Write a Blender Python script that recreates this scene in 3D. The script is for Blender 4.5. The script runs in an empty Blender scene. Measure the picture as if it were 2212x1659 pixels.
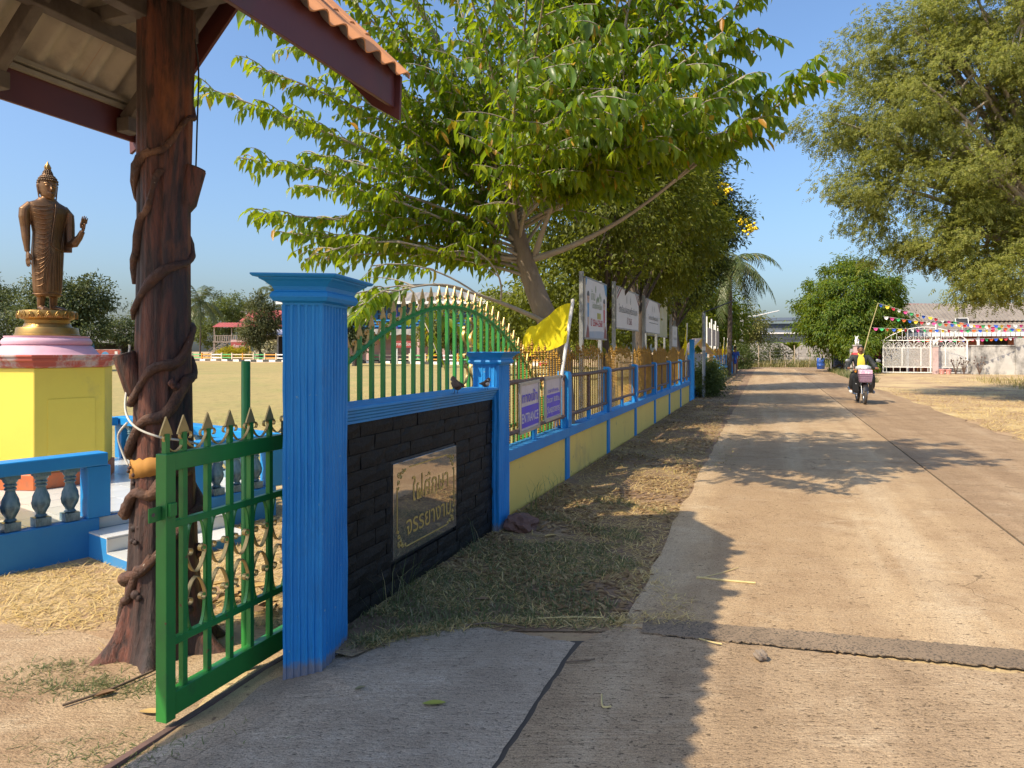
import bpy, bmesh, math, random
import numpy as np
from mathutils import Vector, Matrix
random.seed(7)
rng = np.random.default_rng(11)
R = math.radians
scene = bpy.context.scene
COL = scene.collection
H0 = 1.5                                   # eye height

# ------------------------------------------------------------------ camera
cam = bpy.data.cameras.new("camera"); camo = bpy.data.objects.new("camera", cam); COL.objects.link(camo)
camo.location = (0, 0, H0); camo.rotation_euler = (R(90), 0, 0)
cam.sensor_width = 36; cam.lens = 24.966; cam.shift_y = -0.0328
cam.clip_start = 0.05; cam.clip_end = 1500
scene.camera = camo
# ------------------------------------------------------------------ sky and sun
SUN_EL, SUN_AZ = 47.0, 235.3               # azimuth clockwise from +Y
W = bpy.data.worlds.new("World"); scene.world = W; W.use_nodes = True
nt = W.node_tree; nt.nodes.clear()
sk = nt.nodes.new("ShaderNodeTexSky"); sk.sky_type = 'NISHITA'; sk.sun_disc = False
sk.sun_elevation = R(SUN_EL); sk.sun_rotation = R(SUN_AZ)
sk.air_density = 1.2; sk.dust_density = 3.2; sk.ozone_density = 7.5; sk.altitude = 0
bg = nt.nodes.new("ShaderNodeBackground"); bg.inputs[1].default_value = 0.14
wo = nt.nodes.new("ShaderNodeOutputWorld")
nt.links.new(sk.outputs[0], bg.inputs[0]); nt.links.new(bg.outputs[0], wo.inputs[0])
sun = bpy.data.lights.new("sun", 'SUN'); suno = bpy.data.objects.new("sun", sun); COL.objects.link(suno)
sun.energy = 3.95; sun.angle = R(0.53); sun.color = (1.0, 0.85, 0.62)
ldir = Vector((-math.sin(R(SUN_AZ)) * math.cos(R(SUN_EL)), -math.cos(R(SUN_AZ)) * math.cos(R(SUN_EL)), -math.sin(R(SUN_EL))))
suno.rotation_euler = ldir.to_track_quat('-Z', 'Y').to_euler()
suno.location = (-20, -15, 30)
vs = scene.view_settings
vs.view_transform = 'Standard'; vs.look = 'None'; vs.gamma = 1.0; vs.exposure = 0.72; vs.use_curve_mapping = False

# ------------------------------------------------------------------ helpers
F, HZ, CX = 1534.0, 757.0, 1106.0          # measured from the photograph: focal length, horizon, centre
def G(px, py, z=0.0):
    Y = (H0 - z) * F / (py - HZ); return Vector(((px - CX) / F * Y, Y, z))
def A(px, py, Y):
    return Vector(((px - CX) / F * Y, Y, H0 - (py - HZ) * Y / F))
MS = 0.3638                                # the road, wall and fence run along x = MS*y + c
DA = math.atan2(1.0, MS)                   # their heading (about 70 degrees from +X)
DV = Vector((math.cos(DA), math.sin(DA), 0)); PV = Vector((-math.sin(DA), math.cos(DA), 0))
def L(c, Y, z=0.0): return Vector((MS * Y + c, Y, z))
def S(Y): return Y / math.sin(DA)

def empty(name, loc=(0, 0, 0), rz=0.0, label=None, cat=None, group=None, kind=None):
    o = bpy.data.objects.new(name, None); COL.objects.link(o); o.location = loc; o.rotation_euler = (0, 0, rz)
    o.empty_display_size = 0.1
    return tag(o, label, cat, group, kind)
def tag(o, label=None, cat=None, group=None, kind=None):
    if label: o['label'] = label
    if cat: o['category'] = cat
    if group: o['group'] = group
    if kind: o['kind'] = kind
    return o
def copy_tree(o, parent=None):
    c = o.copy(); COL.objects.link(c); c.parent = parent
    for ch in list(o.children): copy_tree(ch, c)
    return c

def link_mesh(name, me, mat, parent=None, smooth=None):
    o = bpy.data.objects.new(name, me); COL.objects.link(o)
    if mat is not None and not me.materials: me.materials.append(mat)
    if parent is not None: o.parent = parent
    if smooth is not None:
        me.polygons.foreach_set('use_smooth', [True] * len(me.polygons))
        if smooth < 180: me.set_sharp_from_angle(angle=R(smooth))
    return o
def share(name, src, parent, mat4=None):
    o = bpy.data.objects.new(name, src if isinstance(src, bpy.types.Mesh) else src.data); COL.objects.link(o); o.parent = parent
    if mat4 is not None: o.matrix_local = mat4
    return o

class MB:
    def __init__(s): s.v = []; s.f = []
    def add(s, vs_, fs_):
        b = len(s.v); s.v += [tuple(p) for p in vs_]; s.f += [tuple(i + b for i in f) for f in fs_]; return s
    def box(s, x0, x1, y0, y1, z0, z1):
        return s.add([(x0, y0, z0), (x1, y0, z0), (x1, y1, z0), (x0, y1, z0), (x0, y0, z1), (x1, y0, z1), (x1, y1, z1), (x0, y1, z1)],
                     [(3, 2, 1, 0), (4, 5, 6, 7), (0, 1, 5, 4), (1, 2, 6, 5), (2, 3, 7, 6), (3, 0, 4, 7)])
    def bar(s, p, q, w, h, up=(0, 0, 1)):
        p, q, up = Vector(p), Vector(q), Vector(up); d = (q - p).normalized()
        if abs(d.dot(up)) > 0.98: up = Vector((1, 0, 0))
        a = d.cross(up).normalized() * (w / 2); b = a.cross(d).normalized() * (h / 2)
        return s.add([p - a - b, p + a - b, p + a + b, p - a + b, q - a - b, q + a - b, q + a + b, q - a + b],
                     [(0, 1, 2, 3), (7, 6, 5, 4), (1, 0, 4, 5), (2, 1, 5, 6), (3, 2, 6, 7), (0, 3, 7, 4)])
    def tube(s, pts, r, n=8, cap=True, closed=False, flat=1.0, jit=0.0):
        pts = [Vector(p) for p in pts]; m = len(pts)
        rr = r if hasattr(r, '__len__') else [r] * m
        vs_, fs_ = [], []; pa = None
        for i, p in enumerate(pts):
            t = (pts[(i + 1) % m] - pts[i - 1]) if closed else (pts[min(i + 1, m - 1)] - pts[max(i - 1, 0)])
            t.normalize()
            if pa is None:
                u = Vector((0, 0, 1)) if abs(t.z) < 0.9 else Vector((1, 0, 0)); pa = t.cross(u).normalized()
            else:
                pa = (pa - t * pa.dot(t)); pa = pa.normalized() if pa.length > 1e-6 else t.orthogonal().normalized()
            pb = t.cross(pa)
            for k in range(n):
                an = 2 * math.pi * k / n; q = 1 + (random.uniform(-jit, jit) if jit else 0)
                vs_.append(p + (pa * math.cos(an) + pb * math.sin(an) * flat) * rr[i] * q)
        for i in range(m if closed else m - 1):
            j = (i + 1) % m
            for k in range(n):
                k2 = (k + 1) % n; fs_.append((i * n + k, i * n + k2, j * n + k2, j * n + k))
        if cap and not closed:
            fs_.append(tuple(range(n - 1, -1, -1))); fs_.append(tuple((m - 1) * n + k for k in range(n)))
        return s.add(vs_, fs_)
    def lathe(s, prof, n=16, c=(0, 0, 0), sx=1.0, sy=1.0, a0=0.0):
        vs_, fs_ = [], []
        for r, z in prof:
            for k in range(n):
                an = a0 + 2 * math.pi * k / n
                vs_.append((c[0] + r * math.cos(an) * sx, c[1] + r * math.sin(an) * sy, c[2] + z))
        m = len(prof)
        for i in range(m - 1):
            for k in range(n):
                k2 = (k + 1) % n; fs_.append((i * n + k, i * n + k2, (i + 1) * n + k2, (i + 1) * n + k))
        fs_.append(tuple(range(n - 1, -1, -1))); fs_.append(tuple((m - 1) * n + k for k in range(n)))
        return s.add(vs_, fs_)
    def loft(s, rings, cap=True):
        n = len(rings[0]); vs_ = [p for r_ in rings for p in r_]; fs_ = []
        for i in range(len(rings) - 1):
            for k in range(n):
                k2 = (k + 1) % n; fs_.append((i * n + k, i * n + k2, (i + 1) * n + k2, (i + 1) * n + k))
        if cap: fs_.append(tuple(range(n - 1, -1, -1))); fs_.append(tuple((len(rings) - 1) * n + k for k in range(n)))
        return s.add(vs_, fs_)
    def prism(s, poly, z0, z1):
        return s.loft([[(x, y, z0) for x, y in poly], [(x, y, z1) for x, y in poly]])
    def poly(s, pts): return s.add(pts, [tuple(range(len(pts)))])
    def sphere(s, c, r, n=10, m=7, sx=1, sy=1, sz=1):
        return s.lathe([(max(1e-4, r * math.sin(math.pi * i / m)), -r * sz * math.cos(math.pi * i / m)) for i in range(m + 1)], n, c, sx, sy)
    def xf(s, M):
        s.v = [tuple(M @ Vector(p)) for p in s.v]; return s
    def mesh(s, name):
        me = bpy.data.meshes.new(name); me.from_pydata(s.v, [], s.f); me.update(); return me
    def build(s, name, mat, parent=None, smooth=None, bevel=0.0, seg=1):
        o = link_mesh(name, s.mesh(name), mat, parent, smooth)
        if bevel:
            b = o.modifiers.new('bevel', 'BEVEL'); b.width = bevel; b.segments = seg; b.limit_method = 'ANGLE'; b.angle_limit = R(40)
        return o

def np_mesh(name, V, Fq, mat, parent=None, smooth=False):
    """V (N,3); Fq (M,k) one face size"""
    me = bpy.data.meshes.new(name); k = Fq.shape[1]
    me.vertices.add(len(V)); me.vertices.foreach_set('co', V.astype(np.float32).ravel())
    me.loops.add(Fq.size); me.loops.foreach_set('vertex_index', Fq.astype(np.int32).ravel())
    me.polygons.add(len(Fq)); me.polygons.foreach_set('loop_start', np.arange(0, Fq.size, k, dtype=np.int32))
    me.update(calc_edges=True); me.validate()
    if smooth: me.polygons.foreach_set('use_smooth', np.ones(len(Fq), dtype=bool))
    return link_mesh(name, me, mat, parent)

# ------------------------------------------------------------------ materials
def nodes(m): return m.node_tree.nodes, m.node_tree.links
def ramp(nt, fac, stops):
    n = nt.nodes.new('ShaderNodeValToRGB'); nt.links.new(fac, n.inputs[0])
    e = n.color_ramp.elements
    while len(e) < len(stops): e.new(0.5)
    for i, (p, c) in enumerate(stops): e[i].position = p; e[i].color = (*c, 1) if len(c) == 3 else c
    return n.outputs[0]
def noise(nt, vec, scale, detail=4.0, rough=0.55, dist=0.0):
    n = nt.nodes.new('ShaderNodeTexNoise'); nt.links.new(vec, n.inputs['Vector'])
    n.inputs['Scale'].default_value = scale; n.inputs['Detail'].default_value = detail; n.inputs['Roughness'].default_value = rough
    n.inputs['Distortion'].default_value = dist; return n.outputs[0]
def mapping(nt, vec, scale=(1, 1, 1), rot=(0, 0, 0), loc=(0, 0, 0)):
    n = nt.nodes.new('ShaderNodeMapping'); nt.links.new(vec, n.inputs[0])
    n.inputs['Scale'].default_value = scale; n.inputs['Rotation'].default_value = rot; n.inputs['Location'].default_value = loc; return n.outputs[0]
def mix(nt, f, a, b, mode='MIX'):
    n = nt.nodes.new('ShaderNodeMix'); n.data_type = 'RGBA'; n.blend_type = mode
    for sock, val in ((n.inputs[0], f), (n.inputs[6], a), (n.inputs[7], b)):
        if hasattr(val, 'is_linked'): nt.links.new(val, sock)
        elif isinstance(val, (int, float)): sock.default_value = val
        else: sock.default_value = (*val, 1)
    return n.outputs[2]
def bump(nt, h, strength, dist, bsdf, prev=None):
    n = nt.nodes.new('ShaderNodeBump'); nt.links.new(h, n.inputs['Height']); n.inputs['Strength'].default_value = strength; n.inputs['Distance'].default_value = dist
    if prev is not None: nt.links.new(prev, n.inputs['Normal'])
    nt.links.new(n.outputs[0], bsdf.inputs['Normal']); return n.outputs[0]
MATS = {}
def mat(name, c1, c2=None, scale=4.0, rough=0.6, bmp=0.0, bscale=None, bdist=0.01, metal=0.0, spec=0.5, stretch=(1, 1, 1),
        dirt=None, dscale=1.2, dlo=0.55, dhi=0.72, spot=None, sscale=60.0, slo=0.68, shi=0.74, coat=0.0, island=0.0):
    if name in MATS: return MATS[name]
    m = bpy.data.materials.new(name); m.use_nodes = True; nt_ = m.node_tree; b = nt_.nodes['Principled BSDF']
    b.inputs['Roughness'].default_value = rough; b.inputs['Metallic'].default_value = metal; b.inputs['Specular IOR Level'].default_value = spec
    b.inputs['Coat Weight'].default_value = coat
    tc = nt_.nodes.new('ShaderNodeTexCoord'); vec = mapping(nt_, tc.outputs['Object'], stretch)
    c2 = c2 or tuple(x * 0.8 for x in c1)
    n1 = noise(nt_, vec, scale, 6, 0.6)
    col = ramp(nt_, n1, [(0.32, c1), (0.68, c2)])
    if dirt is not None:
        nd = noise(nt_, mapping(nt_, tc.outputs['Object'], (1, 1, 0.6), loc=(3, 7, 1)), dscale, 7, 0.68)
        col = mix(nt_, ramp(nt_, nd, [(dlo, (0, 0, 0)), (dhi, (1, 1, 1))]), col, dirt)
    if spot is not None:
        ns = noise(nt_, tc.outputs['Object'], sscale, 3, 0.5)
        col = mix(nt_, ramp(nt_, ns, [(slo, (0, 0, 0)), (shi, (1, 1, 1))]), col, spot)
    if island:
        g = nt_.nodes.new('ShaderNodeObjectInfo')
        hs = nt_.nodes.new('ShaderNodeHueSaturation'); nt_.links.new(col, hs.inputs['Color'])
        mp = nt_.nodes.new('ShaderNodeMapRange'); nt_.links.new(g.outputs['Random'], mp.inputs[0]); mp.inputs[3].default_value = 1 - island; mp.inputs[4].default_value = 1 + island
        nt_.links.new(mp.outputs[0], hs.inputs['Value']); col = hs.outputs[0]
    nt_.links.new(col, b.inputs['Base Color'])
    if bmp:
        hb = noise(nt_, vec, bscale or scale * 4, 8, 0.65); bump(nt_, hb, bmp, bdist, b)
    MATS[name] = m; return m

def leaf_mat(name, cols, trans=0.45, tcol=(0.30, 0.42, 0.03), rough=0.4, spec=0.5):
    """leaf colours by leaf (each leaf is one mesh island); thin leaves let sunlight through"""
    if name in MATS: return MATS[name]
    m = bpy.data.materials.new(name); m.use_nodes = True; nt_ = m.node_tree; nd, lk = nt_.nodes, nt_.links
    b = nd['Principled BSDF']; b.inputs['Roughness'].default_value = rough; b.inputs['Specular IOR Level'].default_value = spec
    g = nd.new('ShaderNodeNewGeometry')
    k = len(cols); stops = []
    for i, (p, c) in enumerate(cols): stops.append((p, c))
    col = ramp(nt_, g.outputs['Random Per Island'], stops)
    nd[-1].color_ramp.interpolation = 'LINEAR'
    lk.new(col, b.inputs['Base Color'])
    t = nd.new('ShaderNodeBsdfTranslucent'); lk.new(mix(nt_, 0.55, col, tcol), t.inputs[0])
    ms = nd.new('ShaderNodeMixShader'); ms.inputs[0].default_value = trans
    lk.new(b.outputs[0], ms.inputs[1]); lk.new(t.outputs[0], ms.inputs[2]); lk.new(ms.outputs[0], nd['Material Output'].inputs[0])
    MATS[name] = m; return m

# paints and surfaces (real-world base colours)
M_BLUE = mat('blue_paint', (0.007, 0.21, 0.55), (0.012, 0.25, 0.6), 3.0, 0.5, 0.12, 90, 0.004, dirt=(0.012, 0.17, 0.42), dscale=2.2, dlo=0.58, dhi=0.8)
M_BLUEP = mat('blue_paint_worn', (0.007, 0.21, 0.55), (0.012, 0.25, 0.6), 3.0, 0.55, 0.3, 40, 0.006, dirt=(0.014, 0.155, 0.38), dscale=2.6, dlo=0.5, dhi=0.72, spot=(0.16, 0.33, 0.5), sscale=30, slo=0.70, shi=0.74)
n_ = M_BLUEP.node_tree; b_ = n_.nodes['Principled BSDF']; o_ = n_.nodes.new('ShaderNodeTexCoord').outputs['Object']; sp_ = n_.nodes.new('ShaderNodeSeparateXYZ'); n_.links.new(o_, sp_.inputs[0]); ad_ = n_.nodes.new('ShaderNodeMath'); ad_.operation = 'MULTIPLY_ADD'   # mud splashed up from the ground
n_.links.new(noise(n_, mapping(n_, o_, (1, 1, 0.5)), 16, 8, 0.75), ad_.inputs[0]); ad_.inputs[1].default_value = -0.13; n_.links.new(sp_.outputs[2], ad_.inputs[2])
cs_ = b_.inputs['Base Color'].links[0].from_socket; n_.links.new(mix(n_, ramp(n_, ad_.outputs[0], [(0.0, (0.75,) * 3), (0.035, (0, 0, 0))]), cs_, (0.24, 0.18, 0.14)), b_.inputs['Base Color'])
M_BLUED = mat('blue_paint_dusty', (0.02, 0.2, 0.5), (0.035, 0.25, 0.54), 2.0, 0.6, 0.15, 50, 0.004, dirt=(0.1, 0.21, 0.34), dscale=1.6, dlo=0.52, dhi=0.8)
M_SKYB = mat('light_blue_paint', (0.03, 0.3, 0.72), (0.04, 0.34, 0.75), 3.0, 0.5, 0.08, 60, 0.003)
M_YEL = mat('yellow_wall_paint', (0.86, 0.60, 0.14), (0.83, 0.56, 0.13), 1.4, 0.75, 0.3, 30, 0.008, dirt=(0.5, 0.33, 0.13), dscale=1.4, dlo=0.58, dhi=0.78, spot=(0.3, 0.2, 0.1), sscale=9, slo=0.66, shi=0.76)
M_LEMON = mat('lemon_paint', (0.84, 0.64, 0.085), (0.79, 0.59, 0.08), 2.0, 0.7, 0.2, 30, 0.006, dirt=(0.62, 0.46, 0.1), dscale=2.4, dlo=0.6, dhi=0.8)
M_GREEN = mat('green_enamel', (0.022, 0.195, 0.033), (0.028, 0.235, 0.042), 4.0, 0.38, 0.05, 60, 0.002, dirt=(0.03, 0.11, 0.04), dscale=5, dlo=0.55, dhi=0.75, spot=(0.12, 0.07, 0.03), sscale=28, slo=0.72, shi=0.75)
M_GOLD = mat('gold_paint', (0.52, 0.36, 0.12), (0.36, 0.25, 0.09), 16.0, 0.42, 0.1, 80, 0.002, metal=0.35, dirt=(0.2, 0.14, 0.08), dscale=9, dlo=0.55, dhi=0.75)
M_RODG = mat('gold_rebar', (0.46, 0.25, 0.032), (0.3, 0.16, 0.025), 9.0, 0.5, metal=0.1)
M_RUST = mat('brown_pipe', (0.17, 0.1, 0.08), (0.11, 0.07, 0.06), 10.0, 0.6, 0.25, 60, 0.004)
M_WHITE = mat('white_paint', (0.78, 0.77, 0.74), (0.7, 0.69, 0.65), 3.0, 0.5)
M_GREY = mat('grey_steel', (0.3, 0.31, 0.32), (0.2, 0.21, 0.22), 6.0, 0.45, metal=0.5)
M_BLACK = mat('black_plastic', (0.015, 0.015, 0.017), (0.025, 0.025, 0.027), 5.0, 0.4)
M_MAROON = mat('maroon_paint', (0.11, 0.026, 0.022), (0.085, 0.02, 0.02), 3.0, 0.5, 0.1, 40, 0.003, dirt=(0.07, 0.03, 0.02), dscale=3)
M_WOOD = mat('weathered_timber', (0.16, 0.135, 0.115), (0.075, 0.06, 0.05), 3.0, 0.8, 0.5, 14, 0.006, stretch=(1, 1, 1), dirt=(0.045, 0.03, 0.028), dscale=3.5, dlo=0.45, dhi=0.7)
# ------------------------------------------------------------------ ground, road, apron, field
def brushed(name, c1, c2, dark, light, rot=0.0, line=0.5, pits=0.8):
    """trowelled or brushed concrete: broad stains, brush lines in patches, pits and grit"""
    m = bpy.data.materials.new(name); m.use_nodes = True; n_ = m.node_tree; b = n_.nodes['Principled BSDF']
    b.inputs['Roughness'].default_value = 0.88; b.inputs['Specular IOR Level'].default_value = 0.2
    tc = n_.nodes.new('ShaderNodeTexCoord'); o = tc.outputs['Object']
    col = ramp(n_, noise(n_, o, 0.5, 7, 0.66), [(0.3, c1), (0.7, c2)])
    col = mix(n_, ramp(n_, noise(n_, o, 2.2, 9, 0.78), [(0.47, (0, 0, 0)), (0.68, (0.9,) * 3)]), col, dark)
    pale = noise(n_, mapping(n_, o, (1.0, 1.9, 1), (0, 0, rot), (9, 4, 0)), 1.7, 10, 0.8)
    col = mix(n_, ramp(n_, pale, [(0.52, (0, 0, 0)), (0.70, (0.9,) * 3)]), col, light)
    trk = noise(n_, mapping(n_, mapping(n_, o, (1, 1, 1), (0, 0, -DA)), (0.1, 1.5, 1), loc=(1, 6, 0)), 1.0, 5, 0.6)      # worn wheel tracks along the road
    col = mix(n_, ramp(n_, trk, [(0.42, (0.45,) * 3), (0.54, (0, 0, 0))]), col, dark); col = mix(n_, ramp(n_, trk, [(0.55, (0, 0, 0)), (0.68, (0.5,) * 3)]), col, light)
    ln = noise(n_, mapping(n_, o, (3.0, 75, 2), (0, 0, rot)), 1.0, 6, 0.75, 0.2)
    lm = ramp(n_, noise(n_, mapping(n_, o, loc=(2, 8, 0)), 1.9, 6, 0.7), [(0.36, (0.15,) * 3), (0.6, (1, 1, 1))])
    col = mix(n_, mix(n_, 1.0, ramp(n_, ln, [(0.42, (line,) * 3), (0.55, (0, 0, 0))]), lm, 'MULTIPLY'), col, dark)
    deep = tuple(x * 0.3 for x in dark); g = None
    for sc_, lo, hi in ((34, 0.30, 0.335), (80, 0.33, 0.39)):
        p_ = noise(n_, mapping(n_, o, (0.8, 1.5, 1), (0, 0, rot), (sc_, 3, 0)), sc_, 2, 0.5)
        col = mix(n_, ramp(n_, p_, [(lo, (pits,) * 3), (hi, (0, 0, 0))]), col, deep); g = bump(n_, p_, 0.6, 0.012, b, g)
    grit = noise(n_, o, 150, 3, 0.7); col = mix(n_, 0.6, col, ramp(n_, grit, [(0.3, (0.2,) * 3), (0.7, (0.85,) * 3)]), 'OVERLAY')
    vo = n_.nodes.new('ShaderNodeTexVoronoi'); vo.feature = 'DISTANCE_TO_EDGE'; vo.inputs['Scale'].default_value = 0.42      # hairline cracks
    wob = n_.nodes.new('ShaderNodeVectorMath'); wob.operation = 'MULTIPLY_ADD'; nz = n_.nodes.new('ShaderNodeTexNoise'); nz.inputs['Scale'].default_value = 2.5; nz.inputs['Detail'].default_value = 8
    n_.links.new(o, nz.inputs['Vector']); n_.links.new(nz.outputs[1], wob.inputs[0]); wob.inputs[1].default_value = (0.7,) * 3; n_.links.new(o, wob.inputs[2]); n_.links.new(wob.outputs[0], vo.inputs['Vector'])
    cr = ramp(n_, vo.outputs['Distance'], [(0.0, (0.85,) * 3), (0.0035, (0, 0, 0))]); cm = ramp(n_, noise(n_, mapping(n_, o, loc=(5, 1, 0)), 0.35, 3, 0.5), [(0.5, (0, 0, 0)), (0.56, (1, 1, 1))])
    col = mix(n_, mix(n_, 1.0, cr, cm, 'MULTIPLY'), col, deep)
    n_.links.new(col, b.inputs['Base Color'])
    g = bump(n_, ln, 0.35 * line + 0.1, 0.006, b, g); bump(n_, grit, 0.5, 0.004, b, g)
    return m
M_ROAD = brushed('road_concrete', (0.40, 0.28, 0.16), (0.46, 0.335, 0.2), (0.28, 0.185, 0.105), (0.53, 0.42, 0.28), 0.25, 0.22, 0.8)
M_ROAD2 = brushed('road_concrete_brown', (0.32, 0.22, 0.13), (0.38, 0.27, 0.165), (0.22, 0.145, 0.085), (0.45, 0.35, 0.23), 0.15, 0.4, 0.75)
M_NEAR = brushed('near_concrete', (0.355, 0.255, 0.155), (0.405, 0.295, 0.185), (0.22, 0.15, 0.09), (0.5, 0.39, 0.26), 0.12, 0.6, 0.8)
M_APRON = brushed('apron_concrete', (0.40, 0.325, 0.24), (0.45, 0.37, 0.28), (0.25, 0.195, 0.14), (0.54, 0.46, 0.365), 0.06, 0.7, 0.6)
M_YARD = brushed('yard_concrete', (0.36, 0.25, 0.15), (0.42, 0.31, 0.195), (0.24, 0.155, 0.09), (0.47, 0.38, 0.26), -0.75, 0.6, 0.4)
M_ASPH = mat('asphalt_patch', (0.27, 0.195, 0.125), (0.19, 0.138, 0.09), 1.6, 0.9, 0.9, 120, 0.008, spot=(0.09, 0.07, 0.05), sscale=95, slo=0.53, shi=0.60, dirt=(0.36, 0.26, 0.165), dscale=2.0)
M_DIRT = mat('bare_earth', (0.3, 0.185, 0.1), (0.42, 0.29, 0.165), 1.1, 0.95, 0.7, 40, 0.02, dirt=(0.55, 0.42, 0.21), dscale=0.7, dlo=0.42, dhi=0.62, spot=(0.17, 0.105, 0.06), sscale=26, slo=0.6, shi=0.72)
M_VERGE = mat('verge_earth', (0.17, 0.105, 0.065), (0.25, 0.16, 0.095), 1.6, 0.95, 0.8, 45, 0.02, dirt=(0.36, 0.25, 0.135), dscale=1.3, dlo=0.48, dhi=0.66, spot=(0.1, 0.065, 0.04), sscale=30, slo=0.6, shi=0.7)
M_FIELD = mat('dry_field_grass', (0.40, 0.295, 0.11), (0.30, 0.245, 0.085), 0.12, 0.95, 0.9, 12, 0.03, dirt=(0.26, 0.25, 0.07), dscale=0.28, dlo=0.5, dhi=0.7, spot=(0.2, 0.17, 0.06), sscale=5.5, slo=0.5, shi=0.75)

def kerbline(x): return 75 - 0.63 * x
def zg(x, y):
    c = x - MS * y
    z = 0.0
    if c < -2.45: z = -0.09
    elif c < -2.0: z = -0.09 * min(1.0, (-2.0 - c) / 0.45) * min(1.0, max(0.0, (4.05 - y) / 0.6))
    if y > 6 and c > -2.45: z = 0.0
    if c < -8 and x < 12:
        k = y - kerbline(x) - 3
        if k > 0: z = -0.09 + 0.6 * min(1.0, k / 10.0)
    return z
def axis(lo, hi, fine_lo, fine_hi, f, coarse):
    a = list(np.arange(fine_lo, fine_hi + 1e-6, f)); s = f
    x = fine_lo
    while x > lo: s = min(s * 1.5, coarse); x -= s; a.insert(0, x)
    s = f; x = a[-1]
    while x < hi: s = min(s * 1.5, coarse); x += s; a.append(x)
    return a
xs = axis(-420, 420, -12, 14, 0.5, 12); ys = axis(-40, 520, -3, 26, 0.5, 8)
gv = np.array([(x, y, zg(x, y) - 0.004) for y in ys for x in xs]); nx = len(xs)
gi = np.array([(j * nx + i, j * nx + i + 1, (j + 1) * nx + i + 1, (j + 1) * nx + i) for j in range(len(ys) - 1) for i in range(nx - 1)])
ground = np_mesh('ground', gv, gi, M_DIRT, smooth=True); tag(ground, kind='structure')

def jag(p, q, n, amp, seed=0):
    r_ = random.Random(seed); p, q = Vector(p), Vector(q); t = (q - p); nrm = Vector((-t.y, t.x, 0)).normalized()
    return [p + t * (i / n) + nrm * (r_.uniform(-amp, amp) if 0 < i < n else 0) for i in range(n)]
def sheet(name, pts, z, m, parent=None, thick=0.0, kind='structure'):
    mb = MB()
    if thick: mb.prism([(p[0], p[1]) for p in pts], z - thick, z)
    else: mb.poly([(p[0], p[1], z) for p in pts])
    o = mb.build(name, m, parent)
    bm = bmesh.new(); bm.from_mesh(o.data); bmesh.ops.triangulate(bm, faces=bm.faces[:]); bm.normal_update(); bm.to_mesh(o.data); bm.free()
    return tag(o, kind=kind) if parent is None else o

# school field
sheet('sports_field', [(-9, 9.2, 0), (-6.2, 9.6, 0), (-1.2, 8.4, 0), L(-2.9, 9.5), L(-3.0, 26), L(-3.0, 60), (10, 70, 0), (0, 75.5, 0), (-54, 109, 0), (-140, 163, 0), (-140, 30, 0)], -0.082, M_FIELD)

# road: a dark bed with concrete slabs, open joints between them
road = empty('road', L(1.6, 20, 0), 0, kind='structure')
def rs(name, pts, z, m, thick):
    o = sheet(name, pts, z, m, None, thick, None); o.data.transform(Matrix.Translation(-road.location)); o.parent = road
    if 'kind' in o: del o['kind']
    return o
rs('joint_filler', [L(-0.9, 3.6), L(4.1, 3.3), L(4.1, 58), L(-0.7, 58)], 0.001, mat('joint_tar', (0.05, 0.042, 0.035), (0.075, 0.06, 0.045), 5, 0.9), 0)
joints = [4.02, 10.1, 17.6, 24.5, 31.5, 38.5, 45.5, 52.0, 58.0]
def left_edge(Y): return -0.86 - 0.012 * (Y - 8) * (Y > 8) * 0.5
for i in range(len(joints) - 1):
    a, b = joints[i] + (0.0 if i == 0 else 0.012), joints[i + 1] - 0.012
    n = max(4, int((b - a) / (0.25 if a < 12 else 1.2)))
    an0, an1, an2, an3 = (3.84, 3.25, 3.24, 2.75) if i == 0 else (a, a - 0.75, a - 0.76, a - 1.4)
    e1 = jag(L(left_edge(a) + (0.06 if i == 0 else 0.0), an0), L(left_edge(b), b), n, 0.022 if a < 25 else 0.05, 30 + i)
    sk_ = 0.34   # the slabs' cross joints lie square to the road
    p1 = [L(1.93, a - 1.9 * sk_ * 0 ) , L(1.93, b)]
    rs('road_slab', e1 + [L(left_edge(b), b), L(1.93, b - 0.75), L(1.93, an1)], 0.012, M_ROAD, 0.02)
    n2 = max(4, int((b - a) / (0.3 if a < 14 else 1.2)))
    e2 = jag(L(4.14, b - 1.4), L(4.14, an3), n2, 0.12, 60 + i)
    rs('road_slab', [L(1.955, an2), L(1.955, b - 0.76)] + e2 + [L(4.14, an3)], 0.012, M_ROAD2, 0.02)
# asphalt strip across the near end
p_a = jag(G(1385, 1372), G(2230, 1452), 110, 0.011, 5); p_b = jag(G(2230, 1412), G(1385, 1338), 110, 0.010, 6)
rs('asphalt_strip', p_a + [Vector((4.6, 2.95, 0)), Vector((4.7, 3.2, 0))] + p_b, 0.0145, M_ASPH, 0.006)
# near slabs: the driveway mouth under the gate shelter
apron = empty('driveway', L(-1.0, 2.5), 0, kind='structure')
def aps(name, pts, m, zf=None, dz=0.006):
    mb = MB(); mb.poly([(p[0], p[1], 0) for p in pts]); o = mb.build(name, m, apron)
    bm = bmesh.new(); bm.from_mesh(o.data); bmesh.ops.triangulate(bm, faces=bm.faces[:])
    bmesh.ops.subdivide_edges(bm, edges=[e for e in bm.edges if e.calc_length() > 0.5], cuts=3, use_grid_fill=True)
    bmesh.ops.triangulate(bm, faces=bm.faces[:]); bm.normal_update()
    for v in bm.verts: v.co.z = zg(v.co.x, v.co.y) + dz
    bm.to_mesh(o.data); bm.free(); o.data.transform(Matrix.Translation(-apron.location)); return o
aps('joint_filler', [L(-1.03, -2.5), L(-1.03, 3.66), L(-0.955, 3.66), L(-0.955, -2.5)], mat('joint_tar', (0, 0, 0)), dz=0.003)
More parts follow.
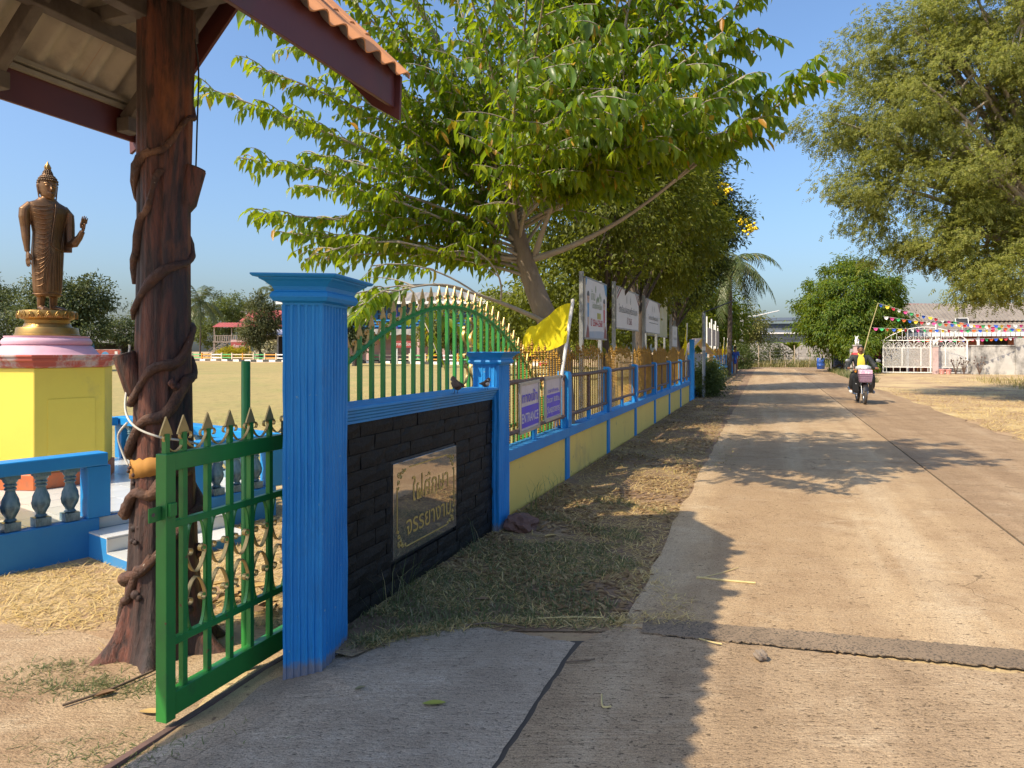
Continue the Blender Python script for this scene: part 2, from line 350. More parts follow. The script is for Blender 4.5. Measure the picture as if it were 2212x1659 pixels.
edge1 = jag(G(1243, 1391), G(1010, 1352), 10, 0.015, 8) + jag(G(1010, 1352), G(800, 1392), 12, 0.02, 9) + [G(800, 1392)]
aps('concrete_slab', jag(L(-1.0, -2.5), G(1240, 1393), 90, 0.005, 10) + edge1 + [L(-2.25, 3.75), L(-2.47, 3.4), L(-2.42, -2.5)], M_APRON)
edge2 = jag(G(1256, 1391), G(1330, 1352), 6, 0.015, 12) + jag(G(1330, 1352), G(1480, 1384), 10, 0.015, 13)
aps('concrete_slab', jag(L(-0.988, -2.5), G(1250, 1393), 90, 0.006, 11) + edge2 + [G(1480, 1384)] + jag(G(1480, 1380), G(2230, 1462), 30, 0.012, 14) + [Vector((4.7, 3.0, 0)), L(4.14, 2.5), L(4.14, -2.5)], M_NEAR)
# sunlit yard concrete inside the gate
yd = jag((-5.2, 4.3, 0), (-2.9, 4.12, 0), 14, 0.05, 20) + jag((-2.9, 4.12, 0), (-1.55, 3.75, 0), 10, 0.06, 21) + [Vector((-1.55, 3.75, 0)), L(-2.53, 3.6), L(-2.53, -2.5), Vector((-5.2, -2.5, 0))]
aps('yard_slab', yd, M_YARD, dz=0.004)
# the gate's running rail
mb = MB(); mb.bar(L(-2.5, -0.6, -0.083), L(-2.5, 9.0, -0.083), 0.03, 0.024)
tag(mb.build('gate_track', M_RUST), 'rusty steel rail in the ground that the green sliding gate runs on', 'gate rail')
# verge between fence and road
vp = [L(-2.36, 3.6)] + [L(-2.36, Y) for Y in (6, 12, 20, 30, 45, 56)] + [L(-0.3, 56), L(-0.3, 4.5), G(1480, 1352), G(1480, 1372), G(1330, 1366), G(1010, 1364), G(800, 1404), G(760, 1420)]
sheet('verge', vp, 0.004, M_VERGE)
# beyond the road's end: cross lane
sheet('cross_lane', [L(-0.7, 57.9), L(4.1, 57.9), L(9, 55), (60, 52, 0), (60, 60, 0), L(2, 64), L(-2.5, 63)], 0.006, M_ROAD2)

# ------------------------------------------------------------------ straw, grass, litter (countless: one object each)
M_STRAW = leaf_mat('straw', [(0.0, (0.68, 0.5, 0.2)), (0.5, (0.54, 0.38, 0.14)), (0.78, (0.74, 0.6, 0.3)), (1.0, (0.24, 0.15, 0.07))], 0.2, (0.6, 0.5, 0.2), 0.7, 0.3)
M_GRASS = leaf_mat('grass_blade', [(0.0, (0.085, 0.12, 0.045)), (0.5, (0.12, 0.15, 0.055)), (0.78, (0.24, 0.21, 0.1)), (1.0, (0.42, 0.34, 0.2))], 0.3, (0.25, 0.35, 0.05), 0.6, 0.3)
def blades(name, XY, length, width, m, up=0.1, zoff=0.006, lab=None, cat=None):
    n = len(XY); an = rng.uniform(0, 2 * np.pi, n); Ln = length * rng.uniform(0.4, 1.4, n); el = np.abs(rng.normal(up, 0.16 if up < 0.5 else 0.3, n))
    D = np.stack([np.cos(an) * np.cos(el), np.sin(an) * np.cos(el), np.sin(el)], 1)
    Sd = np.stack([-np.sin(an), np.cos(an), np.zeros(n)], 1) * (width * rng.uniform(0.6, 1.4, n))[:, None] * 0.5
    Z = np.array([zg(x, y) for x, y in XY]) + zoff
    B = np.column_stack([XY, Z])
    bend = np.zeros((n, 3)); bend[:, 2] = -Ln * 0.22 * np.sin(el); bend[:, 0] = rng.normal(0, 0.1, n) * Ln; bend[:, 1] = rng.normal(0, 0.1, n) * Ln
    M1 = B + D * (Ln * 0.55)[:, None]; T = B + D * Ln[:, None] + bend
    T[:, 2] = np.maximum(T[:, 2], Z)
    V = np.empty((n, 5, 3)); V[:, 0] = B - Sd; V[:, 1] = B + Sd; V[:, 2] = M1 + Sd * 0.8; V[:, 3] = M1 - Sd * 0.8; V[:, 4] = T
    V = V.reshape(-1, 3); k = np.arange(n)[:, None] * 5
    Fq = np.concatenate([k + [0, 1, 2], k + [0, 2, 3], k + [3, 2, 4]])
    o = np_mesh(name, V, Fq, m); tag(o, lab, cat, kind='stuff'); return o
def sample(n, fn, xr, yr, near=1.0):
    """points inside fn, denser towards the near end"""
    out = []
    while len(out) < n:
        u = rng.random(n * 2); y = yr[0] * (yr[1] / yr[0]) ** u if near else yr[0] + u * (yr[1] - yr[0])
        x = rng.uniform(xr[0], xr[1], n * 2) if not callable(xr) else xr(y, rng.random(n * 2))
        for a, b in zip(x, y):
            if fn(a, b): out.append((a, b))
    return np.array(out[:n])
def patch(x, y, s, t, seed=0.0):
    return (math.sin(x * s + seed) * math.cos(y * s * 1.3 - seed * 2) + 0.5 * math.sin(x * s * 2.7 + y * s * 2.1 + seed)) > t
straw_yard = sample(15000, lambda x, y: (y > 4.05 - 0.1 * math.sin(x * 9) or patch(x, y, 7, 0.9)) and not (x > -4.0 and y > 5.2 and x < -2.6 and y > 4.9 + (x + 3.7) * 0.9), (-4.6, -1.25), (3.7, 8.0))
blades('straw_litter', straw_yard, 0.09, 0.0048, M_STRAW, 0.13, 0.0, 'dry cut straw lying over the yard beside the tree-trunk column', 'straw')
vfn = lambda y, u: MS * y - 2.33 + np.minimum(u, 0.92 + 0.08 * u * u) * (1.62 - 0.02 * y)
straw_verge = sample(27000, lambda x, y: patch(x, y, 2.2, -0.7, 1) and (y > 4.6 or patch(x, y, 5, -0.2)), vfn, (4.0, 42))
blades('straw_litter', straw_verge, 0.085, 0.005, M_STRAW, 0.1, 0.006, 'dry straw scattered on the dirt verge along the fence', 'straw')
lit = sample(7500, lambda x, y: patch(x, y, 1.7, -0.3, 3) , vfn, (4.0, 30)); blades('leaf_litter', lit, 0.06, 0.024, leaf_mat('litter_leaf', [(0, (0.2, 0.12, 0.06)), (0.6, (0.3, 0.19, 0.09)), (1, (0.42, 0.3, 0.15))], 0.15, (0.4, 0.25, 0.1), 0.8, 0.2), 0.12, 0.008, 'small dead leaves and bark bits mixed into the verge soil', 'leaf litter')
straw_right = sample(60000, lambda x, y: (x - MS * y > 4.15 + 0.2 * math.sin(y * 3.1)) and not (x - MS * y < 7.5 and y > 27 + 3 * math.sin(x)), lambda y, u: MS * y + 4.1 + u * (1.5 + 0.42 * y), (7.5, 40))
blades('straw_litter', straw_right, 0.16, 0.009, M_STRAW, 0.14, 0.004, 'thick pale straw on the roadside right of the motorcycle', 'straw')
def gfn(y, u): return MS * y - 2.3 + u * 1.6
g1 = sample(11000, lambda x, y: (x - MS * y < -1.05 + 0.15 * math.sin(y * 8)) and y > 3.92 + max(0, (x + 0.25)) * 0.12 + max(0, -0.25 - x) * -0.2 and (patch(x, y, 3.0, -0.75, 2.0) and y < 5.5 or patch(x, y, 4, 0.4, 1.0)), gfn, (3.8, 7.2))
blades('grass', g1, 0.055, 0.0045, M_GRASS, 0.55, 0.004, 'short green grass in the shade before the black sign wall', 'grass')
ed_ = np.array([(g.x + rng.normal(0, .05), g.y + rng.normal(0.03, .04)) for g in [a_ + (b_ - a_) * t for a_, b_ in ((G(752, 1398), G(800, 1388)), (G(800, 1388), G(1010, 1352)), (G(1010, 1352), G(1330, 1350)), (G(1330, 1350), G(1490, 1345)), (G(1490, 1345), G(1400, 1240))) for t in rng.random(520)]])
blades('straw_litter', ed_, 0.07, 0.0045, M_STRAW, 0.15, 0.008, 'straw and roots spilling over the top edge of the driveway slab', 'straw')
ed2 = ed_[:1500] + rng.normal(0, .03, (1500, 2)); blades('grass', ed2, 0.06, 0.0045, M_GRASS, 0.6, 0.004, 'green grass fringe along the top edge of the driveway slab', 'grass')
tallg = np.array([(L(-2.2, y).x + random.uniform(-0.03, 0.05), y) for y in [random.choice([4.05, 4.15, 4.3, 5.4, 6.5, 6.7, 7.0, 7.3]) + random.uniform(-0.08, 0.08) for _ in range(90)]])
blades('grass', tallg, 0.32, 0.004, M_GRASS, 1.15, 0.0, 'tall thin grass stems growing along the foot of the sign wall', 'grass')
weed = []
for (px, py, s_, n_) in ((40, 1480, 0.25, 420), (200, 1480, 0.16, 500), (140, 1440, 0.12, 260), (265, 1490, 0.14, 330), (250, 1630, 0.2, 420), (420, 1480, 0.1, 160), (590, 1350, 0.08, 130)):
    g = G(px, py, -0.085)
    for _ in range(n_): weed.append((g.x + random.gauss(0, s_), g.y + random.gauss(0, s_ * 0.4)))
blades('grass', np.array(weed), 0.05, 0.004, M_GRASS, 0.3, 0.002, 'small green weeds in the cracks of the sunlit yard concrete', 'weeds')
rg = sample(9000, lambda x, y: True, lambda y, u: MS * y + 6.5 + 2.5 * np.sqrt(y / 20) + u * (0.5 + 0.35 * y), (14, 36))
blades('grass', rg, 0.42, 0.014, leaf_mat('dry_weed', [(0, (0.42, 0.32, 0.12)), (0.6, (0.3, 0.25, 0.08)), (1, (0.16, 0.2, 0.05))], 0.3, (0.5, 0.45, 0.1), 0.7, 0.2), 1.0, 0.0, 'tall dry weeds under the big feathery tree', 'weeds')
rg = sample(2600, lambda x, y: True, lambda y, u: MS * y + 4.15 + u * 0.9, (33, 52))
blades('grass', rg, 0.4, 0.02, M_GRASS, 1.0, 0.0, 'green grass tuft at the foot of the low neighbour wall', 'grass')
fg = sample(14000, lambda x, y: True, lambda y, u: -7.2 + u * (6.0 + 0.45 * y), (8.6, 30))
blades('grass', fg, 0.07, 0.012, leaf_mat('field_blade', [(0, (0.5, 0.4, 0.16)), (0.6, (0.36, 0.3, 0.1)), (1, (0.2, 0.2, 0.06))], 0.3, (0.5, 0.42, 0.1), 0.8, 0.2), 0.4, 0.0, 'mown dry grass standing on the near side of the sports field', 'grass')
# ------------------------------------------------------------------ lettering
FONTC = {}
def text(body, h, m, parent, origin, xdir=(1, 0, 0), up=(0, 0, 1), width=None, depth=0.002, name='lettering', align='CENTER', bold=0.0):
    """flat raised lettering; h is the height of the letters, origin the middle of the line (baseline)"""
    c = bpy.data.curves.new(name, 'FONT'); c.body = body; c.size = 1.0; c.extrude = 0.0; c.offset = bold; c.align_x = 'LEFT'; c.resolution_u = 3
    o = bpy.data.objects.new(name, c); COL.objects.link(o)
    dg = bpy.context.evaluated_depsgraph_get(); me = bpy.data.meshes.new_from_object(o.evaluated_get(dg))
    bpy.data.objects.remove(o); bpy.data.curves.remove(c)
    n = len(me.vertices)
    if n == 0: return None
    co = np.empty(n * 3, np.float32); me.vertices.foreach_get('co', co); co = co.reshape(-1, 3)
    w = co[:, 0].max() - co[:, 0].min(); co[:, 0] -= co[:, 0].min() + w / 2
    sy = h / 0.72; sx = (width / w) if width else sy
    X, U = Vector(xdir).normalized(), Vector(up).normalized(); N = X.cross(U)
    out = np.outer(co[:, 0] * sx, X) + np.outer(co[:, 1] * sy, U) + np.array(origin) + np.array(N) * depth
    me.vertices.foreach_set('co', out.astype(np.float32).ravel()); me.update()
    me.materials.clear(); me.name = name
    return link_mesh(name, me, m, parent)

# ------------------------------------------------------------------ fluted blue gate pillars
def offset_poly(poly, d):
    c = Vector((sum(p[0] for p in poly) / len(poly), sum(p[1] for p in poly) / len(poly)))
    n = len(poly); out = []
    for i in range(n):
        p0, p1, p2 = Vector(poly[i - 1]), Vector(poly[i]), Vector(poly[(i + 1) % n])
        e1, e2 = (p1 - p0).normalized(), (p2 - p1).normalized(); n1, n2 = Vector((e1.y, -e1.x)), Vector((e2.y, -e2.x))
        b = (n1 + n2); b = b / max(0.3, (1 + n1.dot(n2)) / 1.0) if b.length else n1
        out.append((p1 + b * d * (1.0 if n1.dot(n2) > -0.9 else 0)))
    return [(p.x, p.y) for p in out]
def fluted(poly, nf, depth):
    """counter-clockwise footprint; each side gets nf grooves"""
    out = []; n = len(poly)
    for i in range(n):
        p, q = Vector(poly[i]), Vector(poly[(i + 1) % n]); e = q - p; nrm = Vector((e.y, -e.x)).normalized()
        out.append(p)
        k = nf[i]; w = 1.0 / (k + 0.5)
        for j in range(k):
            a = 0.25 * w + j * w + w * 0.14; b = a + w * 0.72
            out.append(p + e * a)
            for t in (0.18, 0.5, 0.82): out.append(p + e * (a + (b - a) * t) - nrm * depth * (1.0 if t == 0.5 else 0.85))
            out.append(p + e * b)
    return [(p.x, p.y) for p in out]
def pillar(name, poly, z0, zc, ztop, over, nf, depth, label):
    cx = sum(p[0] for p in poly) / 4; cy = sum(p[1] for p in poly) / 4
    root = empty(name, (cx, cy, z0), 0, label, 'gate pillar', 'fluted blue pillars of the sign wall')
    loc = [(p[0] - cx, p[1] - cy) for p in poly]
    fl = fluted(loc, nf, depth); zt = zc - z0
    zs_ = [zt * k / 26 for k in range(27)]
    sh = MB().loft([[(x + 0.0016 * math.sin(i * 1.3 + z * 6.1) + 0.0012 * math.sin(i * 0.37 + z * 17) + random.uniform(-0.0004, 0.0004), y + 0.0016 * math.cos(i * 1.1 + z * 5.3) + random.uniform(-0.0004, 0.0004), z) for i, (x, y) in enumerate(fl)] for z in zs_]).build('shaft', M_BLUEP, root)
    hgt = ztop - zc; pr = [(0.004, -0.012), (0.01, 0.0), (0.012, 0.07), (0.30, 0.12), (0.42, 0.26), (0.36, 0.40), (0.26, 0.46), (0.34, 0.60), (0.58, 0.76), (0.74, 0.83), (0.74, 0.87), (0.92, 0.89), (1.0, 0.95), (1.0, 1.0)]
    rings = [[(x, y, zt + hgt * b) for x, y in offset_poly(loc, over * a)] for a, b in pr]
    MB().loft(rings).build('capital', M_BLUE, root, bevel=0.003)
    return root
Lp, Cp, Rp = Vector((-1.078, 3.335)), Vector((-0.897, 3.355)), Vector((-0.852, 3.675))
pillar('gate_pillar', [tuple(Lp), tuple(Cp), tuple(Rp), tuple(Lp + Rp - Cp)], -0.06, 1.715, 1.855, 0.098, [5, 8, 5, 8], 0.0085, 'tall fluted blue pillar with flared cap beside the green gate')
c0 = L(-2.235, 5.85).xy; e_ = DV.xy * 0.245; w_ = PV.xy * 0.235
pillar('gate_pillar', [tuple(c0 + w_), tuple(c0), tuple(c0 + e_), tuple(c0 + e_ + w_)], -0.03, 1.375, 1.488, 0.075, [6, 7, 6, 7], 0.006, 'short fluted blue pillar between the black sign wall and the fence')

# ------------------------------------------------------------------ black sign wall
sw = empty('sign_wall', L(-2.3, 3.72), DA, 'black painted brick sign wall with blue coping and a polished plaque', 'sign wall')
Lw = 2.30
M_BLKB = mat('black_brick_paint', (0.006, 0.006, 0.006), (0.010, 0.0095, 0.009), 6.0, 0.6, 0.9, 24, 0.014, dirt=(0.028, 0.025, 0.022), dscale=4.5, dlo=0.64, dhi=0.8, spec=0.28)
MB().box(-0.05, Lw, 0.028, 0.13, -0.1, 1.108).build('backing', mat('dark_mortar', (0.006, 0.006, 0.006), (0.012, 0.011, 0.01), 20, 0.9), sw)
PX0, PX1, PZ0, PZ1 = S(4.323 - 3.72), S(5.189 - 3.72), 0.222, 0.806
row_h = 0.092; nrow = 13; rr = random.Random(3)
def brick_mesh(w, h, seed):
    q = random.Random(seed); nxs, nzs = 4, 2; V = []; Fc = []
    for layer in (0, 1):
        for j in range(nzs + 1):
            for i in range(nxs + 1):
                edge = i in (0, nxs) or j in (0, nzs)
                y = 0.03 if layer else (0.0 + q.uniform(-0.003, 0.004) + (0.003 if edge else -0.003))
                ins = 0.0 if layer else (0.002 if edge else 0)
                V.append((i * w / nxs + (q.uniform(-0.008, 0.008) if not edge else (ins if i == 0 else -ins if i == nxs else 0)), y, j * h / nzs + (q.uniform(-0.01, 0.01) if not edge else 0)))
    idx = lambda l, i, j: l * (nxs + 1) * (nzs + 1) + j * (nxs + 1) + i
    for j in range(nzs):
        for i in range(nxs): Fc.append((idx(0, i, j), idx(0, i + 1, j), idx(0, i + 1, j + 1), idx(0, i, j + 1)))
    for i in range(nxs):
        Fc.append((idx(1, i, 0), idx(1, i + 1, 0), idx(0, i + 1, 0), idx(0, i, 0))); Fc.append((idx(0, i, nzs), idx(0, i + 1, nzs), idx(1, i + 1, nzs), idx(1, i, nzs)))
    for j in range(nzs):
        Fc.append((idx(1, 0, j + 1), idx(1, 0, j), idx(0, 0, j), idx(0, 0, j + 1))); Fc.append((idx(0, nxs, j + 1), idx(0, nxs, j), idx(1, nxs, j), idx(1, nxs, j + 1)))
    me = bpy.data.meshes.new('brick'); me.from_pydata(V, [], Fc); me.update(); return me
bl = 0.315; variants = {}
for r_ in range(nrow):
    z0 = -0.09 + r_ * row_h; z1 = min(z0 + row_h - 0.003, 1.106)
    s0 = -0.04 - (r_ % 2) * bl / 2 + rr.uniform(-0.03, 0.03)
    while s0 < Lw:
        s1 = s0 + bl * rr.uniform(0.85, 1.15); a, b = max(s0, -0.04), min(s1 - 0.003, Lw)
        segs = [(a, b, z0, z1)]
        if z1 > PZ0 - 0.012 and z0 < PZ1 + 0.012:
            segs = [(x, y, z0, z1) for x, y in ((a, min(b, PX0 - 0.012)), (max(a, PX1 + 0.012), b)) if y - x > 0.03]
        for (x, y, u, v) in segs:
            if y - x < 0.02: continue
            key = (round((y - x) / 0.03), round((v - u) / 0.01), rr.randrange(3))
            if key not in variants: variants[key] = brick_mesh(key[0] * 0.03, key[1] * 0.01, hash(key) % 1000)
            k = variants[key]
            o = share('brick', k, sw, Matrix.Translation((x, rr.uniform(-0.002, 0.002), u)) @ Matrix.Diagonal(((y - x) / (key[0] * 0.03), 1, (v - u) / (key[1] * 0.01), 1)))
            if not k.materials: k.materials.append(M_BLKB)
        s0 = s1
# filler behind the plaque edge
MB().box(PX0 - 0.012, PX1 + 0.012, 0.012, 0.03, PZ0 - 0.015, PZ1 + 0.015).build('mortar_bed', mat('rough_mortar', (0.045, 0.043, 0.04), (0.09, 0.085, 0.08), 30, 0.9, 0.8, 60, 0.006), sw)
M_GRAN = bpy.data.materials.new('polished_granite'); M_GRAN.use_nodes = True; b_ = M_GRAN.node_tree.nodes['Principled BSDF']
b_.inputs['Base Color'].default_value = (0.48, 0.44, 0.385, 1); b_.inputs['Metallic'].default_value = 0.86
tc_ = M_GRAN.node_tree.nodes.new('ShaderNodeTexCoord')
M_GRAN.node_tree.links.new(ramp(M_GRAN.node_tree, noise(M_GRAN.node_tree, mapping(M_GRAN.node_tree, tc_.outputs['Object'], (9, 1, 2.2)), 1.6, 8, 0.7), [(0.62, (0.03,) * 3), (0.72, (0.28,) * 3)]), b_.inputs['Roughness'])
pq = MB().box(PX0, PX1, -0.006, 0.014, PZ0, PZ1).build('plaque', M_GRAN, sw, bevel=0.0015)
M_GOLDL = mat('gilt_lettering', (0.62, 0.44, 0.12), (0.5, 0.33, 0.09), 30, 0.45, metal=0.25)
pw = PX1 - PX0; pm = (PX0 + PX1) / 2
text('ใฝ่ศึกษา', 0.135, M_GOLDL, pq, (pm + 0.05, -0.006, 0.535), width=0.54, bold=0.006)
text('จรรยางาม', 0.12, M_GOLDL, pq, (pm + 0.03, -0.006, 0.335), width=0.66, bold=0.006)
def curl(mb, c, r0, turns, a0, sgn, th, yy, n=26):
    pts = []
    for i in range(n):
        t = i / (n - 1); a = a0 + sgn * t * turns * 2 * math.pi; r_ = r0 * (1 - t * 0.85)
        pts.append((c[0] + r_ * math.cos(a), yy, c[1] + r_ * math.sin(a)))
    mb.tube(pts, th, 4)
ln = MB(); yy = -0.0075; m_ = 0.045
for (x0, x1, z) in ((PX0 + 0.2, PX1 - 0.16, PZ1 - m_), (PX0 + 0.16, PX1 - 0.16, PZ0 + m_)): ln.bar((x0, yy, z), (x1, yy, z), 0.003, 0.007)
for (x, z0, z1) in ((PX0 + m_, PZ0 + 0.15, PZ1 - 0.15), (PX1 - m_, PZ0 + 0.15, PZ1 - 0.15)): ln.bar((x, yy, z0), (x, yy, z1), 0.005, 0.003)
ln.build('border_line', M_GOLDL, pq)
for sx in (0, 1):
    for sz in (0, 1):
        mb = MB(); fx = 1 if sx == 0 else -1; fz = 1 if sz == 0 else -1; ox = PX0 + m_ if sx == 0 else PX1 - m_; oz = PZ0 + m_ if sz == 0 else PZ1 - m_
        for (dx, dz, r_, tr) in ((0.025, 0.03, 0.024, 1.6), (0.07, 0.018, 0.017, 1.4), (0.02, 0.078, 0.017, 1.4), (0.105, 0.012, 0.011, 1.2), (0.012, 0.113, 0.011, 1.2), (0.05, 0.05, 0.012, 1.2)):
            curl(mb, (ox + fx * dx, oz + fz * dz), r_, tr, random.uniform(0, 6), fx * fz, 0.0028, yy)
        mb.build('corner_scroll', M_GOLDL, pq)
# moulded blue coping
prof = [(-0.052, 1.205), (-0.058, 1.198), (-0.058, 1.184), (-0.045, 1.178), (-0.045, 1.166), (-0.034, 1.160), (-0.034, 1.146), (-0.022, 1.140), (-0.022, 1.126), (-0.012, 1.120), (-0.012, 1.104), (0.15, 1.104), (0.19, 1.205)]
MB().loft([[(s_, y, z - 0.008) for y, z in prof] for s_ in (-0.04, 0.6, 1.2, 1.8, 2.30)]).build('coping', M_BLUED, sw, bevel=0.002)

# ------------------------------------------------------------------ two sparrows on the coping
M_BB = mat('sparrow_brown', (0.16, 0.085, 0.045), (0.07, 0.04, 0.025), 40, 0.8); M_BW = mat('sparrow_white', (0.5, 0.46, 0.42), (0.4, 0.36, 0.32), 30, 0.8); M_BK = mat('sparrow_black', (0.02, 0.017, 0.015), (0.03, 0.025, 0.02), 20, 0.7)
def sparrow(pos, rz, label, sc=1.0):
    r0 = empty('sparrow', pos, rz, label, 'bird', 'sparrows on the blue coping')
    body = []
    for t, r_, z in ((-0.062, 0.004, 0.040), (-0.05, 0.016, 0.042), (-0.03, 0.025, 0.045), (-0.005, 0.03, 0.050), (0.02, 0.028, 0.060), (0.032, 0.02, 0.072), (0.04, 0.019, 0.083), (0.05, 0.017, 0.088), (0.06, 0.01, 0.088), (0.064, 0.003, 0.087)):
        body.append([(t * sc, r_ * sc * math.cos(a) * 0.9, (z + r_ * math.sin(a)) * sc) for a in [2 * math.pi * k / 10 for k in range(10)]])
    MB().loft(body).build('body', M_BB, r0, 60)
    MB().sphere((0.028 * sc, 0, 0.05 * sc), 0.02 * sc, 8, 6).sphere((0.052 * sc, 0.010 * sc, 0.083 * sc), 0.009 * sc, 8, 5).sphere((0.052 * sc, -0.010 * sc, 0.083 * sc), 0.009 * sc, 8, 5).build('breast', M_BW, r0, 60)
    MB().lathe([(0.005 * sc, 0), (0.0035 * sc, 0.006 * sc), (0.0005, 0.013 * sc)], 6).xf(Matrix.Translation((0.063 * sc, 0, 0.086 * sc)) @ Matrix.Rotation(R(95), 4, 'Y')).build('beak', M_BK, r0)
    MB().bar((-0.05 * sc, 0, 0.043 * sc), (-0.115 * sc, 0, 0.05 * sc), 0.018 * sc, 0.005 * sc).build('tail', M_BB, r0)
    for s in (-1, 1):
        MB().loft([[(t * sc, (s * (0.024 + 0.004 * math.cos(a))) * sc, (z + h_ * math.sin(a)) * sc) for a in [2 * math.pi * k / 8 for k in range(8)]] for t, z, h_ in ((-0.075, 0.045, 0.003), (-0.03, 0.05, 0.014), (0.012, 0.06, 0.013), (0.024, 0.064, 0.004))]).build('wing', M_BK if sc < 0 else M_BB, r0, 60)
        MB().tube([(0.0, s * 0.01 * sc, 0.03 * sc), (0.004 * sc, s * 0.011 * sc, 0.0), (0.018 * sc, s * 0.012 * sc, 0.0)], 0.0018 * sc, 4).build('leg', M_BK, r0)
    return r0
sparrow(L(-2.22, 5.02, 1.197), R(118), 'sparrow on the middle of the coping with its tail to the short pillar', 1.15)
sparrow(L(-2.21, 5.52, 1.197), R(-60), 'small sparrow facing the road close beside the short blue pillar', 0.9)
# ------------------------------------------------------------------ green sliding gate
sg = empty('sliding_gate', L(-2.54, 3.008, -0.053), DA, 'long green sliding gate with gold spearheads rising to an arch behind the sign wall', 'sliding gate')
def top_z(s): return 1.12 if s < 0.752 or s > 5.09 else 1.12 + 0.79 - 0.168 * (s - 2.92) ** 2
GL = 5.55; gw = 0.016
MB().box(-0.052, 0.0, -0.03, 0.03, 0.0, 1.12).build('end_post', M_GREEN, sg, bevel=0.003)
MB().box(GL, GL + 0.05, -0.025, 0.025, 0.0, 1.12).build('end_post', M_GREEN, sg, bevel=0.003)
MB().box(0.0005, GL - 0.0005, -0.026, 0.026, 0.012, 0.112).build('bottom_rail', M_GREEN, sg, bevel=0.003)
for z_ in (0.318, 0.815):
    MB().box(0.0005, GL - 0.0005, -0.015, 0.015, z_ - 0.015, z_ + 0.016).build('middle_rail', M_GREEN, sg, bevel=0.002)
MB().box(0.0005, 0.76, -0.024, 0.024, 1.045, 1.119).build('top_rail', M_GREEN, sg, bevel=0.003)
arch = [(s, 0, top_z(s) - 0.012) for s in np.linspace(0.77, 5.07, 60)]
MB().tube(arch, 0.017, 6).build('arch_rail', M_GREEN, sg, 40)
# spearhead and scroll shared meshes
sp = MB(); th = 0.004
out = [(-0.011, 0.0), (-0.011, 0.075), (-0.034, 0.075), (-0.026, 0.098), (0, 0.155), (0.026, 0.098), (0.034, 0.075), (0.011, 0.075), (0.011, 0.0)]
sp.loft([[(x, -th, z) for x, z in out[1:8]], [(x, th, z) for x, z in out[1:8]]]).box(-0.011, 0.011, -0.011, 0.011, 0, 0.085)
M_SPEAR = M_GOLD
spear_me = MB().loft([[(x, -th, z) for x, z in out[1:8]], [(x, th, z) for x, z in out[1:8]]]).mesh('spearhead'); spear_me.materials.append(M_SPEAR)
stem_me = MB().box(-0.011, 0.011, -0.011, 0.011, 0, 0.082).mesh('spear_stem'); stem_me.materials.append(M_GREEN)
def flatcurve(mb, pts, w, t):
    """a bent flat strip in the gate's plane (x, z), w deep (y), t thick"""
    vs_, fs_ = [], []; n = len(pts)
    for i, (x, z) in enumerate(pts):
        p0, p1 = pts[max(i - 1, 0)], pts[min(i + 1, n - 1)]; dx, dz = p1[0] - p0[0], p1[1] - p0[1]; l = math.hypot(dx, dz) or 1; nx_, nz_ = -dz / l * t / 2, dx / l * t / 2
        vs_ += [(x - nx_, -w / 2, z - nz_), (x + nx_, -w / 2, z + nz_), (x + nx_, w / 2, z + nz_), (x - nx_, w / 2, z - nz_)]
    for i in range(n - 1):
        for k in range(4): fs_.append((i * 4 + k, i * 4 + (k + 1) % 4, i * 4 + 4 + (k + 1) % 4, i * 4 + 4 + k))
    fs_ += [(3, 2, 1, 0), tuple((n - 1) * 4 + k for k in range(4))]
    mb.add(vs_, fs_)
def hook(cx, cz, r0, a0, a1, n=12, shrink=0.35):
    return [(cx + r0 * (1 - shrink * i / (n - 1)) * math.cos(a0 + (a1 - a0) * i / (n - 1)), cz + r0 * (1 - shrink * i / (n - 1)) * math.sin(a0 + (a1 - a0) * i / (n - 1))) for i in range(n)]
def uscroll(w):
    """a U of flat iron between two spears, both ends curled outward"""
    mb = MB(); a = w / 2
    left = hook(-a + 0.008 + 0.017, 0.062, 0.019, R(-20), R(250), 12, 0.45)[::-1]
    left = [(-x_, z_) for x_, z_ in hook(a - 0.03, 0.062, 0.02, R(0), R(250), 12, 0.4)][::-1]
    belly = [(-a + 0.01 + (w - 0.02) * t, 0.058 - 0.056 * math.sin(math.pi * t) ** 0.8) for t in np.linspace(0.03, 0.97, 14)]
    right = hook(a - 0.03, 0.062, 0.02, R(0), R(250), 12, 0.4)
    flatcurve(mb, left + belly + right, 0.014, 0.004); return mb
pitch = 0.1405
bars = []; s_ = 0.068
while s_ < GL - 0.03: bars.append(s_); s_ += pitch
us_me = uscroll(pitch).mesh('scroll'); us_me.materials.append(M_GOLD)
for i, s_ in enumerate(bars):
    tz = top_z(s_); MB().box(s_ - 0.0125, s_ + 0.0125, -0.0125, 0.0125, 0.1125, (1.0445 if tz < 1.125 else tz - 0.02)).build('upright_bar', M_GREEN, sg)
for i, s_ in enumerate([0.0] + [b for b in bars if b < 5.3]):
    if i == 0: s_ = -0.026
    zt = top_z(max(s_, 0)); sl = 0.0
    share('spear_stem', stem_me, sg, Matrix.Translation((s_, 0, zt)))
    share('spearhead', spear_me, sg, Matrix.Translation((s_, 0, zt)))
    nxt = (bars + [5.6])[i] if i < len(bars) else None
    if nxt and nxt < 5.3:
        mid = (s_ + nxt) / 2; slope = math.atan2(top_z(nxt) - top_z(max(s_, 0)), nxt - s_)
        share('scroll', us_me, sg, Matrix.Translation((mid, 0, (zt + top_z(nxt)) / 2 + 0.002)) @ Matrix.Rotation(-slope, 4, 'Y'))
